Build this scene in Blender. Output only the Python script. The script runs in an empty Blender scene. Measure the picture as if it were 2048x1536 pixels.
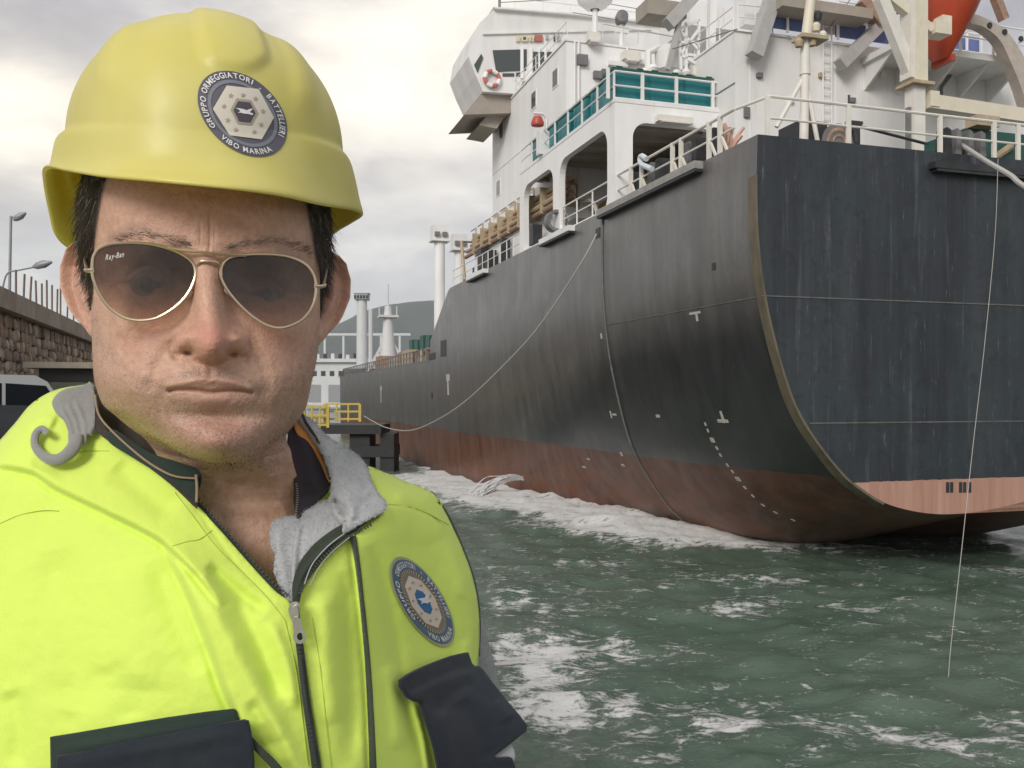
import bpy, bmesh, math, random
import numpy as np
from mathutils import Vector, Matrix, noise, geometry
from mathutils.bvhtree import BVHTree

# ------------------------------------------------------------------ camera, sky, sun, exposure
SC = bpy.context.scene
COL = SC.collection
F, CX, HY, CAMZ = 1800.0, 1024.0, 792.0, 5.5          # focal length in photo pixels, horizon row, eye height
cam_d = bpy.data.cameras.new('camera'); cam = bpy.data.objects.new('camera', cam_d); COL.objects.link(cam)
cam.location = (0, 0, CAMZ); cam.rotation_euler = (math.radians(90), 0, 0)
cam_d.sensor_width = 36; cam_d.lens = F / 2048 * 36; cam_d.shift_y = (HY - 768) / 2048
cam_d.clip_start = 0.02; cam_d.clip_end = 20000
SC.camera = cam
SUN_DIR = Vector((-0.32, -0.78, 0.48)).normalized()    # towards the sun
sun_d = bpy.data.lights.new('sun', 'SUN'); sun = bpy.data.objects.new('sun', sun_d); COL.objects.link(sun)
sun_d.energy = 1.5; sun_d.angle = math.radians(24); sun_d.color = (1.0, 0.955, 0.90)
sun.rotation_euler = SUN_DIR.to_track_quat('Z', 'Y').to_euler(); sun.location = (-20, -20, 40)
SC.view_settings.view_transform = 'Standard'
SC.view_settings.look = 'None'; SC.view_settings.gamma = 1; SC.view_settings.use_curve_mapping = False
SC.view_settings.exposure = 0.62
SC.cycles.volume_bounces = 2
wd = bpy.data.worlds.new('World'); SC.world = wd; wd.use_nodes = True
NT = wd.node_tree; NT.nodes.clear()

class NB:
    """small helper for writing node trees"""
    def __init__(s, nt): s.nt = nt
    def n(s, kind, **kw):
        nd = s.nt.nodes.new(kind)
        for k, v in kw.items():
            if k.startswith('i_'):
                key = k[2:]; key = int(key) if key.isdigit() else key.replace('_', ' ')
                s.put(nd, key, v)
            else: setattr(nd, k, v)
        return nd
    def put(s, nd, key, v):
        sock = nd.inputs[key]
        if isinstance(v, bpy.types.NodeSocket): s.nt.links.new(v, sock)
        elif isinstance(v, bpy.types.Node): s.nt.links.new(v.outputs[0], sock)
        else:
            if hasattr(sock.default_value, '__len__') and not hasattr(v, '__len__'): v = (v,) * len(sock.default_value)
            if hasattr(sock.default_value, '__len__') and len(sock.default_value) == 4 and len(v) == 3: v = tuple(v) + (1,)
            sock.default_value = v
    def math(s, op, a, b=None, c=None, clamp=False):
        nd = s.n('ShaderNodeMath', operation=op, use_clamp=clamp); s.put(nd, 0, a)
        if b is not None: s.put(nd, 1, b)
        if c is not None: s.put(nd, 2, c)
        return nd.outputs[0]
    def vmath(s, op, a, b=None):
        nd = s.n('ShaderNodeVectorMath', operation=op); s.put(nd, 0, a)
        if b is not None: s.put(nd, 1, b)
        return nd.outputs['Value'] if op == 'DOT_PRODUCT' else nd.outputs[0]
    def mix(s, f, a, b, mode='MIX'):
        nd = s.n('ShaderNodeMix', data_type='RGBA', blend_type=mode); s.put(nd, 0, f); s.put(nd, 6, a); s.put(nd, 7, b)
        return nd.outputs[2]
    def ramp(s, f, stops, interp='LINEAR'):
        nd = s.n('ShaderNodeValToRGB'); s.put(nd, 0, f); cr = nd.color_ramp; cr.interpolation = interp
        while len(cr.elements) < len(stops): cr.elements.new(0.5)
        for e, (p, c) in zip(cr.elements, stops):
            e.position = p; e.color = (c, c, c, 1) if not hasattr(c, '__len__') else (tuple(c) + (1,))[:4]
        return nd.outputs[0]
    def noise(s, vec, scale, detail=4, rough=0.55, dist=0.0, stretch=None):
        if stretch is not None:
            mp = s.n('ShaderNodeMapping'); s.put(mp, 'Vector', vec); mp.inputs['Scale'].default_value = stretch; vec = mp.outputs[0]
        nd = s.n('ShaderNodeTexNoise'); s.put(nd, 'Vector', vec); nd.inputs['Scale'].default_value = scale
        nd.inputs['Detail'].default_value = detail; nd.inputs['Roughness'].default_value = rough; nd.inputs['Distortion'].default_value = dist
        return nd.outputs[0]

b = NB(NT)
sky = b.n('ShaderNodeTexSky', sky_type='NISHITA', sun_disc=False)
sky.sun_elevation = math.asin(SUN_DIR.z); sky.sun_rotation = math.atan2(SUN_DIR.x, SUN_DIR.y)
tc = b.n('ShaderNodeTexCoord'); gen = tc.outputs['Generated']
sep = b.n('ShaderNodeSeparateXYZ'); b.put(sep, 0, gen)
den = b.math('MAXIMUM', b.math('ADD', sep.outputs['Z'], 0.32), 0.12)           # clouds flatten toward the horizon
cv = b.n('ShaderNodeCombineXYZ')
b.put(cv, 0, b.math('DIVIDE', sep.outputs['X'], den)); b.put(cv, 1, b.math('DIVIDE', sep.outputs['Y'], den)); b.put(cv, 2, b.math('MULTIPLY', sep.outputs['Z'], 2.2))
n1 = b.noise(cv, 1.9, 7, 0.52, 0.25); n2 = b.noise(cv, 5.0, 6, 0.6, 0.3)
nn = b.math('ADD', b.math('MULTIPLY', n1, 0.72), b.math('MULTIPLY', n2, 0.28))
cloud = b.ramp(nn, [(0.36, (2.7, 2.65, 2.85)), (0.46, (3.4, 3.32, 3.5)), (0.54, (4.5, 4.35, 4.4)), (0.63, (6.6, 6.35, 6.0)), (0.74, (8.4, 8.0, 7.2))])
hz = b.ramp(sep.outputs['Z'], [(0.0, 1.0), (0.10, 0.8), (0.22, 0.0)])
cloud = b.mix(b.math('MULTIPLY', hz, 0.75), cloud, (5.3, 5.42, 5.5))            # smooth pale band over the horizon
def lobe(px, py, sharp, col, prev, amt):
    d = Vector(((px - CX) / F, 1, (HY - py) / F)).normalized()
    sc = b.vmath('MULTIPLY', gen, (1, 1, 1.9)); sc = b.vmath('NORMALIZE', sc)
    d2 = Vector((d.x, d.y, d.z * 1.9)).normalized()
    dp = b.vmath('DOT_PRODUCT', sc, tuple(d2))
    m = b.math('POWER', b.math('MAXIMUM', dp, 0.0), sharp)
    m = b.math('MULTIPLY', m, b.ramp(nn, [(0.38, 0.35), (0.60, 1.0)]))
    return b.mix(b.math('MULTIPLY', m, amt), prev, col)
cloud = lobe(790, 200, 110, (11.5, 10.4, 8.4), cloud, 0.98)
cloud = lobe(30, 240, 150, (11.0, 9.9, 8.0), cloud, 0.98)
cloud = lobe(850, 290, 90, (7.0, 6.7, 6.3), cloud, 0.6)
mixed = b.mix(0.95, sky.outputs[0], cloud)
bg = b.n('ShaderNodeBackground', i_Strength=0.1); b.put(bg, 'Color', mixed)
wo = b.n('ShaderNodeOutputWorld'); b.put(wo, 'Surface', bg)

# ------------------------------------------------------------------ helpers
rnd = random.Random(7)
def W(px, py, Y):
    """point seen at photo pixel (px, py) at distance Y"""
    return Vector(((px - CX) / F * Y, Y, CAMZ + (HY - py) / F * Y))

def material(name, col, rough=0.5, metal=0.0, spec=0.5, var=0.0, vscale=3.0, stretch=None, bump=0.0, bscale=40.0, col2=None, coat=0.0, sheen=0.0):
    m = bpy.data.materials.new(name); m.use_nodes = True; nb = NB(m.node_tree); bs = m.node_tree.nodes['Principled BSDF']
    bs.inputs['Roughness'].default_value = rough; bs.inputs['Metallic'].default_value = metal
    bs.inputs['Specular IOR Level'].default_value = spec; bs.inputs['Coat Weight'].default_value = coat
    bs.inputs['Sheen Weight'].default_value = sheen
    t = nb.n('ShaderNodeTexCoord').outputs['Object']
    if var or col2:
        n = nb.noise(t, vscale, 5, 0.6, 0, stretch)
        c2 = col2 if col2 else tuple(c * (1 - var) for c in col)
        f = nb.ramp(n, [(0.32, 0.0), (0.68, 1.0)])
        nb.put(bs, 'Base Color', nb.mix(f, c2 + (1,), tuple(col) + (1,)))
    else: bs.inputs['Base Color'].default_value = tuple(col) + (1,)
    if bump:
        bn = nb.n('ShaderNodeBump', i_Strength=bump); bn.inputs['Distance'].default_value = 0.01
        nb.put(bn, 'Height', nb.noise(t, bscale, 4, 0.6)); nb.put(bs, 'Normal', bn)
    m['nb'] = 1
    return m

class MB:
    """collects shapes and links them as ONE mesh object"""
    def __init__(s): s.v = []; s.f = []; s.mi = []
    def add(s, vs, fs, mi=0):
        o = len(s.v); s.v += [tuple(v) for v in vs]; s.f += [tuple(i + o for i in f) for f in fs]; s.mi += [mi] * len(fs); return s
    def box(s, x0, x1, y0, y1, z0, z1, mi=0):
        return s.add([(x, y, z) for z in (z0, z1) for x, y in ((x0, y0), (x1, y0), (x1, y1), (x0, y1))],
                     [(3, 2, 1, 0), (4, 5, 6, 7), (0, 1, 5, 4), (1, 2, 6, 5), (2, 3, 7, 6), (3, 0, 4, 7)], mi)
    def bar(s, a, c, w, h=None, mi=0, up=(0, 0, 1)):
        a = Vector(a); c = Vector(c); h = h or w; d = (c - a).normalized(); up = Vector(up)
        if abs(d.dot(up)) > 0.95: up = Vector((0, 1, 0))
        x = d.cross(up).normalized() * w / 2; y = x.cross(d).normalized() * h / 2
        vs = [p + q for p in (a, c) for q in (-x - y, x - y, x + y, -x + y)]
        return s.add(vs, [(3, 2, 1, 0), (4, 5, 6, 7), (0, 1, 5, 4), (1, 2, 6, 5), (2, 3, 7, 6), (3, 0, 4, 7)], mi)
    def tube(s, pts, r, n=8, mi=0, caps=True):
        pts = [Vector(p) for p in pts]; rs = r if hasattr(r, '__len__') else [r] * len(pts)
        o = len(s.v); up = Vector((0, 0, 1)); prev = None
        for i, p in enumerate(pts):
            d = (pts[min(i + 1, len(pts) - 1)] - pts[max(i - 1, 0)]).normalized()
            if prev is None:
                x = d.cross(up if abs(d.z) < 0.9 else Vector((1, 0, 0))).normalized()
            else:
                x = (prev - d * prev.dot(d)).normalized()
            prev = x; y = d.cross(x)
            for k in range(n):
                a = 2 * math.pi * k / n; s.v.append(tuple(p + (x * math.cos(a) + y * math.sin(a)) * rs[i]))
        for i in range(len(pts) - 1):
            for k in range(n):
                a = o + i * n + k; c = o + i * n + (k + 1) % n
                s.f.append((a, c, c + n, a + n)); s.mi.append(mi)
        if caps:
            s.f.append(tuple(o + k for k in range(n))[::-1]); s.f.append(tuple(o + (len(pts) - 1) * n + k for k in range(n))); s.mi += [mi, mi]
        return s
    def prism(s, poly, axis, a, c, mi=0, holes=()):
        """extrude a 2D polygon (with holes) along 'x','y' or 'z' from a to c"""
        loops = [list(poly)] + [list(h) for h in holes]
        flat = [p for l in loops for p in l]
        tris = geometry.tessellate_polygon([[Vector((p[0], p[1], 0)) for p in l] for l in loops])
        def P(p, t): return (t, p[0], p[1]) if axis == 'x' else ((p[0], t, p[1]) if axis == 'y' else (p[0], p[1], t))
        o = len(s.v); n = len(flat); s.v += [P(p, a) for p in flat] + [P(p, c) for p in flat]
        for t in tris:
            s.f.append(tuple(o + i for i in t)); s.f.append(tuple(o + n + i for i in reversed(t))); s.mi += [mi, mi]
        k = 0
        for l in loops:
            m = len(l)
            for i in range(m):
                x, y = o + k + i, o + k + (i + 1) % m
                s.f.append((x, y, y + n, x + n)); s.mi.append(mi)
            k += m
        return s
    def lathe(s, prof, base, axis=(0, 0, 1), n=24, mi=0):
        ax = Vector(axis).normalized(); x = ax.orthogonal().normalized(); y = ax.cross(x); base = Vector(base); o = len(s.v)
        for r, h in prof:
            for k in range(n):
                a = 2 * math.pi * k / n; s.v.append(tuple(base + ax * h + (x * math.cos(a) + y * math.sin(a)) * r))
        for i in range(len(prof) - 1):
            for k in range(n):
                a = o + i * n + k; c = o + i * n + (k + 1) % n; s.f.append((a, c, c + n, a + n)); s.mi.append(mi)
        return s
    def build(s, name, mats, parent=None, smooth=False, kind=None):
        me = bpy.data.meshes.new(name); me.from_pydata(s.v, [], s.f)
        for m in (mats if isinstance(mats, (list, tuple)) else [mats]): me.materials.append(m)
        me.polygons.foreach_set('material_index', s.mi)
        bm = bmesh.new(); bm.from_mesh(me); bmesh.ops.recalc_face_normals(bm, faces=bm.faces); bm.to_mesh(me); bm.free()
        if smooth:
            me.polygons.foreach_set('use_smooth', [True] * len(me.polygons))
            me.set_sharp_from_angle(angle=math.radians(smooth if smooth is not True else 40))
        me.update()
        o = bpy.data.objects.new(name, me); COL.objects.link(o)
        if parent: o.parent = parent
        if kind: o['kind'] = kind
        return o

def tag(o, label=None, cat=None, group=None, kind=None):
    if label: o['label'] = label
    if cat: o['category'] = cat
    if group: o['group'] = group
    if kind: o['kind'] = kind
    return o
def empty(name, loc=(0, 0, 0), rz=0.0, **kw):
    o = bpy.data.objects.new(name, None); COL.objects.link(o); o.location = loc; o.rotation_euler = (0, 0, rz); o.empty_display_size = 0.2
    return tag(o, **kw)
def copy_tree(o, parent=None):
    c = o.copy(); COL.objects.link(c); c.parent = parent
    for ch in [x for x in bpy.data.objects if x.parent == o]: copy_tree(ch, c)
    return c
def rrect(x0, x1, y0, y1, r, n=6):
    """rounded rectangle; r is one radius or four (bl, br, tr, tl)"""
    rs = r if hasattr(r, '__len__') else (r,) * 4; out = []
    for (cx, cy, a0), q in zip(((x0, y0, 180), (x1, y0, 270), (x1, y1, 0), (x0, y1, 90)), rs):
        mx = cx + q if cx == x0 else cx - q; my = cy + q if cy == y0 else cy - q
        for k in range(n + 1):
            a = math.radians(a0 + 90 * k / n); out.append((mx + q * math.cos(a), my + q * math.sin(a)))
    return out
def smooth_pts(pts, n=6, closed=False):
    """Catmull-Rom through the points"""
    P = [np.array(p, float) for p in pts]; out = []; m = len(P)
    rng = range(m if closed else m - 1)
    for i in rng:
        p0 = P[(i - 1) % m] if closed or i > 0 else P[0]; p1 = P[i]; p2 = P[(i + 1) % m]; p3 = P[(i + 2) % m] if closed or i + 2 < m else P[-1]
        for k in range(n):
            t = k / n; out.append(0.5 * ((2 * p1) + (-p0 + p2) * t + (2 * p0 - 5 * p1 + 4 * p2 - p3) * t * t + (-p0 + 3 * p1 - 3 * p2 + p3) * t ** 3))
    if not closed: out.append(P[-1])
    return [tuple(p) for p in out]
def sstep(x, a, c):
    t = np.clip((np.asarray(x, float) - a) / (c - a), 0, 1); return t * t * (3 - 2 * t)

# ship frame: x = u (from the port side to starboard), y = s (forward), z up
TH = math.atan(557 / 1800); CT, ST = math.cos(TH), math.sin(TH); P0 = (6.9, 25.27)
def on_u(px, py, u):
    """where the sight line of a photo pixel meets the fore-and-aft plane u of the ship"""
    k = (px - CX) / F; s = (P0[0] + CT * u - k * (P0[1] + ST * u)) / (k * CT + ST)
    return (u, s, CAMZ + (HY - py) / F * (P0[1] + CT * s + ST * u))
def on_s(px, py, s):
    k = (px - CX) / F; u = (k * (P0[1] + CT * s) - (P0[0] - ST * s)) / (CT - k * ST)
    return (u, s, CAMZ + (HY - py) / F * (P0[1] + CT * s + ST * u))
def ship_to_world(u, s, z): return Vector((P0[0] - ST * s + CT * u, P0[1] + CT * s + ST * u, z))
# ------------------------------------------------------------------ hills, water, quay
def attr_color(me, name, vals):
    a = me.attributes.new(name, 'FLOAT', 'POINT'); a.data.foreach_set('value', np.asarray(vals, np.float32))

hill_m = material('hill_scrub', (0.045, 0.068, 0.066), 0.9, var=0.5, vscale=0.004, spec=0.1)
hb = MB()
xs = np.linspace(-2600, 400, 150)
rows = 26
prof = lambda x: np.interp(x, [-2600, -1900, -1500, -1100, -900, -724, -640, -560, -450, -350, -200, 0, 400],
                              [120, 180, 220, 240, 270, 325, 368, 395, 412, 420, 428, 415, 300])
for j in range(rows):
    t = j / (rows - 1)
    for x in xs:
        h = prof(x) * (1 - (1 - t) ** 1.6) + (1 - abs(2 * t - 1)) * 22 * noise.noise(Vector((x * 0.008, t * 6, 0.3))) + 6 * noise.noise(Vector((x * .03, t * 15, 2)))
        hb.v.append((x, 3000 + 900 * t, max(h, 0) - 1))
nx = len(xs)
for j in range(rows - 1):
    for i in range(nx - 1): hb.f.append((j * nx + i, j * nx + i + 1, (j + 1) * nx + i + 1, (j + 1) * nx + i)); hb.mi.append(0)
hb.build('hills', hill_m, smooth=60, kind='structure')

# water sheet: fine near the camera, coarse towards the horizon
wave_rng = np.random.RandomState(3)
def water_height(X, Y, cell):
    Z = np.zeros_like(X)
    for k in range(70):
        L = 0.35 * (16 ** (k / 69.0)); a = math.radians(wave_rng.normal(8, 38)); ph = wave_rng.uniform(0, 6.28)
        kk = 2 * math.pi / L; A = 0.0060 * L ** 0.85 * (1.25 if L < 3 else 0.9)
        w = np.clip((L / cell - 2.2) / 3, 0, 1)
        arg = kk * (X * math.sin(a) + Y * math.cos(a)) + ph + 0.8 * np.sin(X * 0.31 + k) + 0.7 * np.sin(Y * 0.23 + k * 2)
        Z += A * w * (1 - 2 * np.abs(np.sin(arg / 2)) ** 1.3) * (0.75 + 0.5 * np.sin(X * 0.12 + Y * 0.19 + k))
    return Z
def vnoise(X, Y, seed, octaves=4, gain=0.55):
    """value noise on arrays"""
    r = np.random.RandomState(seed); T = r.rand(256, 256); out = 0; amp = 1; tot = 0
    for o in range(octaves):
        f = 2 ** o; x = X * f + 17.3 * o; y = Y * f + 5.1 * o
        xi = np.floor(x).astype(int); yi = np.floor(y).astype(int); fx = x - xi; fy = y - yi
        fx = fx * fx * (3 - 2 * fx); fy = fy * fy * (3 - 2 * fy)
        a = T[xi & 255, yi & 255]; c = T[(xi + 1) & 255, yi & 255]; d = T[xi & 255, (yi + 1) & 255]; e = T[(xi + 1) & 255, (yi + 1) & 255]
        out = out + amp * ((a * (1 - fx) + c * fx) * (1 - fy) + (d * (1 - fx) + e * fx) * fy); tot += amp; amp *= gain
    return out / tot
def hull_wl(s):
    """how far in from the port side the hull meets the water"""
    return np.interp(s, [2, 5.5, 6.5, 7.3, 11, 17, 23, 33, 60, 105, 132], [12, 8.5, 7.0, 5.4, 4.25, 3.5, 1.95, .6, -.1, 0, 10])
ny, nxw = 760, 900
yy = 3.2 * (900.0 / 3.2) ** (np.linspace(0, 1, ny) ** 0.92); tt = np.linspace(-0.72, 1.25, nxw)
YY = np.repeat(yy[:, None], nxw, 1); XX = YY * tt[None, :]
cell = np.maximum(np.gradient(yy)[:, None], YY * (tt[1] - tt[0]))
ZZ = water_height(XX, YY, cell)
dx, dy = XX - P0[0], YY - P0[1]
SS = -dx * ST + dy * CT; UU = dx * CT + dy * ST
dist = hull_wl(SS) - UU                                     # metres out from the hull at the waterline
# foam: wash thrown along the hull, then drifting streaks
alongn = vnoise(SS * 0.35, UU * 0.35, 5)
wash = sstep(dist, -0.8, 0.2) * (1 - sstep(dist, 1.8, 7.0 + 5 * (alongn - .5))) * sstep(SS, 3.5, 9.5) * (1 - sstep(SS, 34, 46))
wedge = sstep(dist, -0.8, 0.1) * (1 - sstep(dist, 0.5, 1.6)) * (1 - sstep(SS, 34, 60)) * sstep(SS, 4, 8)
lace = 1 - np.abs(2 * vnoise(XX * 0.75, YY * 0.60, 11, 5, 0.62) - 1)
big = vnoise(XX * 0.13 + 3, YY * 0.115, 21, 3)
def spot(px, py, rx, ry, amt):
    Yc = CAMZ * F / (py - HY); Xc = (px - CX) / F * Yc
    Yw = abs(CAMZ * F / (py + ry - HY) - CAMZ * F / (py - ry - HY)) / 2; Xw = rx / F * Yc
    return amt * np.exp(-(((XX - Xc) / Xw) ** 2 + ((YY - Yc) / Yw) ** 2))
patches = 0.72 * sum(spot(*p) for p in [(1060, 1330, 110, 75, 1.15), (1180, 1290, 170, 26, .55), (1010, 1180, 60, 60, .45), (1500, 1215, 130, 16, 0.8), (1690, 1207, 70, 9, .55),
    (1580, 1157, 110, 9, .75), (1390, 1155, 60, 8, .5), (1330, 1400, 200, 26, 0.75), (1480, 1440, 140, 28, .85), (1750, 1440, 100, 20, .75), (1900, 1480, 150, 28, .55),
    (1290, 1490, 190, 30, .4), (1560, 1500, 60, 24, .3), (2010, 1135, 80, 7, .5), (1240, 1120, 120, 8, .4), (2030, 1440, 60, 26, .6), (1150, 1420, 120, 30, .6), (1400, 1320, 90, 18, .35), (1100, 1210, 110, 16, .35)])
foam = 1.45 * wash + 1.0 * wedge + patches + 0.20 * (big - 0.38)
foam = np.clip(foam, 0, 1.3)
edge = 0.78 + 0.25 * (vnoise(XX * 3.1, YY * 2.3, 31, 4, 0.6) - 0.5)
FO = np.clip(foam * 0.95 + (lace - edge) * 1.05 + (vnoise(XX * 2.0, YY * 1.6, 77, 4, .65) - .5) * 0.8 * np.clip(foam * 2, 0, 1), 0, 1)
ZZ = ZZ + 0.42 * wash * (0.35 + vnoise(SS * 0.8, UU * 0.9, 41, 5, 0.6)) * (1 - sstep(SS, 22, 34) * .6) + 0.05 * np.clip(FO, 0, 1) * vnoise(XX * 5, YY * 5, 8, 3)
# the discharge jet that spouts out of the hull side
me = bpy.data.meshes.new('water')
V = np.stack([XX, YY, ZZ], -1).reshape(-1, 3)
idx = np.arange(ny * nxw).reshape(ny, nxw)
Q = np.stack([idx[:-1, :-1], idx[:-1, 1:], idx[1:, 1:], idx[1:, :-1]], -1).reshape(-1, 4)
me.vertices.add(len(V)); me.vertices.foreach_set('co', V.ravel().astype(np.float32))
me.loops.add(Q.size); me.loops.foreach_set('vertex_index', Q.ravel()); me.polygons.add(len(Q))
me.polygons.foreach_set('loop_start', np.arange(0, Q.size, 4)); me.polygons.foreach_set('use_smooth', np.ones(len(Q), bool)); me.update()
attr_color(me, 'foam', FO.ravel())
wat = bpy.data.objects.new('water', me); COL.objects.link(wat); wat['kind'] = 'structure'
wm = bpy.data.materials.new('sea_water'); wm.use_nodes = True; nb = NB(wm.node_tree); bs = wm.node_tree.nodes['Principled BSDF']
t = nb.n('ShaderNodeTexCoord').outputs['Object']
at = nb.n('ShaderNodeAttribute', attribute_name='foam').outputs['Fac']
fine = nb.noise(t, 2.6, 8, 0.70, 0.9, (0.7, 1.5, 1))
f2 = nb.noise(t, 13.0, 4, 0.6, 0.4)
m = nb.math('ADD', at, nb.math('MULTIPLY', nb.math('SUBTRACT', fine, 0.5), 2.8)); m = nb.math('ADD', m, nb.math('MULTIPLY', nb.math('SUBTRACT', f2, 0.5), 0.9))
fm = nb.ramp(m, [(0.34, 0.0), (0.46, 0.22), (0.58, 0.62), (0.78, 1.0)])
gcol = nb.mix(nb.noise(t, 0.22, 4, 0.6), (0.050, 0.090, 0.062, 1), (0.140, 0.190, 0.145, 1))
nb.put(bs, 'Base Color', nb.mix(fm, gcol, (0.68, 0.68, 0.66, 1)))
nb.put(bs, 'Roughness', nb.math('ADD', nb.math('MULTIPLY', fm, 0.55), 0.12)); bs.inputs['IOR'].default_value = 1.33
nb.put(bs, 'Specular IOR Level', nb.math('SUBTRACT', 0.5, nb.math('MULTIPLY', fm, 0.3)))
bn = nb.n('ShaderNodeBump', i_Strength=0.75); bn.inputs['Distance'].default_value = 0.05
hgt = nb.math('ADD', nb.noise(t, 5.5, 6, 0.62, 0.8, (1, 1.4, 1)), nb.math('MULTIPLY', fm, 0.6)); nb.put(bn, 'Height', hgt); nb.put(bs, 'Normal', bn)
me.materials.append(wm)

# wide calm sea sheet around and beyond the wave patch, a little lower
sea = MB(); R = 9000
ring = [(-R, -R), (R, -R), (R, R), (-R, R)]
sea.add([(x, y, -0.75) for x, y in ring], [(0, 1, 2, 3)])
so = sea.build('sea', wm, kind='structure'); attr_color(so.data, 'foam', [0.0] * 4)

# quay: edge runs parallel to the ship, just right of the camera
TQ = ST / CT
def qx(y, off): return -TQ * y + off
conc = material('quay_concrete', (0.30, 0.28, 0.25), 0.85, var=0.35, vscale=1.3, bump=0.3, bscale=18)
qb = MB(); y0, y1 = -40, 420
qb.prism([(qx(y0, -300), y0), (qx(y0, 0.8), y0), (qx(y1, 0.8), y1), (qx(y1, -300), y1)], 'z', -3.0, 3.9)
qb.build('quay', conc, kind='structure')

# stone harbour wall behind the quay, with a concrete coping
tan = math.tan(TH)
wall = empty('harbour_wall', (qx(0, -10.2), 0, 3.9), TH, label='rough stone harbour wall with an overhanging concrete coping, behind the man at left', cat='wall')
mortar = material('wall_mortar', (0.30, 0.245, 0.185), 0.95, var=0.4, vscale=2, bump=0.5)
cop = material('coping_concrete', (0.36, 0.30, 0.24), 0.9, var=0.35, vscale=0.9, bump=0.3)
MB().box(-3.0, 0, 12, 230, 0, 5.3).build('core', mortar, wall)
for i in range(26):
    a = 12 + i * 4.2
    MB().box(-3.2, 0.55, a, a + 4.16, 5.3, 6.15).build('coping_slab', cop, wall)
MB().box(-3.2, 0.55, 12 + 26 * 4.2, 230, 5.3, 6.15).build('coping_slab', cop, wall)
stone_ms = [material('rubble_stone', c, 0.9, var=0.45, vscale=2.2, bump=0.6, bscale=9) for c in
            [(0.40, 0.31, 0.23), (0.27, 0.21, 0.165), (0.50, 0.42, 0.33), (0.33, 0.235, 0.17)]]
protos = []
for k in range(8):
    bm = bmesh.new(); bmesh.ops.create_cube(bm, size=1); bmesh.ops.bevel(bm, geom=bm.edges[:], offset=0.18, segments=1, affect='EDGES')
    for v in bm.verts: v.co += Vector([rnd.uniform(-.07, .07) for _ in range(3)])
    sm = bpy.data.meshes.new('stone'); bm.to_mesh(sm); bm.free(); sm.materials.append(stone_ms[k % 4]); protos.append(sm)
cnt = 0; rest = MB(); zrow = 1.0
while zrow < 5.2:
    hrow = rnd.uniform(0.42, 0.62); a = 13 + rnd.uniform(0, .5)
    while a < 96:
        w = rnd.uniform(0.35, 1.15); sc = (rnd.uniform(.12, .42), w - rnd.uniform(.02, .14), hrow * rnd.uniform(.78, 1.12)); pos = (0.05, a + w / 2, min(zrow + hrow / 2 + rnd.uniform(-.07, .07), 4.95))
        if 29 < a < 62 and zrow > 1.4 and cnt < 300:
            o = bpy.data.objects.new('stone', rnd.choice(protos)); COL.objects.link(o); o.parent = wall; o.location = pos; o.scale = sc
            o.rotation_euler = (rnd.uniform(-.3, .3), rnd.uniform(-.06, .06), rnd.uniform(-.08, .08)); cnt += 1
        else:
            rest.box(-.1, sc[0] * .6, a + .02, a + w - .03, zrow + .02, zrow + hrow - .03, rnd.randrange(4))
        a += w
    zrow += hrow
rest.build('stones', stone_ms, wall, kind='stuff')

steel_rust = material('rusty_steel', (0.22, 0.15, 0.11), 0.7, var=0.4, vscale=4)
grey_metal = material('galvanised_metal', (0.30, 0.31, 0.32), 0.5, metal=0.3, var=0.2)
spots_p = [(32, 540, 596), (47, 548, 604), (60, 553, 610), (73, 561, 618), (84, 567, 624), (94, 560, 630), (104, 570, 636), (114, 578, 642), (121, 573, 646), (134, 600, 655), (147, 596, 660)]
for i, (px, t0, t1) in enumerate(spots_p):
    k = (px - CX) / F; Y = -10.5 / (k + TQ) if k + TQ < 0 else 60
    p = Vector((k * Y, Y, CAMZ + (HY - t1) / F * Y)); top = CAMZ + (HY - t0) / F * Y
    base = 3.9 + 6.15
    lean = rnd.uniform(-.08, .08)
    o = MB().tube([(0, 0, 0), (lean * .4, 0, (top - base) * .5), (lean, 0, top - base)], 0.05, 6).tube([(0, 0, 0), (0, 0, .12)], 0.09, 6).build('steel_post', steel_rust, smooth=True); o.location = (p.x, p.y, base)
    tag(o, ['tallest rusty post on the harbour wall, nearest the left edge', 'second rusty post from the left edge on the coping', 'third rusty post from the left on the harbour wall',
            'fourth thin rusty post from the left along the coping', 'fifth thin rusty post from the left along the coping', 'sixth post from the left on the coping, one of a taller cluster',
            'seventh rusty post from the left on the wall top', 'eighth rusty post from the left on the wall top', 'ninth post from the left, close beside the ear of the man',
            'short rusty post just left of the ear of the man', 'last rusty post on the wall, half hidden by the ear'][i], 'post', 'rusty steel posts standing on the harbour wall')

def street_lamp(px_base, top, arm, head, Y, label):
    """top / arm / head as photo pixels on the pole's own plane"""
    foot = W(px_base, HY, Y); foot.z = 3.9
    e = empty('street_lamp', foot, label=label, cat='street lamp', group='street lamps behind the harbour wall')
    L = lambda p: W(p[0], p[1], Y) - foot
    MB().tube([(0, 0, 0), (0, 0, .5)], .16, 10).tube([(0, 0, 0.5), L(top)], [.11, .07], 10).build('pole', grey_metal, e, smooth=True)
    MB().tube(smooth_pts([L(p) for p in arm], 5), .045, 8).build('arm', grey_metal, e, smooth=True)
    a, c = L(head[0]), L(head[1]); d = (c - a)
    hd = MB().tube([a, a + d * .2, a + d * .6, c], [.07, .17, .2, .06], 10); hd.build('lamp_head', grey_metal, e, smooth=True)
    return e
street_lamp(14, (22, 432), [(22, 440), (25, 434), (30, 436)], [(27, 440), (52, 426)], 52, 'tall grey street lamp with a short tilted head at the left edge')
street_lamp(2, (4, 585), [(4, 585), (14, 548), (40, 540), (70, 534)], [(66, 534), (104, 524)], 46, 'street lamp with a long curved arm reaching right above the wall')
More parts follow.
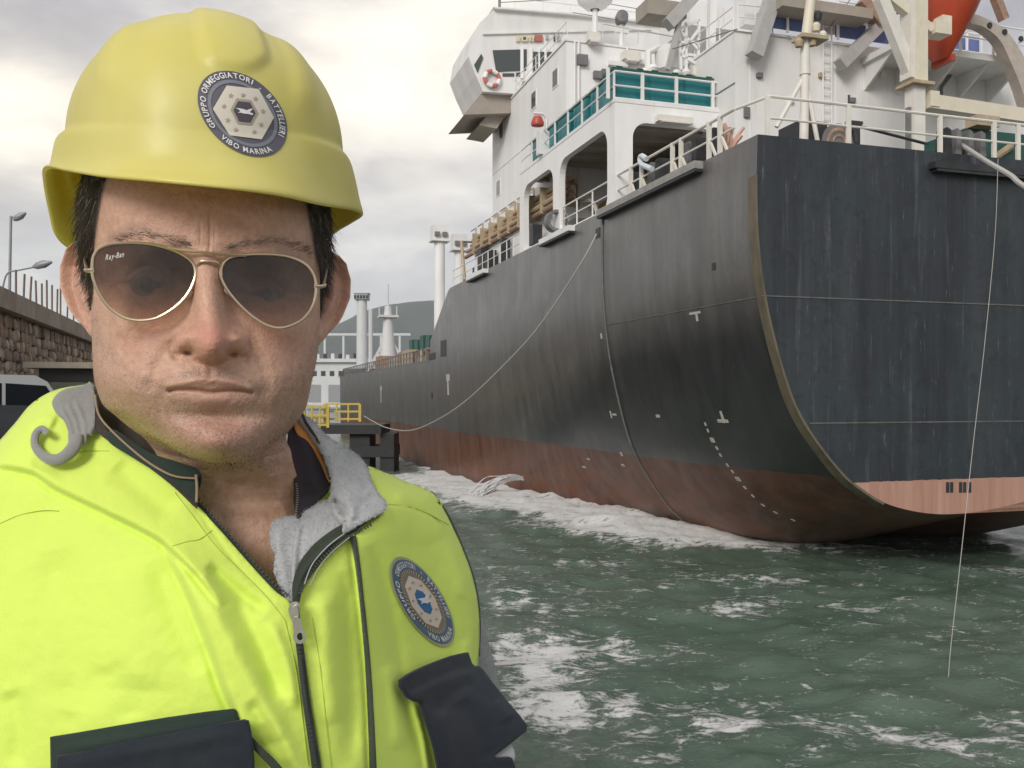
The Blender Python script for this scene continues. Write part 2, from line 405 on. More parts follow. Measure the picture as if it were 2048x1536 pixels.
street_lamp(121, (121, 561), [(121, 564), (122, 560), (124, 560)], [(121, 562), (127, 558)], 110, 'small distant street lamp seen against the sky beside the ear')

# utility shed and two parked vehicles at the foot of the wall
shed = empty('utility_shed', W(150, HY, 30) - Vector((0, 0, 1.6)), TH, label='low grey-green shed with a dark open shutter and flat roof, behind the shoulder', cat='shed')
shed_m = material('painted_sheet', (0.17, 0.18, 0.14), 0.7, var=0.25, vscale=3); dark_m = material('dark_opening', (0.02, 0.02, 0.018), 0.6)
beige_m = material('beige_roof', (0.42, 0.37, 0.29), 0.8, var=0.2)
MB().box(-1.35, 4, 0, 5, 0, 2.05).build('wall', shed_m, shed)
MB().box(-1.5, 4.2, -.3, 5.2, 2.52, 2.72).build('roof', beige_m, shed)
MB().box(-1.2, 4, -.02, .1, 2.06, 2.5).build('opening', dark_m, shed)
for k in range(4): MB().box(-1.3, 4, -.06, -.02, 1.55 - k * .4, 1.9 - k * .4).build('panel', shed_m, shed)
for k in range(3): MB().box(-1.2 + k * 2.2, -1.08 + k * 2.2, -.05, .05, 2.05, 2.52).build('post', beige_m, shed)

glass_dark = material('dark_glass', (0.02, 0.025, 0.03), 0.08, spec=0.8)
tyre_m = material('tyre_rubber', (0.025, 0.025, 0.025), 0.85)
def vehicle(name, loc, rz, paint, prof, wd, label, cat, wins):
    e = empty(name, loc, rz, label=label, cat=cat)
    MB().prism(prof, 'y', -wd / 2, wd / 2).build('body', paint, e, smooth=30)
    for sgn in (-1, 1):
        for q in wins:
            y = sgn * (wd / 2 + .004)
            MB().prism(q, 'y', y - .006, y + .006).build('window', glass_dark, e)
    for x in (prof[0][0] + .85, prof[1][0] - .85):
        for sgn in (-1, 1):
            w = MB().lathe([(0, -.1), (.2, -.11), (.31, -.1), (.33, 0), (.31, .1), (.2, .11), (0, .1)], (x, sgn * (wd / 2 - .08), .33), (0, 1, 0), 20).build('wheel', tyre_m, e, smooth=True)
            MB().lathe([(0, .02), (.17, .02), (.19, 0)], (x, sgn * (wd / 2 + .03), .33), (0, sgn, 0), 16).build('rim', grey_metal, w, smooth=True)
    return e
white_paint = material('white_car_paint', (0.75, 0.76, 0.76), 0.25, coat=0.6); black_paint = material('black_car_paint', (0.02, 0.022, 0.025), 0.3, coat=0.6)
van = vehicle('parked_van', W(-75, HY, 21) - Vector((0, 0, 1.6)), math.radians(68), white_paint,
        [(-2.3, .35), (2.3, .35), (2.35, .9), (2.2, 1.15), (1.55, 1.95), (1.2, 2.1), (-2.1, 2.1), (-2.3, 1.8)], 1.8, 'white van parked by the wall, only its rounded front corner in the picture at left', 'van',
        [[(.4, 1.2), (2.0, 1.2), (1.5, 1.85), (.4, 1.9)], [(-1.9, 1.2), (.3, 1.2), (.3, 1.9), (-1.9, 1.9)]])
car = vehicle('parked_car', W(-60, HY, 10.5) - Vector((0, 0, 1.6)), math.radians(72), black_paint,
        [(-2.0, .3), (2.0, .3), (2.05, .7), (1.8, .95), (1.0, 1.05), (.4, 1.48), (-1.0, 1.52), (-1.9, 1.1), (-2.05, .8)], 1.72, 'black car parked nearest the camera, behind the shoulder at the left edge', 'car',
        [[(-.9, 1.05), (.8, 1.05), (.35, 1.4), (-.9, 1.42)]])

# far harbour: pale terminal building, light tower, second light mast, bridge far behind
pale = material('pale_painted_steel', (0.62, 0.63, 0.63), 0.6, var=0.12, vscale=.2)
tb = empty('terminal_building', W(712, HY, 360) - Vector((0, 0, CAMZ - 1)), 0.0, label='long low white terminal building with a dark balcony line, left of the far hull', cat='building')
MB().box(-22, 14, 0, 20, 0, 18.0).build('wall', pale, tb)
MB().box(-23, 15, -1.5, 20, 18.0, 19.4).build('roof', pale, tb)
for k in range(12): MB().box(-22 + k * 3, -20.6 + k * 3, -.3, .2, 19.4, 21.6 + rnd.uniform(-.6, .6)).build('roof_unit', dark_m if k % 2 else pale, tb)
for k in range(10): MB().box(-21 + k * 3.5, -19.2 + k * 3.5, -.1, .1, 12.5, 14.5).build('window', glass_dark, tb)
for k in range(4): MB().box(-19 + k * 8, -14 + k * 8, -.1, .1, 2, 9).build('door', dark_m if k == 2 else grey_metal, tb)

lt = empty('light_tower', W(724, HY, 240) - Vector((0, 0, CAMZ - 1)), 0, label='tall white harbour light tower with a dark square gallery on top, beside the ear', cat='light tower')
z = lambda py, Y: CAMZ + (HY - py) / F * Y - 1
MB().tube([(0, 0, 0), (0, 0, z(596, 240))], [1.65, 1.35], 14).build('column', pale, lt, smooth=True)
MB().tube([(2.3, 0, 0), (2.3, 0, z(618, 240))], .6, 8).build('ladder_cage', pale, lt, smooth=True)
MB().box(-1.8, 1.8, -1.8, 1.8, z(600, 240), z(588, 240)).build('gallery', grey_metal, lt)
MB().box(-2, 2, -2, 2, z(588, 240), z(586.5, 240)).build('roof', pale, lt)
for k in range(5): MB().box(-1.8 + k * .8, -1.3 + k * .8, -1.95, -1.8, z(598, 240), z(592, 240)).build('lamp', dark_m, lt)

# elevated road on the hillside
br = empty('viaduct', (-700, 2300, 0), 0, label='pale viaduct on tall piers crossing the foot of the hill', cat='bridge')
MB().box(-330, 440, 0, 12, 160, 166).build('deck', pale, br)
for k in range(16): MB().box(-310 + k * 48, -305 + k * 48, 2, 8, 0, 160).build('pier', pale, br)

# jetty with yellow rails at the ship's side
yel = material('yellow_paint', (0.62, 0.47, 0.10), 0.6, var=0.2); black_st = material('tarred_steel', (0.025, 0.027, 0.028), 0.6, var=0.3)
jY = 66
je = empty('mooring_dolphin', W(720, HY, jY) - Vector((0, 0, CAMZ)), 0, label='dark steel mooring platform on thick piles with yellow handrails, beside the hull', cat='jetty')
J = lambda px, py, d=0: W(px, py, jY + d) - je.location
a, c = J(600, 855), J(762, 852)
MB().box(a.x - 2, c.x, 0, 5, J(0, 868).z, J(0, 850).z).build('deck', black_st, je)
for px0, px1 in ((697, 737), (758, 786)):
    MB().box(J(px0, 0).x, J(px1, 0).x, .5, 3.5, -2, J(0, 868).z).build('pile', black_st, je)
MB().box(J(697, 0).x, J(787, 0).x, .3, 3.8, J(0, 915).z, J(0, 893).z).build('brace', black_st, je)
for i, (x0, x1, t0, t1) in enumerate(((608, 656, 812, 850), (650, 720, 808, 838), (600, 650, 835, 860))):
    m = MB(); A, B = J(x0, t0, i * .6), J(x1, t0, i * .6); lo = J(0, t1, i * .6).z; mid = (A.z + lo) / 2
    for zz_ in (A.z, mid, lo): m.bar((A.x, i * .6, zz_), (B.x, i * .6, zz_), .14)
    m.build('handrail', yel, je)
    for k in range(4):
        x = A.x + (B.x - A.x) * k / 3
        MB().bar((x, i * .6, lo - .2), (x, i * .6, A.z), .2 if k in (0, 3) else .12).build('rail_post', yel, je)
# ------------------------------------------------------------------ the tanker
ship = empty('tanker_ship', (P0[0], P0[1], 0), TH, label='moored tanker seen from its port quarter, black hull with red underside and white superstructure', cat='ship')
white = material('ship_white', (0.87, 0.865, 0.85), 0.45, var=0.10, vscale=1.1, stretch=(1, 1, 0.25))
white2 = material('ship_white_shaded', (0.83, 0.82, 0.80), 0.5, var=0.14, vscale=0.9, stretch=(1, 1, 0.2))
cream = material('crane_cream', (0.74, 0.68, 0.54), 0.5, var=0.12, vscale=1.5)
creamw = material('crane_offwhite', (0.76, 0.73, 0.66), 0.5, var=0.12, vscale=1.5)
blackp = material('deck_black', (0.035, 0.037, 0.04), 0.5, var=0.4, vscale=3)
greyst = material('deck_grey', (0.20, 0.20, 0.20), 0.55, var=0.3, vscale=2)
teal = material('teal_bin', (0.015, 0.20, 0.22), 0.4, var=0.18, vscale=1.2)
green = material('dark_green_paint', (0.02, 0.10, 0.075), 0.5, var=0.3)
brownp = material('deckhead_brown', (0.40, 0.355, 0.30), 0.7, var=0.25, vscale=.8)
rustp = material('rusty_pipe', (0.42, 0.27, 0.19), 0.7, var=0.4, vscale=5)
tanp = material('tan_pipe', (0.50, 0.40, 0.26), 0.6, var=0.3, vscale=4)
yelp = material('pipe_yellow', (0.55, 0.38, 0.05), 0.55, var=0.25, vscale=3)
redp = material('signal_red', (0.45, 0.07, 0.05), 0.45)
orange = material('lifeboat_orange', (0.46, 0.06, 0.02), 0.42, var=0.15, vscale=2)
blue = material('blue_tarp', (0.15, 0.20, 0.44), 0.6, var=0.25, vscale=2)
glass_sh = material('window_glass_grey', (0.06, 0.075, 0.07), 0.12, spec=0.8)

def rusty(m, amt):
    nt = m.node_tree; nb = NB(nt); bs = nt.nodes['Principled BSDF']; t = nb.n('ShaderNodeTexCoord').outputs['Object']; src = bs.inputs['Base Color'].links[0].from_socket
    s1 = nb.ramp(nb.noise(t, 2.6, 6, .72, .2, (1, 1, .10)), [(.60, 0), (.74, amt)]); s2 = nb.ramp(nb.noise(t, 9, 5, .7, .3, (1, 1, .35)), [(.66, 0), (.76, amt)])
    c = nb.mix(s1, src, (.50, .36, .24, 1)); nb.put(bs, 'Base Color', nb.mix(s2, c, (.42, .27, .16, 1)))
for m_ in (white, white2): rusty(m_, .38)
rusty(creamw, .6); rusty(cream, .6)
PROF = [(0, 12.85), (-.03, 11.7), (0, 10.3), (.15, 8.9), (.45, 7.5), (1.05, 5.67), (1.7, 4.53), (2.72, 3.36), (3.41, 2.83), (4.47, 2.28), (6.1, 1.95), (7.8, 1.97), (9.5, 2.2), (10, 2.3)]
PR = np.array(smooth_pts(PROF, 6))
def RA(s): return (np.interp(s, [0, 6.5, 7.3, 11, 17, 23, 33, 60, 132], [1, 1.179, 1.193, 1.23, 1.27, 1.49, 1.77, 2.0, 2.0]),
                   np.interp(s, [0, 23, 33, 60, 132], [1, 1, .55, .15, .15]))
def zt(s): return np.interp(s, [0, 37.6, 38.2, 44.0, 44.12, 110, 114, 132], [12.85, 12.85, 12.7, 9.6, 8.15, 8.15, 9.6, 10.2])
def bowin(s): return 10 * np.clip((s - 100) / 32, 0, 1) ** 2.2
def hull_u(s, z):
    R, A = RA(s); z0 = 12.85 - (12.85 - z) / R
    return float(np.interp(-z0, -PR[:12 * 6, 1], PR[:12 * 6, 0])) * A + bowin(s)
stations = list(np.concatenate([np.arange(0, 30, .75), np.arange(30, 37, 1.5), [37.6, 38.2, 40, 42, 44.0, 44.12, 46], np.arange(50, 100, 5), np.arange(100, 132.1, 2)]))
V = []; Fc = []; MI = []; npf = len(PR)
for s in stations:
    R, A = RA(s)
    for side in (0, 1):
        for u, z in PR:
            zz_ = min(12.85 - (12.85 - z) * R, zt(s)); uu = u * A + bowin(s) * min(1, (10 - u) / 4)
            uu = min(uu, 10)
            V.append((uu if side == 0 else 20 - uu, s, zz_))
for i in range(len(stations) - 1):
    for side in (0, 1):
        for j in range(npf - 1):
            a = (i * 2 + side) * npf + j; c = ((i + 1) * 2 + side) * npf + j
            Fc.append((a, a + 1, c + 1, c) if side == 0 else (c, c + 1, a + 1, a)); MI.append(0)
for j in range(npf - 1):
    a = j; c = npf + j; Fc.append((a, c, c + 1, a + 1)); MI.append(1)
hm = bpy.data.materials.new('hull_side_paint'); hm.use_nodes = True; nb = NB(hm.node_tree); bs = hm.node_tree.nodes['Principled BSDF']
t = nb.n('ShaderNodeTexCoord').outputs['Object']; sp = nb.n('ShaderNodeSeparateXYZ'); nb.put(sp, 0, t); Zc = sp.outputs['Z']; Sc = sp.outputs['Y']
streak = nb.noise(t, 1.6, 6, 0.62, 0.2, (1, 1, 0.07)); fstreak = nb.noise(t, 5.5, 5, 0.7, 0.3, (1, 1, 0.05)); blot = nb.noise(t, 0.45, 6, 0.6, 0.4)
up = nb.mix(nb.ramp(streak, [(.35, 0), (.65, 1)]), (0.070, 0.067, 0.062, 1), (0.130, 0.123, 0.113, 1))
up = nb.mix(nb.ramp(fstreak, [(.55, 0), (.78, .38)]), up, (0.24, 0.23, 0.21, 1))
up = nb.mix(nb.ramp(nb.noise(t, 3.1, 7, .75, .8, (1, 1, .5)), [(.52, 0), (.68, .55)]), up, (0.045, 0.043, 0.04, 1))
up = nb.mix(nb.ramp(nb.noise(t, 22, 4, .7, 0, (1, 1, .25)), [(.66, 0), (.74, .5)]), up, (0.30, 0.28, 0.25, 1))
up = nb.mix(nb.ramp(blot, [(.4, 0), (.7, .5)]), up, (0.085, 0.076, 0.068, 1))
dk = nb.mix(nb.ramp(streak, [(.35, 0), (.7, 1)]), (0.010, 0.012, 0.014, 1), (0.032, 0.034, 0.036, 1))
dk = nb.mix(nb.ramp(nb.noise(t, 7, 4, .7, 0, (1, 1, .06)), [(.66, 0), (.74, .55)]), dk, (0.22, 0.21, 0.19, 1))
zb_ = nb.ramp(nb.math('DIVIDE', Sc, 30.0), [(0.0, .84), (0.30, .82), (0.39, .75), (0.55, .58), (0.72, .42), (0.80, .28)])      # top of the dark zone: newer black paint plus painted-in reflection of dark water
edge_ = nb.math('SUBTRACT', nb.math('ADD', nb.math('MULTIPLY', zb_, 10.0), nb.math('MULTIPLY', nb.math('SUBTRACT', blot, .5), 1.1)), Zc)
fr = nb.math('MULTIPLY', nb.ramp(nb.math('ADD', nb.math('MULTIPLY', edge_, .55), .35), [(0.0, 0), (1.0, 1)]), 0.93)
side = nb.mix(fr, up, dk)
red = nb.mix(nb.ramp(streak, [(.35, 0), (.7, 1)]), (0.092, 0.044, 0.030, 1), (0.185, 0.100, 0.072, 1))
rst = nb.math('MULTIPLY', nb.ramp(nb.noise(t, 1.2, 6, .65, .6, (1, .35, 2.2)), [(.40, 0), (.62, 1)]), nb.ramp(nb.math('DIVIDE', Zc, 3.0), [(0.0, .95), (.45, .75), (.9, .12)]))
red = nb.mix(rst, red, (0.20, 0.060, 0.018, 1))
red = nb.mix(nb.ramp(nb.math('ADD', nb.math('MULTIPLY', Zc, .8), nb.math('MULTIPLY', streak, .8)), [(.25, .85), (.75, 0)]), red, (0.035, 0.02, 0.013, 1))
cut = nb.math('GREATER_THAN', nb.math('ADD', Zc, nb.math('MULTIPLY', nb.math('SUBTRACT', fstreak, .5), .06)), 3.1)
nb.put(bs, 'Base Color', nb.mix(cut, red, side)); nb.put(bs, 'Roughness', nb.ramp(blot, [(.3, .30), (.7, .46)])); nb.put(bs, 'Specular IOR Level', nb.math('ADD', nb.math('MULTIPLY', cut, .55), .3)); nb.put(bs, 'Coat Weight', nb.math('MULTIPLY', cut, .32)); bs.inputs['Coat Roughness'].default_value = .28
bn = nb.n('ShaderNodeBump', i_Strength=.35); bn.inputs['Distance'].default_value = .03; nb.put(bn, 'Height', nb.math('ADD', nb.noise(t, .55, 3, .5), nb.math('MULTIPLY', fstreak, .12))); nb.put(bs, 'Normal', bn)

tm = bpy.data.materials.new('transom_paint'); tm.use_nodes = True; nb = NB(tm.node_tree); bs = tm.node_tree.nodes['Principled BSDF']
t = nb.n('ShaderNodeTexCoord').outputs['Object']; sp = nb.n('ShaderNodeSeparateXYZ'); nb.put(sp, 0, t); Zc = sp.outputs['Z']
s1 = nb.noise(t, 1.1, 6, .65, .2, (1, 1, .06)); s2 = nb.noise(t, 3.6, 6, .7, .4, (1, 1, .05)); s3 = nb.noise(t, 0.5, 5, .6, .3)
c_ = nb.mix(nb.ramp(s1, [(.35, 0), (.65, 1)]), (0.014, 0.017, 0.023, 1), (0.038, 0.045, 0.054, 1))
c_ = nb.mix(nb.ramp(s3, [(.45, 0), (.7, .55)]), c_, (0.03, 0.052, 0.052, 1))
c_ = nb.mix(nb.ramp(s2, [(.57, 0), (.74, .75)]), c_, (0.13, 0.135, 0.145, 1))
c_ = nb.mix(nb.ramp(nb.noise(t, 9, 5, .75, 0, (1, 1, .12)), [(.60, 0), (.70, .6)]), c_, (0.20, 0.21, 0.22, 1))
c_ = nb.mix(nb.ramp(nb.noise(t, 2.3, 7, .75, .8), [(.50, 0), (.66, .6)]), c_, (0.012, 0.014, 0.018, 1))
c_ = nb.mix(nb.ramp(nb.noise(t, 26, 4, .7, 0, (1, 1, .3)), [(.68, 0), (.74, .55)]), c_, (0.26, 0.26, 0.25, 1))
pk = nb.mix(nb.ramp(s2, [(.35, 0), (.7, 1)]), (0.38, 0.20, 0.145, 1), (0.50, 0.30, 0.23, 1))
cut = nb.math('GREATER_THAN', nb.math('ADD', Zc, nb.math('MULTIPLY', nb.math('SUBTRACT', s2, .5), .12)), 2.98)
nb.put(bs, 'Base Color', nb.mix(cut, pk, c_)); bs.inputs['Roughness'].default_value = .5
bn = nb.n('ShaderNodeBump', i_Strength=.3); bn.inputs['Distance'].default_value = .03; nb.put(bn, 'Height', nb.math('ADD', nb.noise(t, .7, 3, .5), nb.math('MULTIPLY', s2, .15))); nb.put(bs, 'Normal', bn)

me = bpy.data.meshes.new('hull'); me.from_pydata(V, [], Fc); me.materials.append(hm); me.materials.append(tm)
me.polygons.foreach_set('material_index', MI); me.polygons.foreach_set('use_smooth', [m_ == 0 for m_ in MI])
bm = bmesh.new(); bm.from_mesh(me); bmesh.ops.remove_doubles(bm, verts=[v for v in bm.verts if v.co.x > 9.99 and v.co.x < 10.01], dist=.001); bm.normal_update(); bm.to_mesh(me); bm.free()
hull = bpy.data.objects.new('hull', me); COL.objects.link(hull); hull.parent = ship
me.set_sharp_from_angle(angle=math.radians(50))
def hull_hit(px, py):
    last = None
    for i in range(1400):
        s = i * .1; u, _, z = on_s(px, py, s); d = u - hull_u(s, z)
        if last is not None and (d <= 0 < last or d >= 0 > last):
            lo_, hi_ = s - .1, s
            for _ in range(14):
                md = (lo_ + hi_) / 2; u, _q, z = on_s(px, py, md); dd = u - hull_u(md, z)
                if (dd > 0) == (last > 0): lo_ = md
                else: hi_ = md
            return (u, md, z)
        last = d
    return None

def part(mb, name, m, parent=ship, smooth=False, **kw):
    return mb.build(name, m, parent, smooth, **kw)
# decks
part(MB().box(.02, 19.98, .05, 37.6, 12.55, 12.80), 'deck', greyst)
part(MB().box(.1, 19.9, 44.2, 104, 7.0, 7.2), 'deck', rustp)
part(MB().box(.05, 19.95, 38.0, 44.0, 9.0, 9.3), 'deck', greyst)
part(MB().box(.06, 19.9, 37.4, 37.7, 8.0, 12.6), 'bulkhead', white)
# thickness strip of the forward bulwark and poop edge
m = MB()
for a_, c_2 in ((44.2, 106),):
    m.bar((.05, a_, 8.17), (.05, c_2, 8.17), .14, .08)
part(m, 'rail_cap', greyst)
# fender strip along the transom edge, the weld ridge further forward, plate seams
olive = material('worn_fender_strip', (0.17, 0.145, 0.095), 0.7, var=0.45, vscale=2.5, stretch=(1, 1, .3))
pts = [(p[0], p[1]) for p in PR if 2.35 < p[1] < 11.75 and p[0] < 5]
m = MB(); o = 0
for i, (u, z) in enumerate(pts):
    w = .34; R1, A1 = RA(w)
    u2 = u * A1; z2 = 12.85 - (12.85 - z) * R1
    nrm = Vector((-1, 0, 0)) if u < .3 else Vector((-.8, 0, -.6))
    if u > 2: nrm = Vector((-.45, 0, -.9))
    q = nrm * .07
    m.v += [(u, -.03, z), (u + q.x, -.03, z + q.z), (u2 + q.x, w, z2 + q.z), (u2, w, z2)]
for i in range(len(pts) - 1):
    for k in range(4): m.f.append((i * 4 + k, i * 4 + (k + 1) % 4, i * 4 + 4 + (k + 1) % 4, i * 4 + 4 + k)); m.mi.append(0)
part(m, 'fender_strip', olive)
seamm = material('seam_grey', (0.17, 0.165, 0.155), 0.6, var=0.5, vscale=3)
m = MB(); m.tube([(hull_u(11.05, z) - .015, 11.05, z) for z in np.linspace(12.6, .3, 46)], [.045] * 46, 6); part(m, 'weld_ridge', seamm, smooth=True)
m = MB(); m.bar((0.12, -.012, 8.32), (19.5, -.012, 8.32), .02, .035); part(m, 'seam', seamm)
m = MB(); m.bar((1.7, -.012, 4.72), (18.4, -.012, 4.72), .02, .035); part(m, 'seam', seamm)
m = MB(); m.tube([(hull_u(s, 8.32) - .005, s, 8.32) for s in np.linspace(.4, 11, 14)], .018, 4); part(m, 'seam', seamm)
# hull openings, marks and scuppers, laid on the plating
def patch(px, py, w, h, name, m, rot=0, mb=None):
    p = hull_hit(px, py)
    if p is None: return None
    u, s, z = p; e = .02
    ty = (Vector((hull_u(s + .3, z), s + .3, z)) - Vector((u, s, z))).normalized(); tz = (Vector((hull_u(s, z + .3), s, z + .3)) - Vector((u, s, z))).normalized()
    a_ = ty * math.cos(rot) + tz * math.sin(rot); b_ = -ty * math.sin(rot) + tz * math.cos(rot)
    n = ty.cross(tz).normalized(); n = n if n.x < 0 else -n; c = Vector((hull_u(s, z), s, z)) + n * e
    mm = mb or MB(); vs = [c + a_ * x * w / 2 + b_ * y * h / 2 + n * d for d in (-.03, 0) for x, y in ((-1, -1), (1, -1), (1, 1), (-1, 1))]
    mm.add(vs, [(3, 2, 1, 0), (4, 5, 6, 7), (0, 1, 5, 4), (1, 2, 6, 5), (2, 3, 7, 6), (3, 0, 4, 7)])
    return part(mm, name, m) if mb is None else None
markm = material('mark_white', (0.48, 0.46, 0.40), 0.7)
for x, y, w in [(1411, 848, .1), (1416, 861, .1), (1425, 880, .24), (1434, 896, .12), (1441, 910, .1), (1455, 930, .1), (1465, 943, .1), (1476, 958, .24), (1490, 975, .12), (1506, 992, .1), (1526, 1010, .12), (1551, 1025, .12), (1586, 1040, .1)]:
    patch(x, y, w * .8, .17 if w > .2 else .12, 'draft_mark', markm)
for x, y, w, h in [(1390, 626, .9, .10), (1394, 634, .14, .36), (1445, 834, .14, .55), (1446, 842, .75, .14), (1222, 829, .12, .4), (1229, 829, .5, .1), (1316, 832, .35, .14), (1243, 908, .2, .25), (1246, 930, .35, .12), (1168, 934, .35, .12), (1177, 918, .4, .1), (1203, 672, .16, .3)]:
    patch(x, y, w * .75, h * .75, 'hull_mark', markm)
for x, y, w, h in [(1428, 533, .2, .22), (887, 697, 1.7, 1.15), (864, 713, 2.4, .5), (864, 791, .45, .45), (947, 540, .35, .3), (1196, 466, .45, .4)]:
    patch(x, y, w, h, 'hull_opening', blackp)
for x, y, h in [(896, 755, .45), (762, 777, .5)]:
    patch(x, y, .9, h, 'bollard_recess', markm); patch(x, y + 16, .35, 1.3, 'bollard_recess', markm)
for x in (1895, 1903, 1921, 1929, 1939):                     # drip marks over the pink boot topping
    u, s, z = on_s(x, 972, 0); part(MB().box(u - .06, u + .06, -.012, -.004, z - .2, z + .12), 'drip_mark', blackp)
q = on_s(1862, 334, -.1); part(MB().box(q[0], 15, -.28, 0, q[2] - .05, q[2] + .14).box(q[0] + .1, 15, -.26, 0, q[2] - .14, q[2] - .055), 'stern_ledge', blackp)
# deck edge ledges; a black strip underneath stands in for their shadow line
for p, q in (((1205, 436), (1404, 322)), ((1088, 490), (1148, 462)), ((940, 560), (975, 542))):
    a_ = on_u(*p, -.05)[1]; c_2 = on_u(*q, -.05)[1]
    part(MB().box(-.32, .0, min(a_, c_2), max(a_, c_2), 12.62, 12.86), 'deck_ledge', material('ledge_grey', (.34, .33, .31), .6, var=.3) if p[0] == 1205 else white2)
    part(MB().box(-.30, .0, min(a_, c_2), max(a_, c_2), 12.52, 12.615), 'ledge_shade_strip', blackp)

# ---- railings
def rail(path, h, name='railing', m=white, r=.035, every=1.5, lines=(1.0, .52), pr=.05, base=0.0):
    mb_ = MB(); P = [Vector(p) for p in path]
    for f in lines: mb_.tube([p + Vector((0, 0, h * f)) for p in P], r if f == 1.0 else r * .8, 6)
    for a_, c_2 in zip(P, P[1:]):
        n = max(1, round((c_2 - a_).length / every))
        for k in range(n + 1):
            p = a_.lerp(c_2, k / n); mb_.bar(p + Vector((0, 0, base)), p + Vector((0, 0, h)), pr, pr)
    return part(mb_, name, m)
def stern_rail(px, py):
    return on_s(px, py, .25)
A_ = [stern_rail(x, y) for x, y in ((1538, 197), (1628, 206), (1697, 217), (1812, 232), (1880, 243), (1990, 256), (2048, 262))]
zr = 14.05
part(MB().tube([(on_u(1490, 215, .15)[0], 1.4, zr - .05)] + [(A_[0][0], .25, zr)] + [(p[0], .25, zr) for p in A_[1:]] + [(19.8, .25, zr)], .045, 6), 'railing', creamw)
part(MB().tube([(A_[0][0], .25, zr - .62)] + [(p[0], .25, zr - .62) for p in A_[1:]] + [(19.8, .25, zr - .62)], .035, 6), 'railing', creamw)
for x, y in ((1535, 0), (1697, 0), (1880, 0), (1988, 0), (2036, 0)):
    u = on_s(x, y, .25)[0]; part(MB().bar((u, .25, 12.8), (u, .25, zr), .14, .08), 'rail_post', creamw)
for u in (11.6, 13.6, 15.6, 17.6, 19.6): part(MB().bar((u, .25, 12.8), (u, .25, zr), .14, .08), 'rail_post', creamw)
# port side rail running forward, broken by dark fairlead posts
s0, s1 = 1.4, 10.0
part(MB().tube([(.12, s0, zr - .05), (.12, s1, zr - .02)], .05, 6), 'railing', creamw)
part(MB().tube([(.12, s0, zr - .6), (.12, s1, zr - .6)], .035, 6), 'railing', creamw)
for px_ in (1262, 1283, 1345, 1362, 1418, 1440):
    s = on_u(px_, 330, .12)[1]; part(MB().bar((.12, s, 12.8), (.12, s, zr), .12, .12), 'rail_post', creamw)
    part(MB().bar((.12, s + .02, 13.55), (.12, s - .45, 12.85), .07, .07), 'rail_brace', creamw)
for px_ in (1250, 1272, 1306, 1322, 1380, 1396, 1430):                    # dark roller fairlead frames
    s = on_u(px_, 340, .5)[1]
    part(MB().box(.35, .75, s - .16, s + .16, 12.8, 13.95).box(.30, .8, s - .2, s + .2, 12.8, 12.95), 'fairlead_post', greyst if px_ in (1306, 1380) else blackp)
rail([(.12, 10.7, 12.85), (.12, 16.0, 12.85)], 1.15, m=white2, every=2.0)
rail([(.12, 22.2, 12.85), (.12, 37.2, 12.85)], 1.1, m=white, every=1.2, r=.03, pr=.04)
rail([(.12, 46, 8.15), (.12, 100, 8.15)], 1.0, m=greyst, every=1.4, r=.04, pr=.1)

# ---- portico over the mooring deck
fr_port = rrect(9.9, 22.0, 12.82, 16.85, .01, 1)
holes = [rrect(10.65, 16.1, 12.9, 16.1, (.45, .45, .75, .75)), rrect(16.95, 21.35, 12.9, 16.1, (.45, .1, .75, .75))]
part(MB().prism(fr_port, 'x', 0.0, .28, holes=holes), 'portico_side_frame', white)
part(MB().prism(rrect(.28, 6.3, 12.82, 16.85, .01, 1), 'y', 9.9, 10.25, holes=[rrect(.75, 6.0, 12.9, 16.15, (.3, .1, .3, .6))]), 'portico_aft_frame', white)
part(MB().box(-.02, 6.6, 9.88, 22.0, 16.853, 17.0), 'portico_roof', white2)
part(MB().box(.3, 6.2, 10.3, 22.0, 16.55, 16.84), 'deckhead', brownp)
for k in range(7): part(MB().box(.3, 6.2, 11.2 + k * 1.6, 11.32 + k * 1.6, 16.35, 16.55), 'deck_beam', brownp)
part(MB().box(6.2, 6.4, 10.3, 22, 12.8, 16.5), 'inner_bulkhead', brownp)
part(MB().tube([(3.2, 12.5, 14.6), (3.2, 22, 14.6)], .35, 12).tube([(4.2, 11.5, 15.4), (4.2, 22, 15.4)], .22, 10), 'yellow_pipe', yelp, smooth=True)
part(MB().tube(smooth_pts([(2, 16, 13), (2, 17, 14.6), (2, 19, 15), (2, 20, 16.4)], 5), .1, 8), 'vent_pipe', creamw, smooth=True)
part(MB().lathe([(.5, 0), (.5, .5), (.36, .5), (.36, .05)], (-.05, 16.7, 13.45), (0, -1, 0), 20), 'round_fairlead', greyst, smooth=True)
part(MB().box(1.3, 4.8, 17.5, 21.5, 12.8, 13.9).box(1.5, 4.5, 12.5, 15, 12.8, 13.7), 'mooring_machinery', greyst)
fl = on_s(1345, 242, 9.85); part(MB().box(fl[0] - .75, fl[0] + .75, 9.55, 9.88, fl[2] - .12, fl[2] + .12).box(fl[0] - .6, fl[0] + .6, 9.45, 9.9, fl[2] - .18, fl[2] - .12), 'floodlight', creamw)
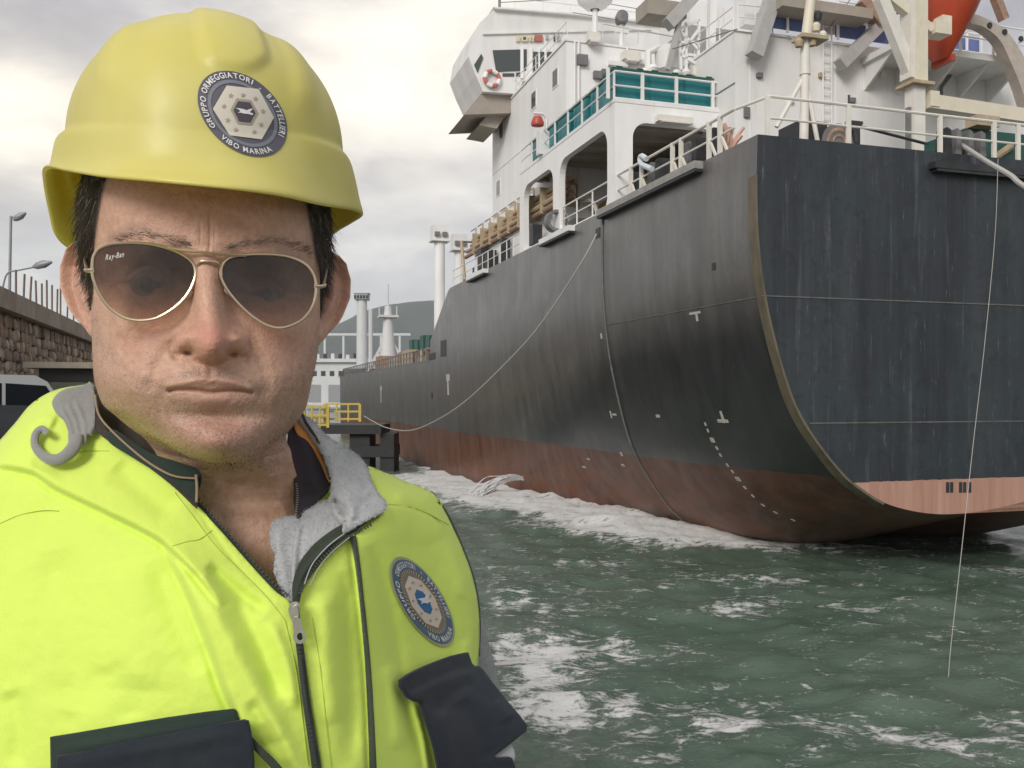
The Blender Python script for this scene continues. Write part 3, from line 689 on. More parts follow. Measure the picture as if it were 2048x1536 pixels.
# railing in front of the bins, on the portico roof
rb = [on_s(x, 0, 9.95)[0] for x in (1218, 1287, 1355, 1428)]
part(MB().tube([(.05, 10.05, 18.1), (6.25, 10.05, 18.1)], .045, 6).tube([(.05, 10.05, 17.55), (6.25, 10.05, 17.55)], .04, 6).tube([(.05, 10.05, 17.06), (6.25, 10.05, 17.06)], .04, 6), 'railing', white2)
for u in rb: part(MB().bar((u, 10.05, 17), (u, 10.05, 18.15), .13, .08), 'rail_post', white2)
part(MB().tube([(.05, 10.05, 18.1), (.05, 21.9, 18.1)], .035, 6).tube([(.05, 10.05, 17.55), (.05, 21.9, 17.55)], .03, 6), 'railing', white2)
for k in range(8): part(MB().bar((.05, 10.1 + k * 1.68, 17), (.05, 10.1 + k * 1.68, 18.1), .07, .07), 'rail_post', white2)

# ---- accommodation block
U1 = 1.2
s_aft = on_u(1132, 85, U1)[1]; s_fwd = on_u(985, 240, U1)[1]; z_r = on_u(1132, 82, U1)[2]
part(MB().box(U1, 18.8, s_aft, s_fwd, 12.8, z_r), 'deckhouse', white)
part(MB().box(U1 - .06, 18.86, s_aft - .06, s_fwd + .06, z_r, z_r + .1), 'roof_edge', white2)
for q in (16.0, 19.1): part(MB().box(U1 - .02, U1 + .01, s_aft, s_fwd, q, q + .05).box(U1, 6, s_aft - .02, s_aft + .01, q, q + .05), 'weld_seam', white2)
for x, y, h in [(1111, 156, .95), (1068, 200, .95), (1003, 262, 1.0), (997, 376, 1.0), (1012, 190, .0)]:
    if h == 0: continue
    _, s, z = on_u(x, y, U1); w = part(MB().box(U1 - .03, U1 + .02, s - .42, s + .42, z - h / 2, z + h / 2), 'window_frame', white2)
    MB().box(U1 - .04, U1 + .01, s - .33, s + .33, z - h / 2 + .08, z + h / 2 - .08).build('window', glass_sh, w)
# lower white deck-level structures forward of the portico
a_ = on_u(1045, 450, .9)[1]
part(MB().box(.95, 3, 23.0, 34.5, 12.8, 14.55), 'bulwark_screen', white)
part(MB().box(.9, 3.05, 23, 34.5, 14.55, 14.66), 'screen_cap', white2)
for x, y, w_, h in ((958, 518, .9, 1.3), (973, 522, .9, 1.2), (1002, 500, .35, 1.3), (1062, 470, .6, 1.0)):
    _, s, z = on_u(x, y, .3); part(MB().box(.3, .8, s - w_ / 2, s + w_ / 2, z - h / 2, z + h / 2), 'bollard', blackp)
# pipe bundle stacked along the side
for k in range(7):
    z = 14.75 + .26 * (k % 4) + .06 * k; u = .75 + .2 * (k // 2)
    part(MB().tube([(u, 17.4, z), (u, 36.2 - .4 * k, z)], .13, 8), 'deck_pipe', (rustp, tanp, rustp, tanp, rustp, tanp, tanp)[k], smooth=True)
part(MB().tube([(.6, 35.9, 13.2), (.6, 36.8, 15.9), (1.9, 36.8, 15.9), (1.9, 35.9, 13.2), (.6, 35.9, 13.2)], .12, 6), 'pipe_frame', tanp)
for k in range(8): part(MB().tube([(1.1, 23 + k * 1.7, 15.6), (1.1, 23 + k * 1.7, 16.5)], .05, 6).tube([(1.1, 23 + k * 1.7, 16.5), (1.1, 24.2 + k * 1.7, 16.5)], .04, 6), 'pipe_stanchion', tanp)
for k in range(1, 10): part(MB().box(.55, 1.9, 16.5 + k * 1.9, 16.62 + k * 1.9, 14.6, 15.9), 'pipe_clamp', tanp)

# ---- bridge and bridge wing
sb = 27.0
def us(px, py, s=sb): q = on_s(px, py, s); return (q[0], q[2])
wing = [us(987, 20), us(1140, 32), us(1420, 62), us(1420, 135), us(1140, 150), us(1045, 162), us(1038, 188), us(966, 183), us(951, 150), us(937, 113), us(944, 74), us(960, 45)]
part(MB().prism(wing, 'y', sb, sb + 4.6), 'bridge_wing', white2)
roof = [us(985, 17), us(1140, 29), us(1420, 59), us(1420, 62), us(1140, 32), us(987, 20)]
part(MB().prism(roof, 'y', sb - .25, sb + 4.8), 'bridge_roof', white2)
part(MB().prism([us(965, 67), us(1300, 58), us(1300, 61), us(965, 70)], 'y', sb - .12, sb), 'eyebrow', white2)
def pane(poly, name='window', m=glass_sh, s=sb, d=.05, parent=ship):
    return part(MB().prism([us(*p, s) for p in poly], 'y', s - d, s + .02), name, m, parent)
pane([(985, 101), (1053, 99), (1053, 141), (992, 144)])
for x in (1066, 1080, 1094): pane([(x, 104), (x + 9, 104), (x + 9, 141 - (x - 1066) * .5), (x, 143 - (x - 1066) * .5)])
pane([(1005, 147), (1028, 147), (1028, 153), (1005, 153)]); pane([(1032, 146), (1040, 145), (1040, 153), (1032, 153)])
pane([(948, 130), (962, 108), (966, 116), (955, 146)])
for x0, x1 in ((1040, 1046), (1057, 1064), (1076, 1079), (1088, 1092)): pane([(x0, 95), (x1, 95), (x1, 157), (x0, 157)], 'window_frame', white, d=.10)
flagm = [material('flag_' + n_, c, .6) for n_, c in (('yellow', (.66, .60, .42)), ('black', (.10, .09, .07)), ('red', (.42, .14, .12)), ('grey', (.4, .4, .4)))]
for x0, x1, y0_, y1_, k in ((1032, 1038, 73, 84, 0), (1042, 1054, 73, 84, 0), (1045, 1050, 76, 81, 1), (1058, 1061, 73, 84, 0), (1063, 1066, 73, 84, 0), (1069, 1084, 72, 84, 2), (1091, 1096, 72, 80, 3), (1107, 1112, 71, 83, 1), (1116, 1119, 71, 83, 3)):
    pane([(x0, y0_), (x1, y0_), (x1, y1_), (x0, y1_)], 'signal_flag_panel', flagm[k], d=.14 if k != 1 else .17)
# underside brackets of the wing
part(MB().prism([us(966, 184), us(1038, 189), us(1025, 222), us(932, 225)], 'y', sb + .4, sb + 4.4), 'wing_bracket', brownp)
part(MB().prism([us(985, 218), us(1022, 218), us(1004, 247), us(967, 240)], 'y', sb + 1, sb + 4), 'wing_bracket', brownp)
rail([on_s(932, 190, sb + 3), on_s(966, 183, sb + .5)], 1.2, m=white2, every=.8, r=.03)
part(MB().tube([on_s(999, 18, sb + 2), on_s(999, -30, sb + 2)], .08, 6), 'whip_aerial', greyst)
rail([on_s(1030, 22, sb + 1), on_s(1300, 52, sb + 1)], .75, m=white2, every=1.7, r=.03, pr=.03, lines=(1.0,))
# satellite dome, searchlight, small wall lamps
d = on_s(1190, 0, 24); part(MB().tube([(d[0], 24, d[2] - 2.4), (d[0], 24, d[2] - .4)], .16, 8), 'dome_post', white2)
part(MB().lathe([(.25, -.55), (.55, -.45), (.95, -.1), (1.05, .4), (.95, .9), (.5, 1.35), (0, 1.5)], (d[0], 24, d[2]), n=24), 'satellite_dome', white, smooth=True)
d = on_s(1243, 38, 19); part(MB().lathe([(0, -.35), (.28, -.3), (.33, 0), (.3, .35), (0, .4)], d, (-.3, -1, .1), 20), 'searchlight', greyst, smooth=True)
part(MB().tube([(d[0], 19, d[2] - 1.6), (d[0], 19, d[2] - .3)], .12, 8).box(d[0] - .35, d[0] + .35, 18.9, 19.1, d[2] - .7, d[2] - .4), 'searchlight_stand', white2)
for x, y, w_ in ((1186, 75, .3), (1262, 113, .45), (1398, 145, .4)):
    q = on_s(x, y, s_aft - .25 if x < 1300 else 12); part(MB().box(q[0] - w_, q[0] + w_, q[1] - .2, q[1] + .2, q[2] - .2, q[2] + .2).box(q[0] - w_ * .7, q[0] + w_ * .7, q[1] - .28, q[1] + .1, q[2] - .3, q[2] - .2), 'wall_lamp', creamw)
# red lamp hanging from a hooked post
q = on_s(1075, 242, 18.5); part(MB().lathe([(0, .25), (.2, .2), (.32, -.1), (.30, -.22), (0, -.25)], q, n=16), 'red_lamp', redp, smooth=True)
e2 = on_s(1093, 300, 18.5)
part(MB().tube([(q[0] - .2, 18.5, q[2] + .35), (e2[0] - .15, 18.5, q[2] + .35), (e2[0], 18.5, q[2] + .15), (e2[0], 18.5, 17.0)], .07, 6).box(e2[0] - .45, e2[0] + .35, 18.3, 18.7, 17, 18.1), 'lamp_post', white2)

# ---- engine casing and everything round it
Uc = on_s(1432, 200, 10.1)[0]; s_c = on_u(1470, 60, Uc)[1]; zc = on_u(1470, 62, Uc)[2]
s_cf = on_u(1362, 140, Uc)[1]
part(MB().box(Uc, 19.3, s_c, s_cf, 12.8, zc), 'engine_casing', white2)
part(MB().box(Uc - .05, 19.35, s_c - .08, s_cf, zc, zc + .08), 'casing_edge', white)
part(MB().box(Uc - .015, Uc + .01, s_c, s_cf, 17.6, 17.66), 'weld_seam', greyst)
for x in (1672, 1500): 
    u = on_s(x, 150, s_c)[0]; part(MB().box(u - .02, u + .02, s_c - .015, s_c + .01, 13, zc), 'weld_seam', white)
q = on_s(1883, 175, s_c - .1); part(MB().tube([(q[0], q[1], 15.6), (q[0], q[1], q[2])], .06, 6).tube([(q[0], q[1], q[2]), (q[0] + .9, q[1], q[2] + 1.1)], .06, 6), 'wall_pipe', greyst)
q = on_s(1495, 224, s_c - .1); part(MB().box(q[0] - .12, q[0] + .12, q[1], q[1] + .1, q[2] - .2, q[2] + .2), 'wall_fitting', greyst)
# small fittings: vents, pipes, ladders, lamps and wires
for x, y, w_, h in ((1165, 120, .25, .5), (1195, 150, .2, .35), (1236, 128, .5, .22), (1290, 125, .35, .2), (1215, 152, .3, .6)):
    q = on_s(x, y, s_aft - .12); part(MB().box(q[0] - w_, q[0] + w_, s_aft - .22, s_aft, q[2] - h / 2, q[2] + h / 2), 'wall_box', white2 if w_ > .3 else greyst)
for x in (1150, 1158, 1255): 
    q = on_s(x, 120, s_aft - .1); part(MB().tube([(q[0], s_aft - .08, 15), (q[0], s_aft - .08, z_r)], .05, 6), 'wall_pipe', white2)
for k in range(5):
    q = on_s(1520 + k * 62, 150 + (k % 2) * 50, s_c - .1); part(MB().box(q[0] - .12, q[0] + .12, s_c - .14, s_c, q[2] - .09, q[2] + .09), 'wall_fitting', (greyst, white, tanp)[k % 3])
ld = MB(); q = on_s(1655, 200, s_c - .15)
for sg2 in (-.2, .2): ld.bar((q[0] + sg2, s_c - .14, 12.9), (q[0] + sg2, s_c - .14, zc + .9), .045)
for k in range(26): ld.bar((q[0] - .2, s_c - .14, 13.0 + k * .33), (q[0] + .2, s_c - .14, 13.0 + k * .33), .03)
part(ld, 'ladder', white)
for p_, q_ in (((1145, 25), (1345, 58)), ((1186, 2), (1300, 22)), ((1000, 5), (1190, -5)), ((1345, 98), (1475, 58)), ((1700, 0), (1640, 80)), ((1960, 130), (2048, 80))):
    part(MB().tube([on_s(*p_, sb - 1 if p_[0] < 1300 else s_c - .6), on_s(*q_, sb - 1 if p_[0] < 1300 else s_c - .6)], .022, 5), 'stay_wire', greyst)
for x, y, r_ in ((1290, 148, .3), (1306, 140, .25), (1352, 150, .2), (1372, 148, .2)):
    q = on_s(x, y, 11.8); part(MB().tube([(q[0], 11.8, 17), (q[0], 11.8, q[2])], .07, 6).lathe([(0, -.1), (r_ * .7, -.1), (r_, .05), (r_ * .6, .2), (0, .22)], q, n=12), 'mushroom_vent', white2, smooth=True)
rail([on_s(1476, 60, s_c + .2), on_s(1545, 66, s_c + .2)], 1.0, m=white, every=.9, r=.03, pr=.04)
rail([(Uc + .1, s_c + .3, zc + .08), (Uc + .1, s_cf, zc + .08)], 1.0, m=white, every=1.1, r=.03, pr=.04)
rail([(1.3, s_aft + .1, z_r + .1), (1.3, s_fwd - .2, z_r + .1)], .0 + .9, m=white, every=1.5, r=.025, pr=.035)
# boat deck platform on the aft face with brackets
pa, pb = on_s(1725, 92, s_c - .1), on_s(1984, 135, s_c - .1)
zpl = on_s(1850, 112, s_c - 1)[2]
part(MB().box(pa[0], pb[0], s_c - 1.9, s_c, zpl - .25, zpl), 'boat_platform', white2)
for k in range(5):
    u = pa[0] + .2 + (pb[0] - pa[0] - .4) * k / 4
    part(MB().prism([(s_c, zpl - .25), (s_c - 1.7, zpl - .25), (s_c, zpl - 1.3)], 'x', u - .05, u + .05), 'platform_bracket', white2)
rail([(pa[0], s_c - 1.8, zpl), (pb[0], s_c - 1.8, zpl)], 1.25, m=white, every=1.7, lines=(1.0, .5), pr=.08)
# blue canvas on the rails of the boat deck, three separate stretches
for x0, x1, y0_, y1_ in ((1538, 1612, 12, 68), (1676, 1790, 28, 84), (1905, 1962, 42, 97)):
    q0, q1 = on_s(x0, y0_, s_c - .3), on_s(x1, y1_, s_c - .3)
    part(MB().box(q0[0], q1[0], s_c - .2, s_c - .12, zc + .25 if x0 < 1700 else zpl + .12, zc + 1.5 if x0 < 1700 else zpl + 1.35), 'blue_canvas', blue)
    base_ = zc + .08 if x0 < 1700 else zpl
    for f in (0, .5, 1):
        u = q0[0] + (q1[0] - q0[0]) * f; part(MB().bar((u, s_c - .3, base_), (u, s_c - .3, base_ + 1.6), .1, .06), 'rail_post', white)
    part(MB().bar((q0[0], s_c - .3, base_ + .75), (q1[0], s_c - .3, base_ + .75), .06, .06).bar((q0[0], s_c - .3, base_ + 1.55), (q1[0], s_c - .3, base_ + 1.55), .06, .06), 'railing', white)
# deckhead of the boat deck above, and davit braces
q0, q1 = on_s(1565, 8, s_c - 1.2), on_s(1712, 22, s_c - 1.2)
part(MB().box(q0[0], q1[0] + .8, s_c - 1.2, s_c + .6, q0[2] - .05, q0[2] + .35), 'boat_deck', brownp)
gs = material('strut_grey', (0.46, 0.45, 0.44), .55, var=.15)
def strut(p, q, s, w, m, name='davit_strut', d=None):
    return part(MB().bar(on_s(*p, s), on_s(*q, s + (d or 0)), w, w, up=(0, 1, 0)), name, m)
strut((1550, -20), (1508, 112), s_c - .5, .52, gs); strut((1768, 42), (1680, 130), s_c - .5, .45, gs)
strut((1722, 0), (1760, 45), s_c - .7, .4, rustp, 'davit_arm')
strut((1500, -10), (1498, 60), s_c + 1, .9, white2, 'ventilator_post'); strut((1424, -10), (1422, 95), s_c + 3, .28, white, 'vent_pipe')
strut((1390, -10), (1335, 50), s_c + 3, .5, gs, 'mast_strut'); strut((1362, 30), (1335, 140), s_c + 3, .18, gs, 'mast_strut')
part(MB().box(*(lambda a, c: (a[0], c[0], s_c + 5, s_c + 8, c[2], a[2]))(on_s(1380, 6, s_c + 5), on_s(1475, 62, s_c + 5))), 'funnel_base', white2)
lat = MB()
L_ = lambda x, y: on_s(x, y, s_c + 3.2)
for a_, c_2 in (((1355, 20), (1362, 140)), ((1398, 40), (1396, 130)), ((1355, 60), (1398, 40)), ((1357, 60), (1397, 100)), ((1360, 110), (1396, 60)), ((1360, 110), (1396, 130)), ((1372, 45), (1372, 138)), ((1355, 85), (1400, 85))): lat.bar(L_(*a_), L_(*c_2), .1, .1)
part(lat, 'lattice_mast', white)
part(MB().box(*(lambda a, c: (a[0], c[0], s_c + 6, s_c + 6.2, c[2], a[2]))(on_s(1372, 48, s_c + 6), on_s(1460, 78, s_c + 6))), 'casing_window', blue)
q = on_s(1322, 26, s_c + 4); part(MB().box(q[0] - .9, q[0] + .9, q[1] - .6, q[1] + .6, q[2] - .35, q[2] + .3), 'mast_platform', brownp)
q = on_s(1335, 120, 12.5); part(MB().lathe([(0, -.5), (.5, -.45), (.55, .3), (.3, .6), (0, .65)], q, n=16), 'ventilator', white2, smooth=True)
part(MB().tube([(q[0] - .9, q[1], q[2] - 1.2), (q[0] - .9, q[1], q[2] + .2), (q[0] - .4, q[1], q[2] + .5)], .16, 8), 'gooseneck_vent', white2, smooth=True)
rail([on_s(1205, 75, 14), on_s(1345, 100, 14)], .6, m=white2, every=2, r=.03, lines=(1.0,), pr=.03)

# ---- provision crane: cream column, collar, brace and boom
su = 4.4
q = on_s(1830, 290, su); zb0 = 12.8; zcol = on_s(1830, 172, su)[2]; ztop = zcol + 6
part(MB().box(q[0] - .24, q[0] + .24, su - .24, su + .24, zb0, zcol), 'crane_pedestal', creamw)
part(MB().box(q[0] - .34, q[0] - .24, su - .1, su + .1, zb0, zcol - .8), 'cable_tray', greyst)
part(MB().box(q[0] - .46, q[0] + .46, su - .46, su + .46, zcol - .05, zcol + .06), 'collar', tanp)
part(MB().box(q[0] - .26, q[0] + .30, su - .3, su + .3, zcol + .06, ztop), 'crane_column', cream)
part(MB().box(q[0] - .42, q[0] - .26, su - .28, su + .28, zcol + .2, ztop), 'crane_column_flange', creamw)
part(MB().bar(on_s(1760, -5, su), on_s(1822, 150, su), .42, .34, up=(0, 1, 0)), 'crane_brace', creamw)
part(MB().bar(on_s(1772, -10, su), on_s(1860, 60, su), .3, .3, up=(0, 1, 0)), 'crane_brace', cream)
b0, b1 = on_s(1849, 205, su), on_s(2062, 236, su)
part(MB().bar(b0, (b1[0] + 3, b1[1], b1[2] - .1), .5, .52, up=(0, 1, 0)), 'crane_boom', cream)
part(MB().box(b0[0], b0[0] + .4, su - .3, su + .3, b0[2] - .2, b0[2] + .35), 'boom_bracket', cream)
qq = on_s(1880, 60, su); part(MB().box(qq[0] - .45, qq[0] + .25, su - .3, su + .3, qq[2] - .25, qq[2] + .2).box(qq[0] - .1, qq[0] + .3, su - .25, su + .2, qq[2] + .2, qq[2] + .45), 'crane_winch', cream)
# right-hand curved davit arm with lightening holes
sd = 6.2
arm_out = smooth_pts([(1925, 28), (1958, 38), (2000, 62), (2030, 100), (2062, 165), (2080, 230)], 5); arm_in = smooth_pts([(1935, 52), (1960, 58), (1990, 82), (2010, 120), (2035, 180), (2052, 240)], 5)
poly = [us(*p, sd) for p in arm_out] + [us(*p, sd) for p in reversed(arm_in)]
part(MB().prism(poly, 'y', sd - .2, sd + .25), 'davit_arm', material('davit_greybeige', (.50, .44, .38), .6, var=.2))
for x, y in ((1970, 37 + 0), (2000, 50), (2032, 64)):
    q = us(x, y + 18, sd); part(MB().lathe([(0, 0), (.11, 0), (.11, .05)], (q[0], sd - .26, q[1]), (0, 1, 0), 12), 'bolt', blackp)
part(MB().bar(on_s(1985, -20, sd), on_s(2008, 40, sd), .3, .3, up=(0, 1, 0)), 'davit_arm', rustp)
# tripod light mast at the stern
sm_ = 1.6
mt, mk = on_s(1618, 60, sm_), on_s(1610, 150, sm_); mb0 = on_s(1607, 270, sm_)
part(MB().tube([(mb0[0], sm_, 12.8), mk], .14, 10).tube([mk, (on_s(1610, 75, sm_))], [.17, .13], 10), 'light_mast', creamw, smooth=True)
part(MB().tube([on_s(1612, 80, sm_), on_s(1625, -30, sm_)], [.17, .14], 10), 'light_mast', cream, smooth=True)
for x, y, ds in ((1553, 215, .2), (1640, 270, -.2), (1632, 270, 1.4)): part(MB().tube([mk, (on_s(x, y, sm_ + ds)[0], sm_ + ds, max(12.8, on_s(x, y, sm_ + ds)[2] - .6))], .07, 8), 'mast_leg', creamw, smooth=True)
q = on_s(1615, 78, sm_); part(MB().box(q[0] - .38, q[0] + .55, sm_ - .3, sm_ + .3, q[2] - .06, q[2] + .05), 'lamp_platform', tanp)
for x, y, m_ in ((1632, 55, cream), (1645, 72, creamw), (1636, 32, blackp), (1598, 86, tanp), (1624, 84, tanp)):
    q = on_s(x, y, sm_ - .1); part(MB().lathe([(0, -.13), (.11, -.12), (.14, .05), (.08, .14), (0, .15)], q, n=12), 'deck_lamp', m_, smooth=True)
# mooring winch with its drum
q = on_s(1630, 258, 2.9); wz = 12.8
part(MB().box(q[0] - .9, q[0] + .1, 2.4, 3.6, wz, wz + 1.45).box(q[0] - 1.2, q[0] + 1.6, 2.3, 3.7, wz, wz + .25), 'winch_body', blackp)
q2 = on_s(1662, 250, 2.7)
part(MB().lathe([(0, 0), (.62, 0), (.62, .06), (.3, .06), (.3, .9), (.62, .9), (.62, .98), (0, .98)], (q2[0], 2.3, 13.6), (0, 1, 0), 28), 'winch_drum', greyst, smooth=True)
part(MB().lathe([(.36, 0), (.42, -.02), (.48, 0)], (q2[0], 2.28, 13.6), (0, 1, 0), 28).lathe([(.18, 0), (.22, -.02), (.26, 0)], (q2[0], 2.28, 13.6), (0, 1, 0), 28), 'drum_rim', rustp, smooth=True)
part(MB().tube(smooth_pts([on_s(1692, 255, 2.2), on_s(1706, 262, 2.2), on_s(1712, 285, 2.2)], 5), .06, 6), 'brake_band', blackp, smooth=True)
part(MB().bar((q2[0] + .7, 2.5, 12.8), (q2[0] + .7, 2.5, 14.35), .3, .3).tube([on_s(1698, 190, 2.5), on_s(1698, 212, 2.5)], .04, 6).box(q2[0] + .45, q2[0] + 1.0, 2.4, 2.6, 14.3, 14.4), 'winch_post', blackp)
part(MB().box(on_s(1578, 0, 3.4)[0], on_s(1692, 0, 3.4)[0], 3.2, 4.2, 12.8, 14.2), 'winch_housing', greyst)
part(MB().box(on_s(1884, 0, 1.1)[0], on_s(1902, 0, 1.1)[0], .95, 1.3, 12.8, 13.9).box(on_s(1920, 0, 1.1)[0], on_s(1930, 0, 1.1)[0], .95, 1.3, 12.8, 13.7), 'bitt', blackp)
# bollard pair and green windlass on the right
for x in (1888, 1908, 1932, 1956):
    q = on_s(x, 290, .7); part(MB().prism([(q[0] - .14, 12.8), (q[0] + .14, 12.8), (q[0] + .09, 13.75), (q[0] - .05, 13.82)], 'y', .5, .95), 'bitt', greyst if x != 1888 else blackp)
q = on_s(1985, 280, 1.5); part(MB().box(q[0] - 1.4, q[0] + 2.5, 1.2, 3, 12.8, 14.1), 'windlass', green)
part(MB().tube([(q[0] - .3, 1.15, 13.2), (q[0] + .4, 1.15, 13.65)], .12, 8), 'shaft', tanp, smooth=True)
q = on_s(1965, 248, 1.2); part(MB().box(q[0] - .6, q[0] + .3, .8, 1.3, q[2] - .18, q[2] + .15), 'cable_box', tanp)
q0 = on_s(1700, 248, 3); q1 = on_s(1885, 296, 3); part(MB().tube([q0, q1], .05, 6), 'deck_cable', blackp)
# ---- fore deck: vent posts, foremast, manifold
for x, w, yt, s_, m_ in ((879, 22, 452, 52, white), (918, 20, 470, 50, white2)):
    q = on_s(x, yt, s_); r = w / 2 / F * (P0[1] + CT * s_) 
    part(MB().tube([(q[0], s_, 8), (q[0], s_, q[2] - 1)], r, 14), 'vent_mast', m_, smooth=True)
    part(MB().box(q[0] - r * 1.5, q[0] + r * 1.5, s_ - .5, s_ + .5, q[2] - 1.2, q[2]).box(q[0] - r * 1.7, q[0] + r * 1.7, s_ - .7, s_ + .7, q[2] - 1.35, q[2] - 1.2), 'mast_head', white2)
    for k in (-1, 1): part(MB().box(q[0] + k * r * .7 - .2, q[0] + k * r * .7 + .2, s_ - .75, s_ - .5, q[2] - .95, q[2] - .6), 'mast_lamp', greyst)
sf = 100
q = on_s(776, 700, sf); zt_ = on_s(776, 612, sf)[2]
part(MB().tube([(q[0], sf, 8), (q[0], sf, zt_)], [1.3, .45], 12).tube([(q[0], sf, zt_), (q[0], sf, zt_ + 3)], .12, 6), 'foremast', pale, smooth=True)
part(MB().box(q[0] - 1.3, q[0] + 1.3, sf - 1, sf + 1, zt_ - 1.6, zt_ - 1.3).bar((q[0] - 1.2, sf, zt_ - 1.3), (q[0] - 1.2, sf, zt_), .12).bar((q[0] + 1.2, sf, zt_ - 1.3), (q[0] + 1.2, sf, zt_), .12), 'mast_platform', pale)
part(MB().bar((q[0] - 3.2, sf, 8), (q[0] - .4, sf, zt_ * .75), .3).bar((q[0] + 3.2, sf, 8), (q[0] + .4, sf, zt_ * .75), .3), 'mast_stay', pale)
q = on_s(840, 700, 60)
for k in range(6): part(MB().box(2 + rnd.uniform(-1, 1), 3.6 + rnd.uniform(0, 1), 55 + k * 5, 58 + k * 5, 7.2, 9.4 + rnd.uniform(-.2, .5)), 'manifold_box', (rustp, tanp, rustp, brownp)[k % 4])
for k in range(9): part(MB().tube([(1.6, 46.5 + k * 2.2, 7.2), (1.6, 46.5 + k * 2.2, 9.5), (3.4, 46.5 + k * 2.2, 9.7)], .14, 6), 'manifold_pipe', tanp if k % 3 else rustp, smooth=True)
for k in range(7): part(MB().box(2.2, 4.0, 47 + k * 2.6, 48.6 + k * 2.6, 9.6, 10.5 + rnd.uniform(0, .5)), 'cargo_valve', green)
part(MB().box(4, 7, 50, 72, 10.6, 11.0).box(4.2, 4.5, 50, 72, 7.2, 10.6), 'catwalk', pale)

# ---- things that rest on or hang from the ship
def bin_(u, s, z, rz, label):
    e = empty('waste_bin', ship_to_world(u, s, z), TH + rz, label=label, cat='bin', group='teal bins along the railing of the portico roof')
    MB().prism([(-.78, 0), (.78, 0), (.80, 1.22), (-.80, 1.22)], 'y', -.45, .45).build('body', teal, e)
    MB().box(-.84, .84, -.5, .5, 1.22, 1.34).build('lid', green, e)
    for k in (-1, 1): MB().tube([(k * .45 - .14, -.3, 1.34), (k * .45 - .12, -.3, 1.44), (k * .45 + .12, -.3, 1.44), (k * .45 + .14, -.3, 1.34)], .035, 6).build('handle', green, e)
    for k in (-1, 1): MB().box(k * .6 - .08, k * .6 + .08, -.47, -.45, .05, 1.2).build('rib', teal, e)
    return e
for x, lb in ((1252, 'teal bin at the corner of the roof, leftmost of the three facing the stern'), (1322, 'middle teal bin of the three in the row facing the stern'), (1390, 'rightmost teal bin in the row facing the stern, next to the white casing')):
    bin_(on_s(x, 0, 10.8)[0], 10.75, 17.0, 0, lb)
for k, lb in enumerate(('teal bin nearest the roof corner in the row along the ship side', 'second teal bin from the corner along the side of the roof', 'third teal bin from the corner along the side of the roof', 'fourth teal bin from the corner in the side row', 'farthest teal bin in the row along the side of the roof')):
    bin_(.75, 12.3 + k * 2.0, 17.0, math.pi / 2 * 3, lb)

lifebuoy = empty('lifebuoy', ship_to_world(*on_s(984, 157, sb - .15)), TH, label='red and white lifebuoy hanging under the bridge wing window', cat='lifebuoy')
ringm = MB(); ringm2 = MB()
for k in range(8):
    a0 = k * math.pi / 4; pts = [(.42 * math.cos(a0 + j * math.pi / 16), 0, .42 * math.sin(a0 + j * math.pi / 16)) for j in range(5)]
    (ringm if k % 2 else ringm2).tube(pts, .12, 8)
ringm.build('ring', white, lifebuoy, smooth=True); ringm2.build('band', material('buoy_red', (.50, .16, .12), .6), lifebuoy, smooth=True)

hook = MB(); hp = [on_u(x, y, -.05) for x, y in ((1293, 318), (1284, 312), (1280, 318), (1283, 328), (1294, 334), (1304, 338))]
hp = [ship_to_world(*p) for p in smooth_pts(hp, 5)]
o = MB().tube(hp, .10, 8).build('hose_end', material('white_hose', (.62, .66, .70), .5), smooth=True); tag(o, 'pale curved hose end hooked over the port rail of the stern', 'hose')
rk = MB(); base = on_u(1462, 290, .9)
cl = empty('coiled_net', ship_to_world(.9, base[1], 12.8), TH, label='rusty orange-pink frame with netting, leaning at the stern corner rail', cat='net')
pinkm = material('net_pink', (.60, .36, .28), .8)
for k in range(9):
    a_ = rnd.uniform(-.6, .2); c_2 = rnd.uniform(-.3, .5)
    MB().tube(smooth_pts([(a_, rnd.uniform(-.2, .2), 0.0), (a_ * .4, 0, .5 + rnd.uniform(0, .2)), (c_2, rnd.uniform(-.2, .2), 1.0 + rnd.uniform(-.1, .25))], 4), .05 + .03 * (k % 2), 6).build('strand', pinkm if k % 3 else rustp, cl, smooth=True)

# lifeboat hanging over the stern
lb = empty('lifeboat', ship_to_world(*on_s(1885, 40, 5.6)), TH, label='orange lifeboat hanging in its davits above the stern platform, keel end down', cat='lifeboat')
cb = on_s(1885, 40, 5.6)
nbm = MB(); secs = 14; nn_ = 20
for i in range(secs + 1):
    f = i / secs; wd_ = 1.9 * (0.06 + .94 * math.sin(math.pi * min(1, .12 + f * .75)) ** .6); dz = -1.35 + 3.6 * f
    for k in range(nn_):
        a_ = 2 * math.pi * k / nn_; nbm.v.append((-.1 + .30 * f + wd_ * .62 * math.cos(a_) * (.25 + .75 * f ** .6), wd_ * math.sin(a_) * (.35 + .9 * f), dz - .2))
for i in range(secs):
    for k in range(nn_): nbm.f.append((i * nn_ + k, i * nn_ + (k + 1) % nn_, (i + 1) * nn_ + (k + 1) % nn_, (i + 1) * nn_ + k)); nbm.mi.append(0)
nbm.f.append(tuple(range(nn_))); nbm.mi.append(0); nbm.f.append(tuple(range(secs * nn_, secs * nn_ + nn_))); nbm.mi.append(0)
nbm.build('hull', orange, lb, smooth=50)
MB().box(-.08, .12, -.5, .5, -1.7, -1.45).build('keel', orange, lb)
MB().tube([(0, 2.4, 1.2), (0, 2.4, 3)], .05, 6).tube([(0, -2.4, 1.2), (0, -2.4, 3)], .05, 6).build('fall_wire', blackp, lb)

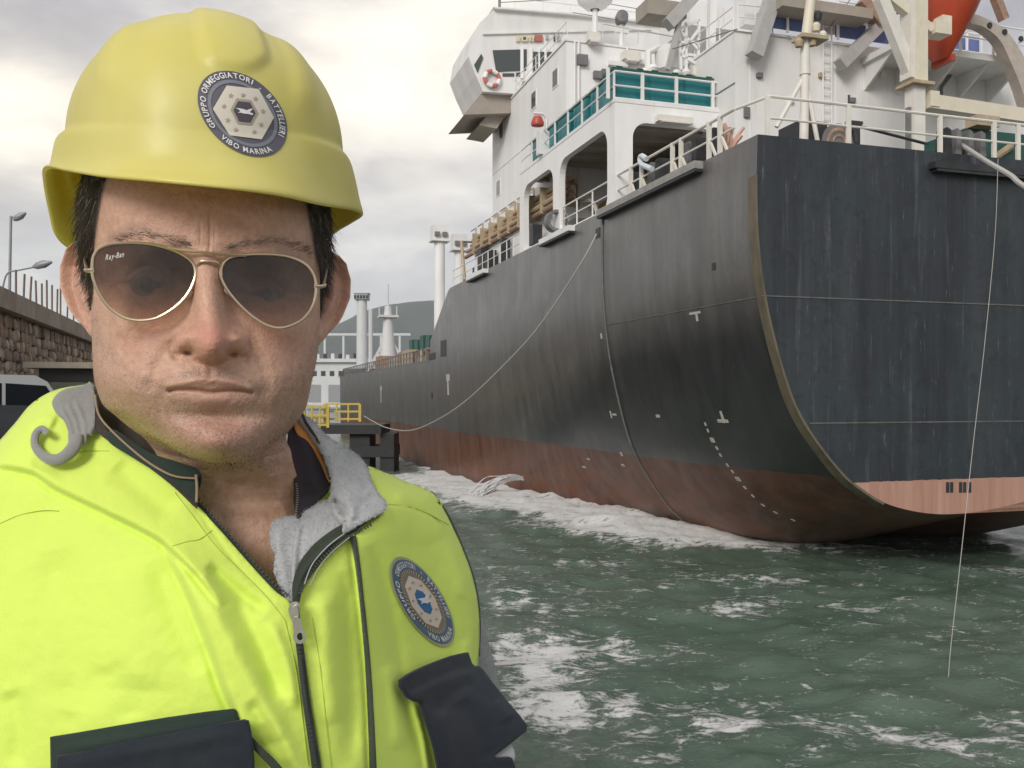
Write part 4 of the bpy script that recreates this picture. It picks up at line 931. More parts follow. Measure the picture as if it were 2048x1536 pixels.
# ropes
ropem = material('mooring_rope', (0.42, 0.41, 0.38), 0.85, bump=.5, bscale=30)
def rope(pts, r, name, label, m=ropem, cat='rope'):
    o = MB().tube(smooth_pts(pts, 8), r, 7).build(name, m, smooth=True); return tag(o, label, cat)
h0 = ship_to_world(*[x + d_ for x, d_ in zip((hull_hit(1197, 468) or on_u(1197, 468, 0)), (-.08, 0, 0))])
def at_t(px, py, Y): return tuple(W(px, py, Y))
rope([tuple(h0), at_t(1160, 530, 36.5), at_t(1080, 650, 39), at_t(1010, 728, 42), at_t(930, 803, 46), at_t(870, 842, 50), at_t(820, 861, 54), at_t(775, 856, 59), at_t(745, 842, 63), at_t(728, 832, 66)], .034, 'mooring_rope', 'slack pale mooring rope curving from the hull side down to the mooring platform')
rope([at_t(2900, 760, 14), at_t(2400, 560, 19), at_t(2070, 385, 23.5), at_t(2020, 350, 24.5), at_t(1972, 322, 25.5), tuple(ship_to_world(*on_s(1925, 291, .6)))], .07, 'mooring_rope', 'thick grey mooring rope leading from the bitts over the stern edge to the right')
rope([tuple(ship_to_world(*on_s(1996, 318, -.12))), at_t(1990, 470, 26.2), at_t(1968, 700, 25.2), at_t(1945, 900, 24.3), at_t(1920, 1130, 21.5), at_t(1902, 1290, 19.0), at_t(1896, 1370, 17.5)], .009, 'heaving_line', 'thin line hanging from the stern edge down into the water', cat='line')
# water jet pouring from the hull side
jm = bpy.data.materials.new('white_water'); jm.use_nodes = True; jb = jm.node_tree.nodes['Principled BSDF']; jb.inputs['Base Color'].default_value = (.72, .72, .72, 1); jb.inputs['Roughness'].default_value = .6
hj = hull_hit(1046, 957)
if hj:
    jp = ship_to_world(*hj); ps = [jp, W(1025, 955, jp.y - .3), W(1000, 960, jp.y - .8), W(975, 975, jp.y - 1.2), W(955, 992, jp.y - 1.6)]
    mjet = MB(); 
    for k in range(95):
        off = Vector((rnd.gauss(0, .03), rnd.gauss(0, .04), rnd.gauss(0, .028)))
        mjet.tube(smooth_pts([tuple(p + off * (1 + i * .9) + Vector((rnd.gauss(0, .03), rnd.gauss(0, .03), rnd.gauss(0, .035))) * (1 + .5 * i)) for i, p in enumerate(ps)], 6), [.009 + .012 * j / 24 * (1 + rnd.uniform(-.9, 1.4)) for j in range(25)], 6)
    for k in range(700):
        t_ = rnd.random() ** .7; q = Vector(smooth_pts([tuple(p) for p in ps], 10)[int(t_ * 39)]) + Vector((rnd.gauss(0, .05), rnd.gauss(0, .06), rnd.gauss(0, .05) - .03)) * (1 + 2.2 * t_); s__ = rnd.uniform(.008, .026)
        mjet.add([q + Vector((s__, 0, 0)), q + Vector((-s__, s__, 0)), q + Vector((-s__, -s__, 0)), q + Vector((0, 0, s__ * 1.5))], [(0, 1, 2), (0, 1, 3), (1, 2, 3), (0, 2, 3)])
    o = mjet.build('water_jet', jm, smooth=True, kind='stuff'); tag(o, 'white jet of discharge water arching from the red hull side into the sea', 'water jet')
# ------------------------------------------------------------------ the man
D0 = 0.655; ER = Vector((.9487, .3162, 0)); EF = Vector((-.3162, .9487, 0)); HO = EF * D0 + Vector((0, 0, CAMZ + .067))
def hw(x, y, z): return HO + ER * x + EF * y + Vector((0, 0, z))
def hl(px, py, y):
    """head frame (x, y, z) of the point seen at a pixel, y metres behind the head's centre plane"""
    k = (px - CX) / F; x = (k * HO.y - HO.x + y * (.3162 + .9487 * k)) / (.9487 - .3162 * k)
    Yc = HO.y + .3162 * x + .9487 * y
    return np.array((x, y, (HY - py) / F * Yc - .067))
def hworld(A):
    A = np.asarray(A, float); return np.stack([HO.x + A[:, 0] * .9487 - A[:, 1] * .3162, HO.y + A[:, 0] * .3162 + A[:, 1] * .9487, HO.z + A[:, 2]], -1)
def mesh_np(name, V, Fq, mats, parent=None, smooth=True, attrs=None):
    me = bpy.data.meshes.new(name); me.from_pydata([tuple(v) for v in V], [], [tuple(int(i) for i in f) for f in Fq])
    for m in (mats if isinstance(mats, (list, tuple)) else [mats]): me.materials.append(m)
    if smooth: me.polygons.foreach_set('use_smooth', [True] * len(me.polygons))
    for k, v in (attrs or {}).items(): attr_color(me, k, v)
    me.update(); o = bpy.data.objects.new(name, me); COL.objects.link(o); o.parent = parent; return o

man = empty('person', (HO.x, HO.y + .05, 3.9), 0, label='man in yellow hard hat, aviator sunglasses and fluorescent yellow vest, facing the camera', cat='person')
def adopt(o, par):                                             # parent while keeping world coordinates
    o.parent = par; o.matrix_parent_inverse = Matrix.Translation(-Vector(man.location)) if par is man else Matrix.Identity(4)
    return o

# ---- head, neck and chest: rows from crown to chest
rowsT = np.array([  # zf (front), zs (side/back), F depth, WL, WR, B, xc, yc
 [.125,.125,.004,.004,.004,.004,0,0],[.122,.122,.030,.026,.026,.03,0,0],[.112,.112,.058,.048,.047,.06,0,0],[.092,.092,.080,.066,.063,.085,0,0],[.062,.062,.0905,.0735,.0700,.098,0,0],
 [.032,.032,.0910,.0745,.0720,.10,0,0],[.012,.012,.0885,.0745,.0722,.10,0,0],[-.010,-.010,.0845,.0748,.0722,.098,0,0],[-.030,-.030,.0845,.0745,.0712,.092,0,0],[-.048,-.046,.0885,.0738,.0690,.082,0,0],
 [-.063,-.059,.0900,.0725,.0660,.072,0,0],[-.078,-.072,.0860,.0700,.0625,.065,.0015,0],[-.088,-.080,.0880,.0650,.0565,.06,.004,0],[-.0975,-.088,.0865,.0580,.0490,.058,.0055,0],[-.1040,-.094,.080,.0520,.0430,.055,.007,0],
 [-.1085,-.100,.066,.0490,.0415,.055,.009,0],[-.1115,-.106,.046,.0480,.0410,.055,.012,0],[-.118,-.116,.020,.0470,.0410,.055,.014,.0],[-.130,-.130,.008,.0460,.0415,.056,.018,.004],[-.150,-.150,.009,.0450,.0425,.058,.024,.008],
 [-.175,-.175,.016,.0460,.0465,.062,.028,.012],[-.200,-.200,.020,.0500,.0480,.066,.030,.018],[-.235,-.235,.03,.060,.055,.07,.032,.030],[-.30,-.30,.055,.11,.10,.07,.036,.055],[-.45,-.45,.055,.13,.10,.08,.036,.065]])
NR, NC = 470, 520
rt = np.concatenate([np.linspace(0, 3, 30, endpoint=False), np.linspace(3, 17.5, 400, endpoint=False), np.linspace(17.5, 24, 40)])
def catmull(T, t):
    i = np.clip(t.astype(int), 0, len(T) - 2); f = (t - i)[:, None]
    p0, p1, p2, p3 = T[np.maximum(i - 1, 0)], T[i], T[i + 1], T[np.minimum(i + 2, len(T) - 1)]
    return .5 * (2 * p1 + (-p0 + p2) * f + (2 * p0 - 5 * p1 + 4 * p2 - p3) * f ** 2 + (-p0 + 3 * p1 - 3 * p2 + p3) * f ** 3)
RT = catmull(rowsT, rt); RT[:, 2:6] = np.maximum(RT[:, 2:6], .001)
tau = np.linspace(-1, 1, NC, endpoint=False); phi = np.pi * np.sign(tau) * np.abs(tau) ** 1.45
PH, _ = np.meshgrid(phi, rt); c_, s_ = np.cos(PH), np.sin(PH)
col = lambda j: RT[:, j][:, None]
nrow = np.interp(RT[:, 0], [-.125, -.112, -.098, -.080, -.055], [2.0, 1.80, 1.86, 2.10, 2.35])[:, None]
ex = np.where(c_ > 0, 2 / nrow, 2 / 2.0)
jz = [-.115, -.1115, -.107, -.100, -.090, -.078]; wj = sstep(c_, .0, .60) * (1 - sstep(-rt, -15.6, -15.2) * 0)[:, None]
jL = np.interp(rt, [10, 11, 12, 13, 14, 15, 16, 17, 18, 19], [.0725, .0685, .0585, .0500, .0410, .0345, .0320, .037, .0450, .0450]); jR = np.interp(rt, [10, 11, 12, 13, 14, 15, 16, 17, 18, 19], [.0660, .0595, .0500, .0420, .0345, .0290, .0270, .033, .042, .0440])
on_j = ((rt >= 10) & (rt <= 19))[:, None]
WL_ = np.where(on_j, col(3) * (1 - wj) + jL[:, None] * wj, col(3)); WR_ = np.where(on_j, col(4) * (1 - wj) + jR[:, None] * wj, col(4))
Wd = np.where(s_ < 0, WL_, WR_); Dp = np.where(c_ > 0, col(2), col(5))
X = Wd * np.sign(s_) * np.abs(s_) ** np.minimum(2 / (nrow - .12), 1.0); Yl = -Dp * np.sign(c_) * np.abs(c_) ** ex
wf = np.clip(c_, 0, 1) ** 1.5; Z = col(0) * wf + col(1) * (1 - wf)
X = X + col(6); Yl = Yl + col(7)
# feature coordinates (slightly skewed face)
def feat(X, Z):
    xc = np.interp(Z, [-.11, -.092, -.063, -.040, -.032, 0, .03, .08], [.0050, .0038, -.0008, -.0005, .0002, -.0030, -.0025, -.001])
    fx = X - xc; fz = Z + np.where(Z > -.02, .050, .025) * fx + np.where(Z < -.10, .0, 0)
    return fx, fz
fx, fz = feat(X, Z); front = np.clip(c_ * 3.0, 0, 1)
g = lambda x0, z0, sx, sz, a, rot=0.0: a * np.exp(-(((fx - x0) * math.cos(rot) + (fz - z0) * math.sin(rot)) / sx) ** 2 - ((-(fx - x0) * math.sin(rot) + (fz - z0) * math.cos(rot)) / sz) ** 2)
def both(x0, z0, sx, sz, a, rot=0.0): return g(x0, z0, sx, sz, a, rot) + g(-x0, z0, sx, sz, a, -rot)
def polyd(pts, X_=None, Z_=None):
    X_ = fx if X_ is None else X_; Z_ = fz if Z_ is None else Z_
    best = np.full(X_.shape, 9.); 
    for (x0, z0), (x1, z1) in zip(pts, pts[1:]):
        dx_, dz_ = x1 - x0, z1 - z0; t = np.clip(((X_ - x0) * dx_ + (Z_ - z0) * dz_) / (dx_ * dx_ + dz_ * dz_), 0, 1)
        best = np.minimum(best, np.hypot(X_ - x0 - t * dx_, Z_ - z0 - t * dz_))
    return best
def crease(pts, w, a, taper=True): 
    sp_ = smooth_pts(pts, 5); return a * np.exp(-(polyd(sp_) / w) ** 2)
P = np.zeros_like(fx)
# forehead, brow, sockets
P += g(0, .050, .035, .02, .002) + both(.030, .0215, .020, .0065, .0040) + g(0, .016, .007, .008, .0015)
P += both(.0335, -.001, .0145, .0105, -.0105) + both(.017, .004, .005, .012, -.0055)
# eyeball bulge with lids
P += both(.0325, -.0015, .0125, .0075, .0062) - .0045 * (np.exp(-((np.abs(fx) - .0325) / .0118) ** 4 - ((fz + .0018) / .0019) ** 4)) + crease([(.0205, .0035), (.027, .0085), (.036, .0088), (.045, .0035)], .0013, -.0016) + crease([(-.0205, .0035), (-.027, .0085), (-.036, .0088), (-.045, .0035)], .0013, -.0016)
P += crease([(.022, -.010), (.032, -.0145), (.044, -.011)], .002, -.0013) + crease([(-.022, -.010), (-.032, -.0145), (-.044, -.011)], .002, -.0013)
# nose
zz = fz; pr = np.interp(np.where(zz < -.028, zz - 26 * np.clip(np.abs(fx) - .0015, 0, .013) ** 2 + .0006, zz), [-.0480, -.0464, -.0452, -.0440, -.0422, -.0396, -.036, -.027, -.016, -.005, .004, .012, .022], [0, .0040, .0120, .0195, .0247, .0274, .0282, .0256, .0200, .0138, .0084, .0034, 0])
sg = np.interp(zz, [-.046, -.042, -.038, -.033, -.025, -.012, 0, .012], [.0085, .0098, .0116, .0126, .0108, .0088, .0080, .0074])
P += pr * np.exp(-(np.abs(fx) / sg) ** 2.5)
P += both(.0158, -.0340, .0056, .0072, .0125) * sstep(fz, -.0432, -.0400) + both(.0172, -.0345, .0030, .0060, -.0020) + g(0, -.0345, .007, .006, .0012)
P += both(.0128, -.0412, .0034, .0015, -.0080, .30)
# ala crease and nasolabial folds
for sg_ in (1, -1):
    P += crease([(sg_ * .0150, -.0290), (sg_ * .0205, -.0325), (sg_ * .0222, -.0385), (sg_ * .0200, -.0440)], .0020, -.0024)
    P += crease([(sg_ * .0215, -.0350), (sg_ * .0270, -.0430), (sg_ * .0310, -.0530), (sg_ * .0335, -.0620)], .0040, -.0013)
    P += crease([(sg_ * .0285, -.0350), (sg_ * .0345, -.0440), (sg_ * .0390, -.0540), (sg_ * .0410, -.066)], .0085, .0016)
    P += crease([(sg_ * .0265, -.0640), (sg_ * .0300, -.0700), (sg_ * .0310, -.078)], .0034, -.0007) + g(sg_ * .0375, -.078, .009, .010, .0018)
P += both(.045, -.024, .017, .012, .0042) + both(.052, -.066, .015, .016, .0030) + both(.060, .018, .010, .015, -.002)
# mouth
P += g(0, -.0565, .023, .0060, .0032) + crease([(-.0245, -.0618), (-.012, -.0588), (-.0035, -.0568), (0, -.0576), (.0035, -.0568), (.012, -.0588), (.0225, -.0618)], .0021, .0016)
P += g(0, -.0595, .018, .0028, .0012) + g(0, -.0692, .0165, .0048, .0038)
P += crease([(-.0232, -.0645), (-.018, -.0634), (-.009, -.0634), (0, -.0645), (.009, -.0634), (.018, -.0634), (.0232, -.0642)], .0010, -.0038)
P += both(.0242, -.0648, .0030, .0030, -.0010) + g(0, -.0515, .0022, .0045, -.0011) + both(.0035, -.0520, .0015, .004, .0005)
P += g(0, -.0795, .019, .0046, -.0046) + g(0, -.0945, .0160, .0090, .0052) + g(.0, -.0905, .002, .004, -.0004)
# wrinkles
P += crease([(.0010, .018), (.0016, .028), (.0008, .040)], .0011, -.0009) + g(.006, .026, .004, .008, .0006) + g(-.006, .026, .004, .008, .0006)
P += crease([(.018, .0455), (.030, .0475), (.040, .044)], .0009, -.0005) + crease([(-.030, .050), (-.010, .0525), (.010, .0515)], .001, -.0004)
P += crease([(-.036, .0600), (-.015, .0620), (.012, .0612), (.034, .058)], .0010, -.0005) + both(.0040, .0290, .0007, .007, -.0004) + crease([(.046, -.030), (.050, -.042), (.049, -.056)], .0014, -.0007) + crease([(-.046, -.030), (-.050, -.042), (-.049, -.056)], .0014, -.0007) + crease([(-.018, -.0855), (0, -.0830), (.018, -.0855)], .0012, -.0005)
P += .00022 * (vnoise(X * 230 + 30, Z * 330 + 30, 61, 3) - .5)
P += crease([(.050, -.002), (.057, -.006), (.062, -.013)], .0010, -.0005) + crease([(-.050, -.002), (-.057, -.006), (-.062, -.013)], .0010, -.0005)
def fbm(X_, Y_, Z_, sc, seed): return vnoise(X_ * sc + 40 + 3 * Y_ * sc, Z_ * sc + 40 + Y_ * sc, seed, 4) - .5
P += .0012 * fbm(X, Yl, Z, 60, 1) + .00035 * fbm(X, Yl, Z, 420, 2)
Yl = Yl - P * front
# neck tendons and creases
nz = np.clip((-.112 - Z) / .01, 0, 1) * front
nx = X - .02
Yl -= nz * (-.0022 * np.exp(-((Z + .139 + .35 * (nx - .01) ** 2 * 10) / .0018) ** 2) - .0016 * np.exp(-((Z + .152 + nx * .10) / .0014) ** 2) - .0010 * np.exp(-((Z + .128 + nx * .2) / .0014) ** 2) + .004 * np.exp(-((nx - .028 + (Z + .15) * .35) / .006) ** 2) + .003 * np.exp(-((nx + .022 - (Z + .15) * .4) / .007) ** 2) + .002 * (vnoise(nx * 90 + 50, Z * 160 + 50, 12) - .5))
# pigment masks
ax = np.abs(fx)
up_b = np.interp(ax, [0, .010, .020, .030, .045, .060, .075], [-.0475, -.0485, -.0530, -.0560, -.0500, -.0320, -.0020])
beard = sstep(up_b - fz, 0, .006) * (1 - sstep(-Z, .118, .140)) * np.where(c_ > -.2, 1, 0)
lipU = np.exp(-(np.maximum(0, np.abs(fz + .0600 + .10 * np.maximum(ax - .008, 0)) - .0022) / .0018) ** 2) * (1 - sstep(ax, .018, .026))
lipL = np.exp(-(np.maximum(0, np.abs(fz + .0690 - .20 * np.maximum(ax - .006, 0)) - .0028) / .0018) ** 2) * (1 - sstep(ax, .015, .024))
lips = np.clip(lipU + lipL, 0, 1) * front; beard = beard * (1 - lips) * (.55 + .45 * np.exp(-((ax) / .045) ** 2))
must = np.exp(-((fz + .0525) / .005) ** 2) * (1 - sstep(ax, .022, .030))
redm = np.clip(g(0, -.034, .012, .014, .9) + both(.036, -.033, .014, .010, .45) + g(0, -.090, .020, .010, .65) + g(0, .045, .05, .018, .40) + .3 * (vnoise(X * 70 + 20, Z * 70 + 20, 4) - .4), 0, 1) * front
hairm = (sstep(np.abs(X + .0012) + np.where(X > 0, .003, 0) + .22 * np.clip(Z - .04, -.02, .05), .0635, .0685) * sstep(Z, .012, .030) + sstep(np.abs(X), .0695, .072) * sstep(Z, -.016, .004) * (Yl < .02)) 
for xs_b in ([(-.054, .0262), (-.040, .0300), (-.024, .0270), (-.012, .0225)], [(.010, .0215), (.026, .0255), (.042, .0270), (.056, .0220)]):
    hairm = np.maximum(hairm, .26 * np.exp(-(polyd(smooth_pts(xs_b, 6)) / .0036) ** 2) * front)
hairm = np.clip(np.where(c_ < .1, np.maximum(hairm, sstep(Z, -.03, .0)), hairm), 0, 1)
V = np.stack([X, Yl, Z], -1).reshape(-1, 3); ii = np.arange(NR * NC).reshape(NR, NC)
Fq = [q for q in np.stack([ii[:-1], np.roll(ii[:-1], -1, 1), np.roll(ii[1:], -1, 1), ii[1:]], -1).reshape(-1, 4)]
top = len(V); Vw = list(hworld(V)); Vw.append(hworld([[0, 0, .1255]])[0]); Fq += [(ii[0, k], ii[0, (k + 1) % NC], top) for k in range(NC)]
bd = list((np.clip(beard + must * .9 * beard + .25 * must, 0, 1.6)).ravel()) + [0]; lp = list(lips.ravel()) + [0]; rd = list(redm.ravel()) + [0]; hr = list(hairm.ravel()) + [0]
# ears, joined into the same mesh: a plate with rolled rim, bowl and lobe
def ear(sign, top_px, bot_px, outer_px):
    nu, nv = 60, 90
    y_a = .006; tp = hl(*top_px, y_a + .012); bt = hl(*bot_px, y_a - .006)
    o = len(Vw); hgt = tp[2] - bt[2]; ctr = (tp + bt) / 2
    root = np.array([sign * .0695, y_a - .012, ctr[2]])
    ang = math.radians(47)                                     # how far the ear stands off the head
    out = np.array([sign * math.sin(ang), math.cos(ang), 0]); nrm = np.array([sign * math.cos(ang) * 1.0, -math.sin(ang), 0])
    nrm = np.array([sign * -math.cos(ang) * -1, -math.sin(ang), 0]); nrm = np.array([sign * math.cos(ang), -math.sin(ang), 0])
    pts = []; red_ = []
    for i in range(nv):
        v = i / (nv - 1)                                       # 0 top, 1 lobe
        wid = .0400 * np.interp(v, [0, .03, .10, .25, .45, .65, .8, .9, .97, 1], [.30, .52, .78, .97, 1.0, .85, .66, .52, .36, .12])
        lean = .006 * math.cos(v * math.pi)
        for j in range(nu):
            u = j / (nu - 1)
            d_edge = min((1 - u) * wid, v * hgt * .9 + .0, (1 - v) * hgt * 1.2)
            rim = .0042 * math.exp(-((d_edge - .0028) / .0026) ** 2) * (1 if v < .72 else max(0, 1 - (v - .72) / .12))
            roll = -.0035 * max(0, 1 - d_edge / .0018) ** 2
            anti = .0032 * math.exp(-((u - (.60 - .12 * v)) / .10) ** 2) * np.interp(v, [0, .18, .3, .6, .72], [0, .3, 1, 1, 0])
            bowl = -.0085 * math.exp(-((u - .30) / .20) ** 2 - ((v - .50) / .17) ** 2)
            scap = -.0040 * math.exp(-((u - .55) / .28) ** 2 - ((v - .22) / .12) ** 2) - .0022 * math.exp(-((u - .82) / .07) ** 2) * np.interp(v, [.1, .25, .6, .7], [0, 1, 1, 0])
            trag = .0060 * math.exp(-((u - .06) / .10) ** 2 - ((v - .52) / .08) ** 2)
            lobe = .0030 * math.exp(-((u - .35) / .35) ** 2 - ((v - .90) / .09) ** 2)
            h = rim + roll + anti + bowl + scap + trag + lobe
            p = root + out * (u * wid - .004) + nrm * h + np.array([sign * (tp[0] * 0), lean + .004 * (1 - v), (0.5 - v) * hgt])
            p[0] += (tp[0] * (1 - v) + bt[0] * v - ctr[0]) * .8
            pts.append(p); red_.append(min(1, .15 + 45 * max(0, -bowl - scap)))
    back = [p - nrm * .0032 for p in pts]
    allp = hworld(np.array(pts + back)); Vw.extend(allp); n = nu * nv
    for i in range(nv - 1):
        for j in range(nu - 1):
            a, b_, c2, d2 = i * nu + j, i * nu + j + 1, (i + 1) * nu + j + 1, (i + 1) * nu + j
            Fq.append((o + a, o + b_, o + c2, o + d2)); Fq.append((o + n + d2, o + n + c2, o + n + b_, o + n + a))
    loop = [j for j in range(nu)] + [i * nu + nu - 1 for i in range(1, nv)] + [(nv - 1) * nu + j for j in range(nu - 2, -1, -1)] + [i * nu for i in range(nv - 2, 0, -1)]
    for a, b_ in zip(loop, loop[1:] + loop[:1]): Fq.append((o + b_, o + a, o + n + a, o + n + b_))
    for lst, val in ((bd, 0), (lp, 0), (hr, 0)): lst.extend([val] * 2 * n)
    rd.extend(red_ * 2)
ear(-1, (150, 478), (180, 692), 118); ear(1, (690, 508), (658, 700), 708)
sk = bpy.data.materials.new('skin'); sk.use_nodes = True; nb = NB(sk.node_tree); bs = sk.node_tree.nodes['Principled BSDF']
t = nb.n('ShaderNodeTexCoord').outputs['Object']; A = lambda n_: nb.n('ShaderNodeAttribute', attribute_name=n_).outputs['Fac']
mot = nb.noise(t, 55, 5, .6); mot2 = nb.noise(t, 260, 3, .6)
base = nb.mix(nb.ramp(mot, [(.3, 0), (.7, 1)]), (0.56, 0.335, 0.240, 1), (0.67, 0.43, 0.315, 1))
base = nb.mix(nb.ramp(mot2, [(.35, .35), (.6, 0)]), base, (0.36, 0.185, 0.12, 1))
base = nb.mix(nb.ramp(nb.noise(t, 130, 6, .7, .5), [(.42, .20), (.56, 0)]), base, (0.46, 0.245, 0.185, 1))
base = nb.mix(nb.ramp(nb.noise(t, 330, 4, .7, .2), [(.50, 0), (.66, .15)]), base, (0.68, 0.49, 0.39, 1))
base = nb.mix(nb.math('MULTIPLY', A('red'), .72), base, (0.50, 0.195, 0.145, 1))
vor = nb.n('ShaderNodeTexVoronoi', i_Scale=1150); nb.put(vor, 'Vector', t); dots = nb.ramp(vor.outputs['Distance'], [(.22, 1), (.42, 0)])
base = nb.mix(nb.math('MULTIPLY', A('beard'), nb.math('ADD', nb.math('MULTIPLY', dots, .50), .20)), base, (0.20, 0.16, 0.135, 1))
base = nb.mix(nb.math('MULTIPLY', A('lip'), .50), base, (0.45, 0.25, 0.205, 1))
base = nb.mix(nb.math('MULTIPLY', A('beard'), .0), base, (0.2, 0.16, 0.13, 1))
base = nb.mix(A('hairy'), base, (0.03, 0.022, 0.016, 1))
nb.put(bs, 'Base Color', base); bs.inputs['Roughness'].default_value = .48; nb.put(bs, 'Roughness', nb.math('ADD', .30, nb.math('MULTIPLY', mot2, .34)))
bs.inputs['Subsurface Weight'].default_value = .16; bs.inputs['Subsurface Radius'].default_value = (1, .35, .18); bs.inputs['Subsurface Scale'].default_value = .006
bs.inputs['Specular IOR Level'].default_value = .42
bn = nb.n('ShaderNodeBump', i_Strength=.5); bn.inputs['Distance'].default_value = .0006
pores = nb.n('ShaderNodeTexVoronoi', i_Scale=800); nb.put(pores, 'Vector', t)
nb.put(bn, 'Height', nb.math('ADD', nb.math('ADD', nb.noise(t, 420, 4, .65), nb.math('MULTIPLY', pores.outputs['Distance'], .8)), nb.math('MULTIPLY', nb.noise(t, 120, 4, .6), 1.2))); nb.put(bs, 'Normal', bn)
body = mesh_np('body', Vw, Fq, sk, attrs={'beard': bd, 'lip': lp, 'red': rd, 'hairy': hr}); adopt(body, man)
bvh_body = BVHTree.FromPolygons([tuple(v) for v in Vw], [tuple(int(i) for i in f) for f in Fq])

# ---- eyes
eye_m = bpy.data.materials.new('eyeball'); eye_m.use_nodes = True; nb = NB(eye_m.node_tree); bs = eye_m.node_tree.nodes['Principled BSDF']
A_e = nb.n('ShaderNodeAttribute', attribute_name='iris').outputs['Fac']
nb.put(bs, 'Base Color', nb.ramp(A_e, [(0.0, (.02, .015, .012)), (.24, (.03, .02, .015)), (.32, (.16, .11, .08)), (.9, (.15, .10, .08)), (1.0, (.30, .23, .19))])); bs.inputs['Roughness'].default_value = .12
for sgn in (-1, 1):
    c = np.array([sgn * .0325 - .003, -.0642, -.0015 - sgn * .0017]); vs = []; at_ = []; fs = []
    n1_, n2_ = 28, 36
    for i in range(n1_ + 1):
        th_ = math.pi * .62 * i / n1_
        for j in range(n2_):
            a = 2 * math.pi * j / n2_; vs.append(c + .0118 * np.array([math.sin(th_) * math.cos(a), -math.cos(th_), math.sin(th_) * math.sin(a)])); at_.append(min(1, math.sin(th_) * .0118 / .0058))
    for i in range(n1_):
        for j in range(n2_): fs.append((i * n2_ + j, i * n2_ + (j + 1) % n2_, (i + 1) * n2_ + (j + 1) % n2_, (i + 1) * n2_ + j))
    adopt(mesh_np('eye', hworld(vs), fs, eye_m, attrs={'iris': at_}), man)
    lid = []; 
# ---- hair and eyebrows: thin curved strands
hair_m = material('dark_brown_hair', (0.050, 0.037, 0.028), .42, spec=.55, var=.4, vscale=300); grey_h = material('greying_hair', (0.20, .18, .165), .45)
def strands(name, roots, length, direc, width, mats, seed, curl=.2):
    r = random.Random(seed); m_ = MB()
    for p, n in roots:
        L = length(p) * r.uniform(.6, 1.25); d = direc(p, n, r).normalized(); pt = Vector(p); w0 = width * r.uniform(.7, 1.3)
        view = (Vector((0, 0, CAMZ)) - pt).normalized(); mi = 1 if r.random() < .10 else 0; o = len(m_.v); bend = Vector((r.uniform(-1, 1), r.uniform(-1, 1), r.uniform(-1, .3))) * curl; k_ = 4
        for i in range(k_ + 1):
            side = d.cross(view).normalized() * w0 * (1 - i / k_ * .85) * .5; m_.v += [tuple(pt - side), tuple(pt + side)]
            d = (d + bend * .35).normalized(); pt = pt + d * L / k_
        for i in range(k_): m_.f.append((o + 2 * i, o + 2 * i + 1, o + 2 * i + 3, o + 2 * i + 2)); m_.mi.append(mi)
    return adopt(m_.build(name, mats), man)
hm_flat = hairm.ravel(); cand = np.where((hm_flat > .6) & (Z.ravel() < .105) & (Z.ravel() > -.008) & (np.abs(X.ravel()) > .045))[0]
rs = np.random.RandomState(5); wgt = np.ones(len(cand)); pick = rs.choice(cand, 10000)
Wv = np.array(Vw[:NR * NC]); roots = []
for i in pick:
    x_, y_, z_ = V[i]; n = (ER * (x_ / .075) + EF * (y_ / .11)).normalized(); p = Vector(Wv[i] + rs.normal(0, .0004, 3)) + n * (.0085 * rs.rand() * min(1, max(0, (z_ - .002) / .03))); roots.append((p, n))
def hdir(p, n, r): return n * r.uniform(.12, .50) + Vector((0, 0, -1)) * r.uniform(.6, 1.2) + EF * r.uniform(.0, .8)
strands('hair', roots, lambda p: .007 if p.z < HO.z + .012 else .0135, hdir, .00042, [hair_m, grey_h], 3, .35)
rb_ = []
for pts_, n_ in (([(238, 484), (262, 474), (300, 470), (345, 480), (382, 492)], 260), ([(452, 497), (490, 487), (540, 482), (590, 490), (618, 508)], 260)):
    sp_ = smooth_pts(pts_, 12)
    for k in range(n_):
        q = sp_[rnd.randrange(len(sp_))]; px_, py_ = q[0] + rnd.uniform(-5, 5), q[1] + rnd.gauss(0, 5.5)
        dv = (W(px_, py_, 1) - Vector((0, 0, CAMZ))).normalized(); hit = bvh_body.ray_cast(Vector((0, 0, CAMZ)), dv)
        if hit[0]: rb_.append((hit[0], hit[1], (1 if px_ > 415 else -1)))
sgn_map = {id(p): s__ for p, n, s__ in rb_}
strands('eyebrow', [(p, n) for p, n, s__ in rb_], lambda p: .0050, lambda p, n, r: ER * (sgn_map.get(id(p), 1) if False else (1 if (p - HO).dot(ER) > -.003 else -1)) * 1.0 - EF * .25 + Vector((0, 0, r.uniform(-.1, .5))), .00017, [material('brow_brown', (.12, .085, .065), .5), grey_h], 9, .15)
# short stubble bristles on chin, jaw and lip
bm_flat = (beard + 0 * must).ravel(); cand = np.where((bm_flat > .35) & (c_.ravel() > .05) & (Z.ravel() > -.118))[0]; pick = rs.choice(cand, 5200, p=bm_flat[cand] / bm_flat[cand].sum())
roots = [(Vector(Wv[i] + rs.normal(0, .0003, 3)), (ER * (V[i][0] / .07) - EF * .8).normalized()) for i in pick]
stub_m = material('stubble_dark', (0.10, .08, .065), .5); stub_g = material('stubble_grey', (.42, .38, .34), .5)
strands('stubble', roots, lambda p: .0013, lambda p, n, r: n + Vector((0, 0, -1)) * r.uniform(.3, 1.2) + ER * r.uniform(-.3, .3), .00016, [stub_m, stub_g], 12, .1)

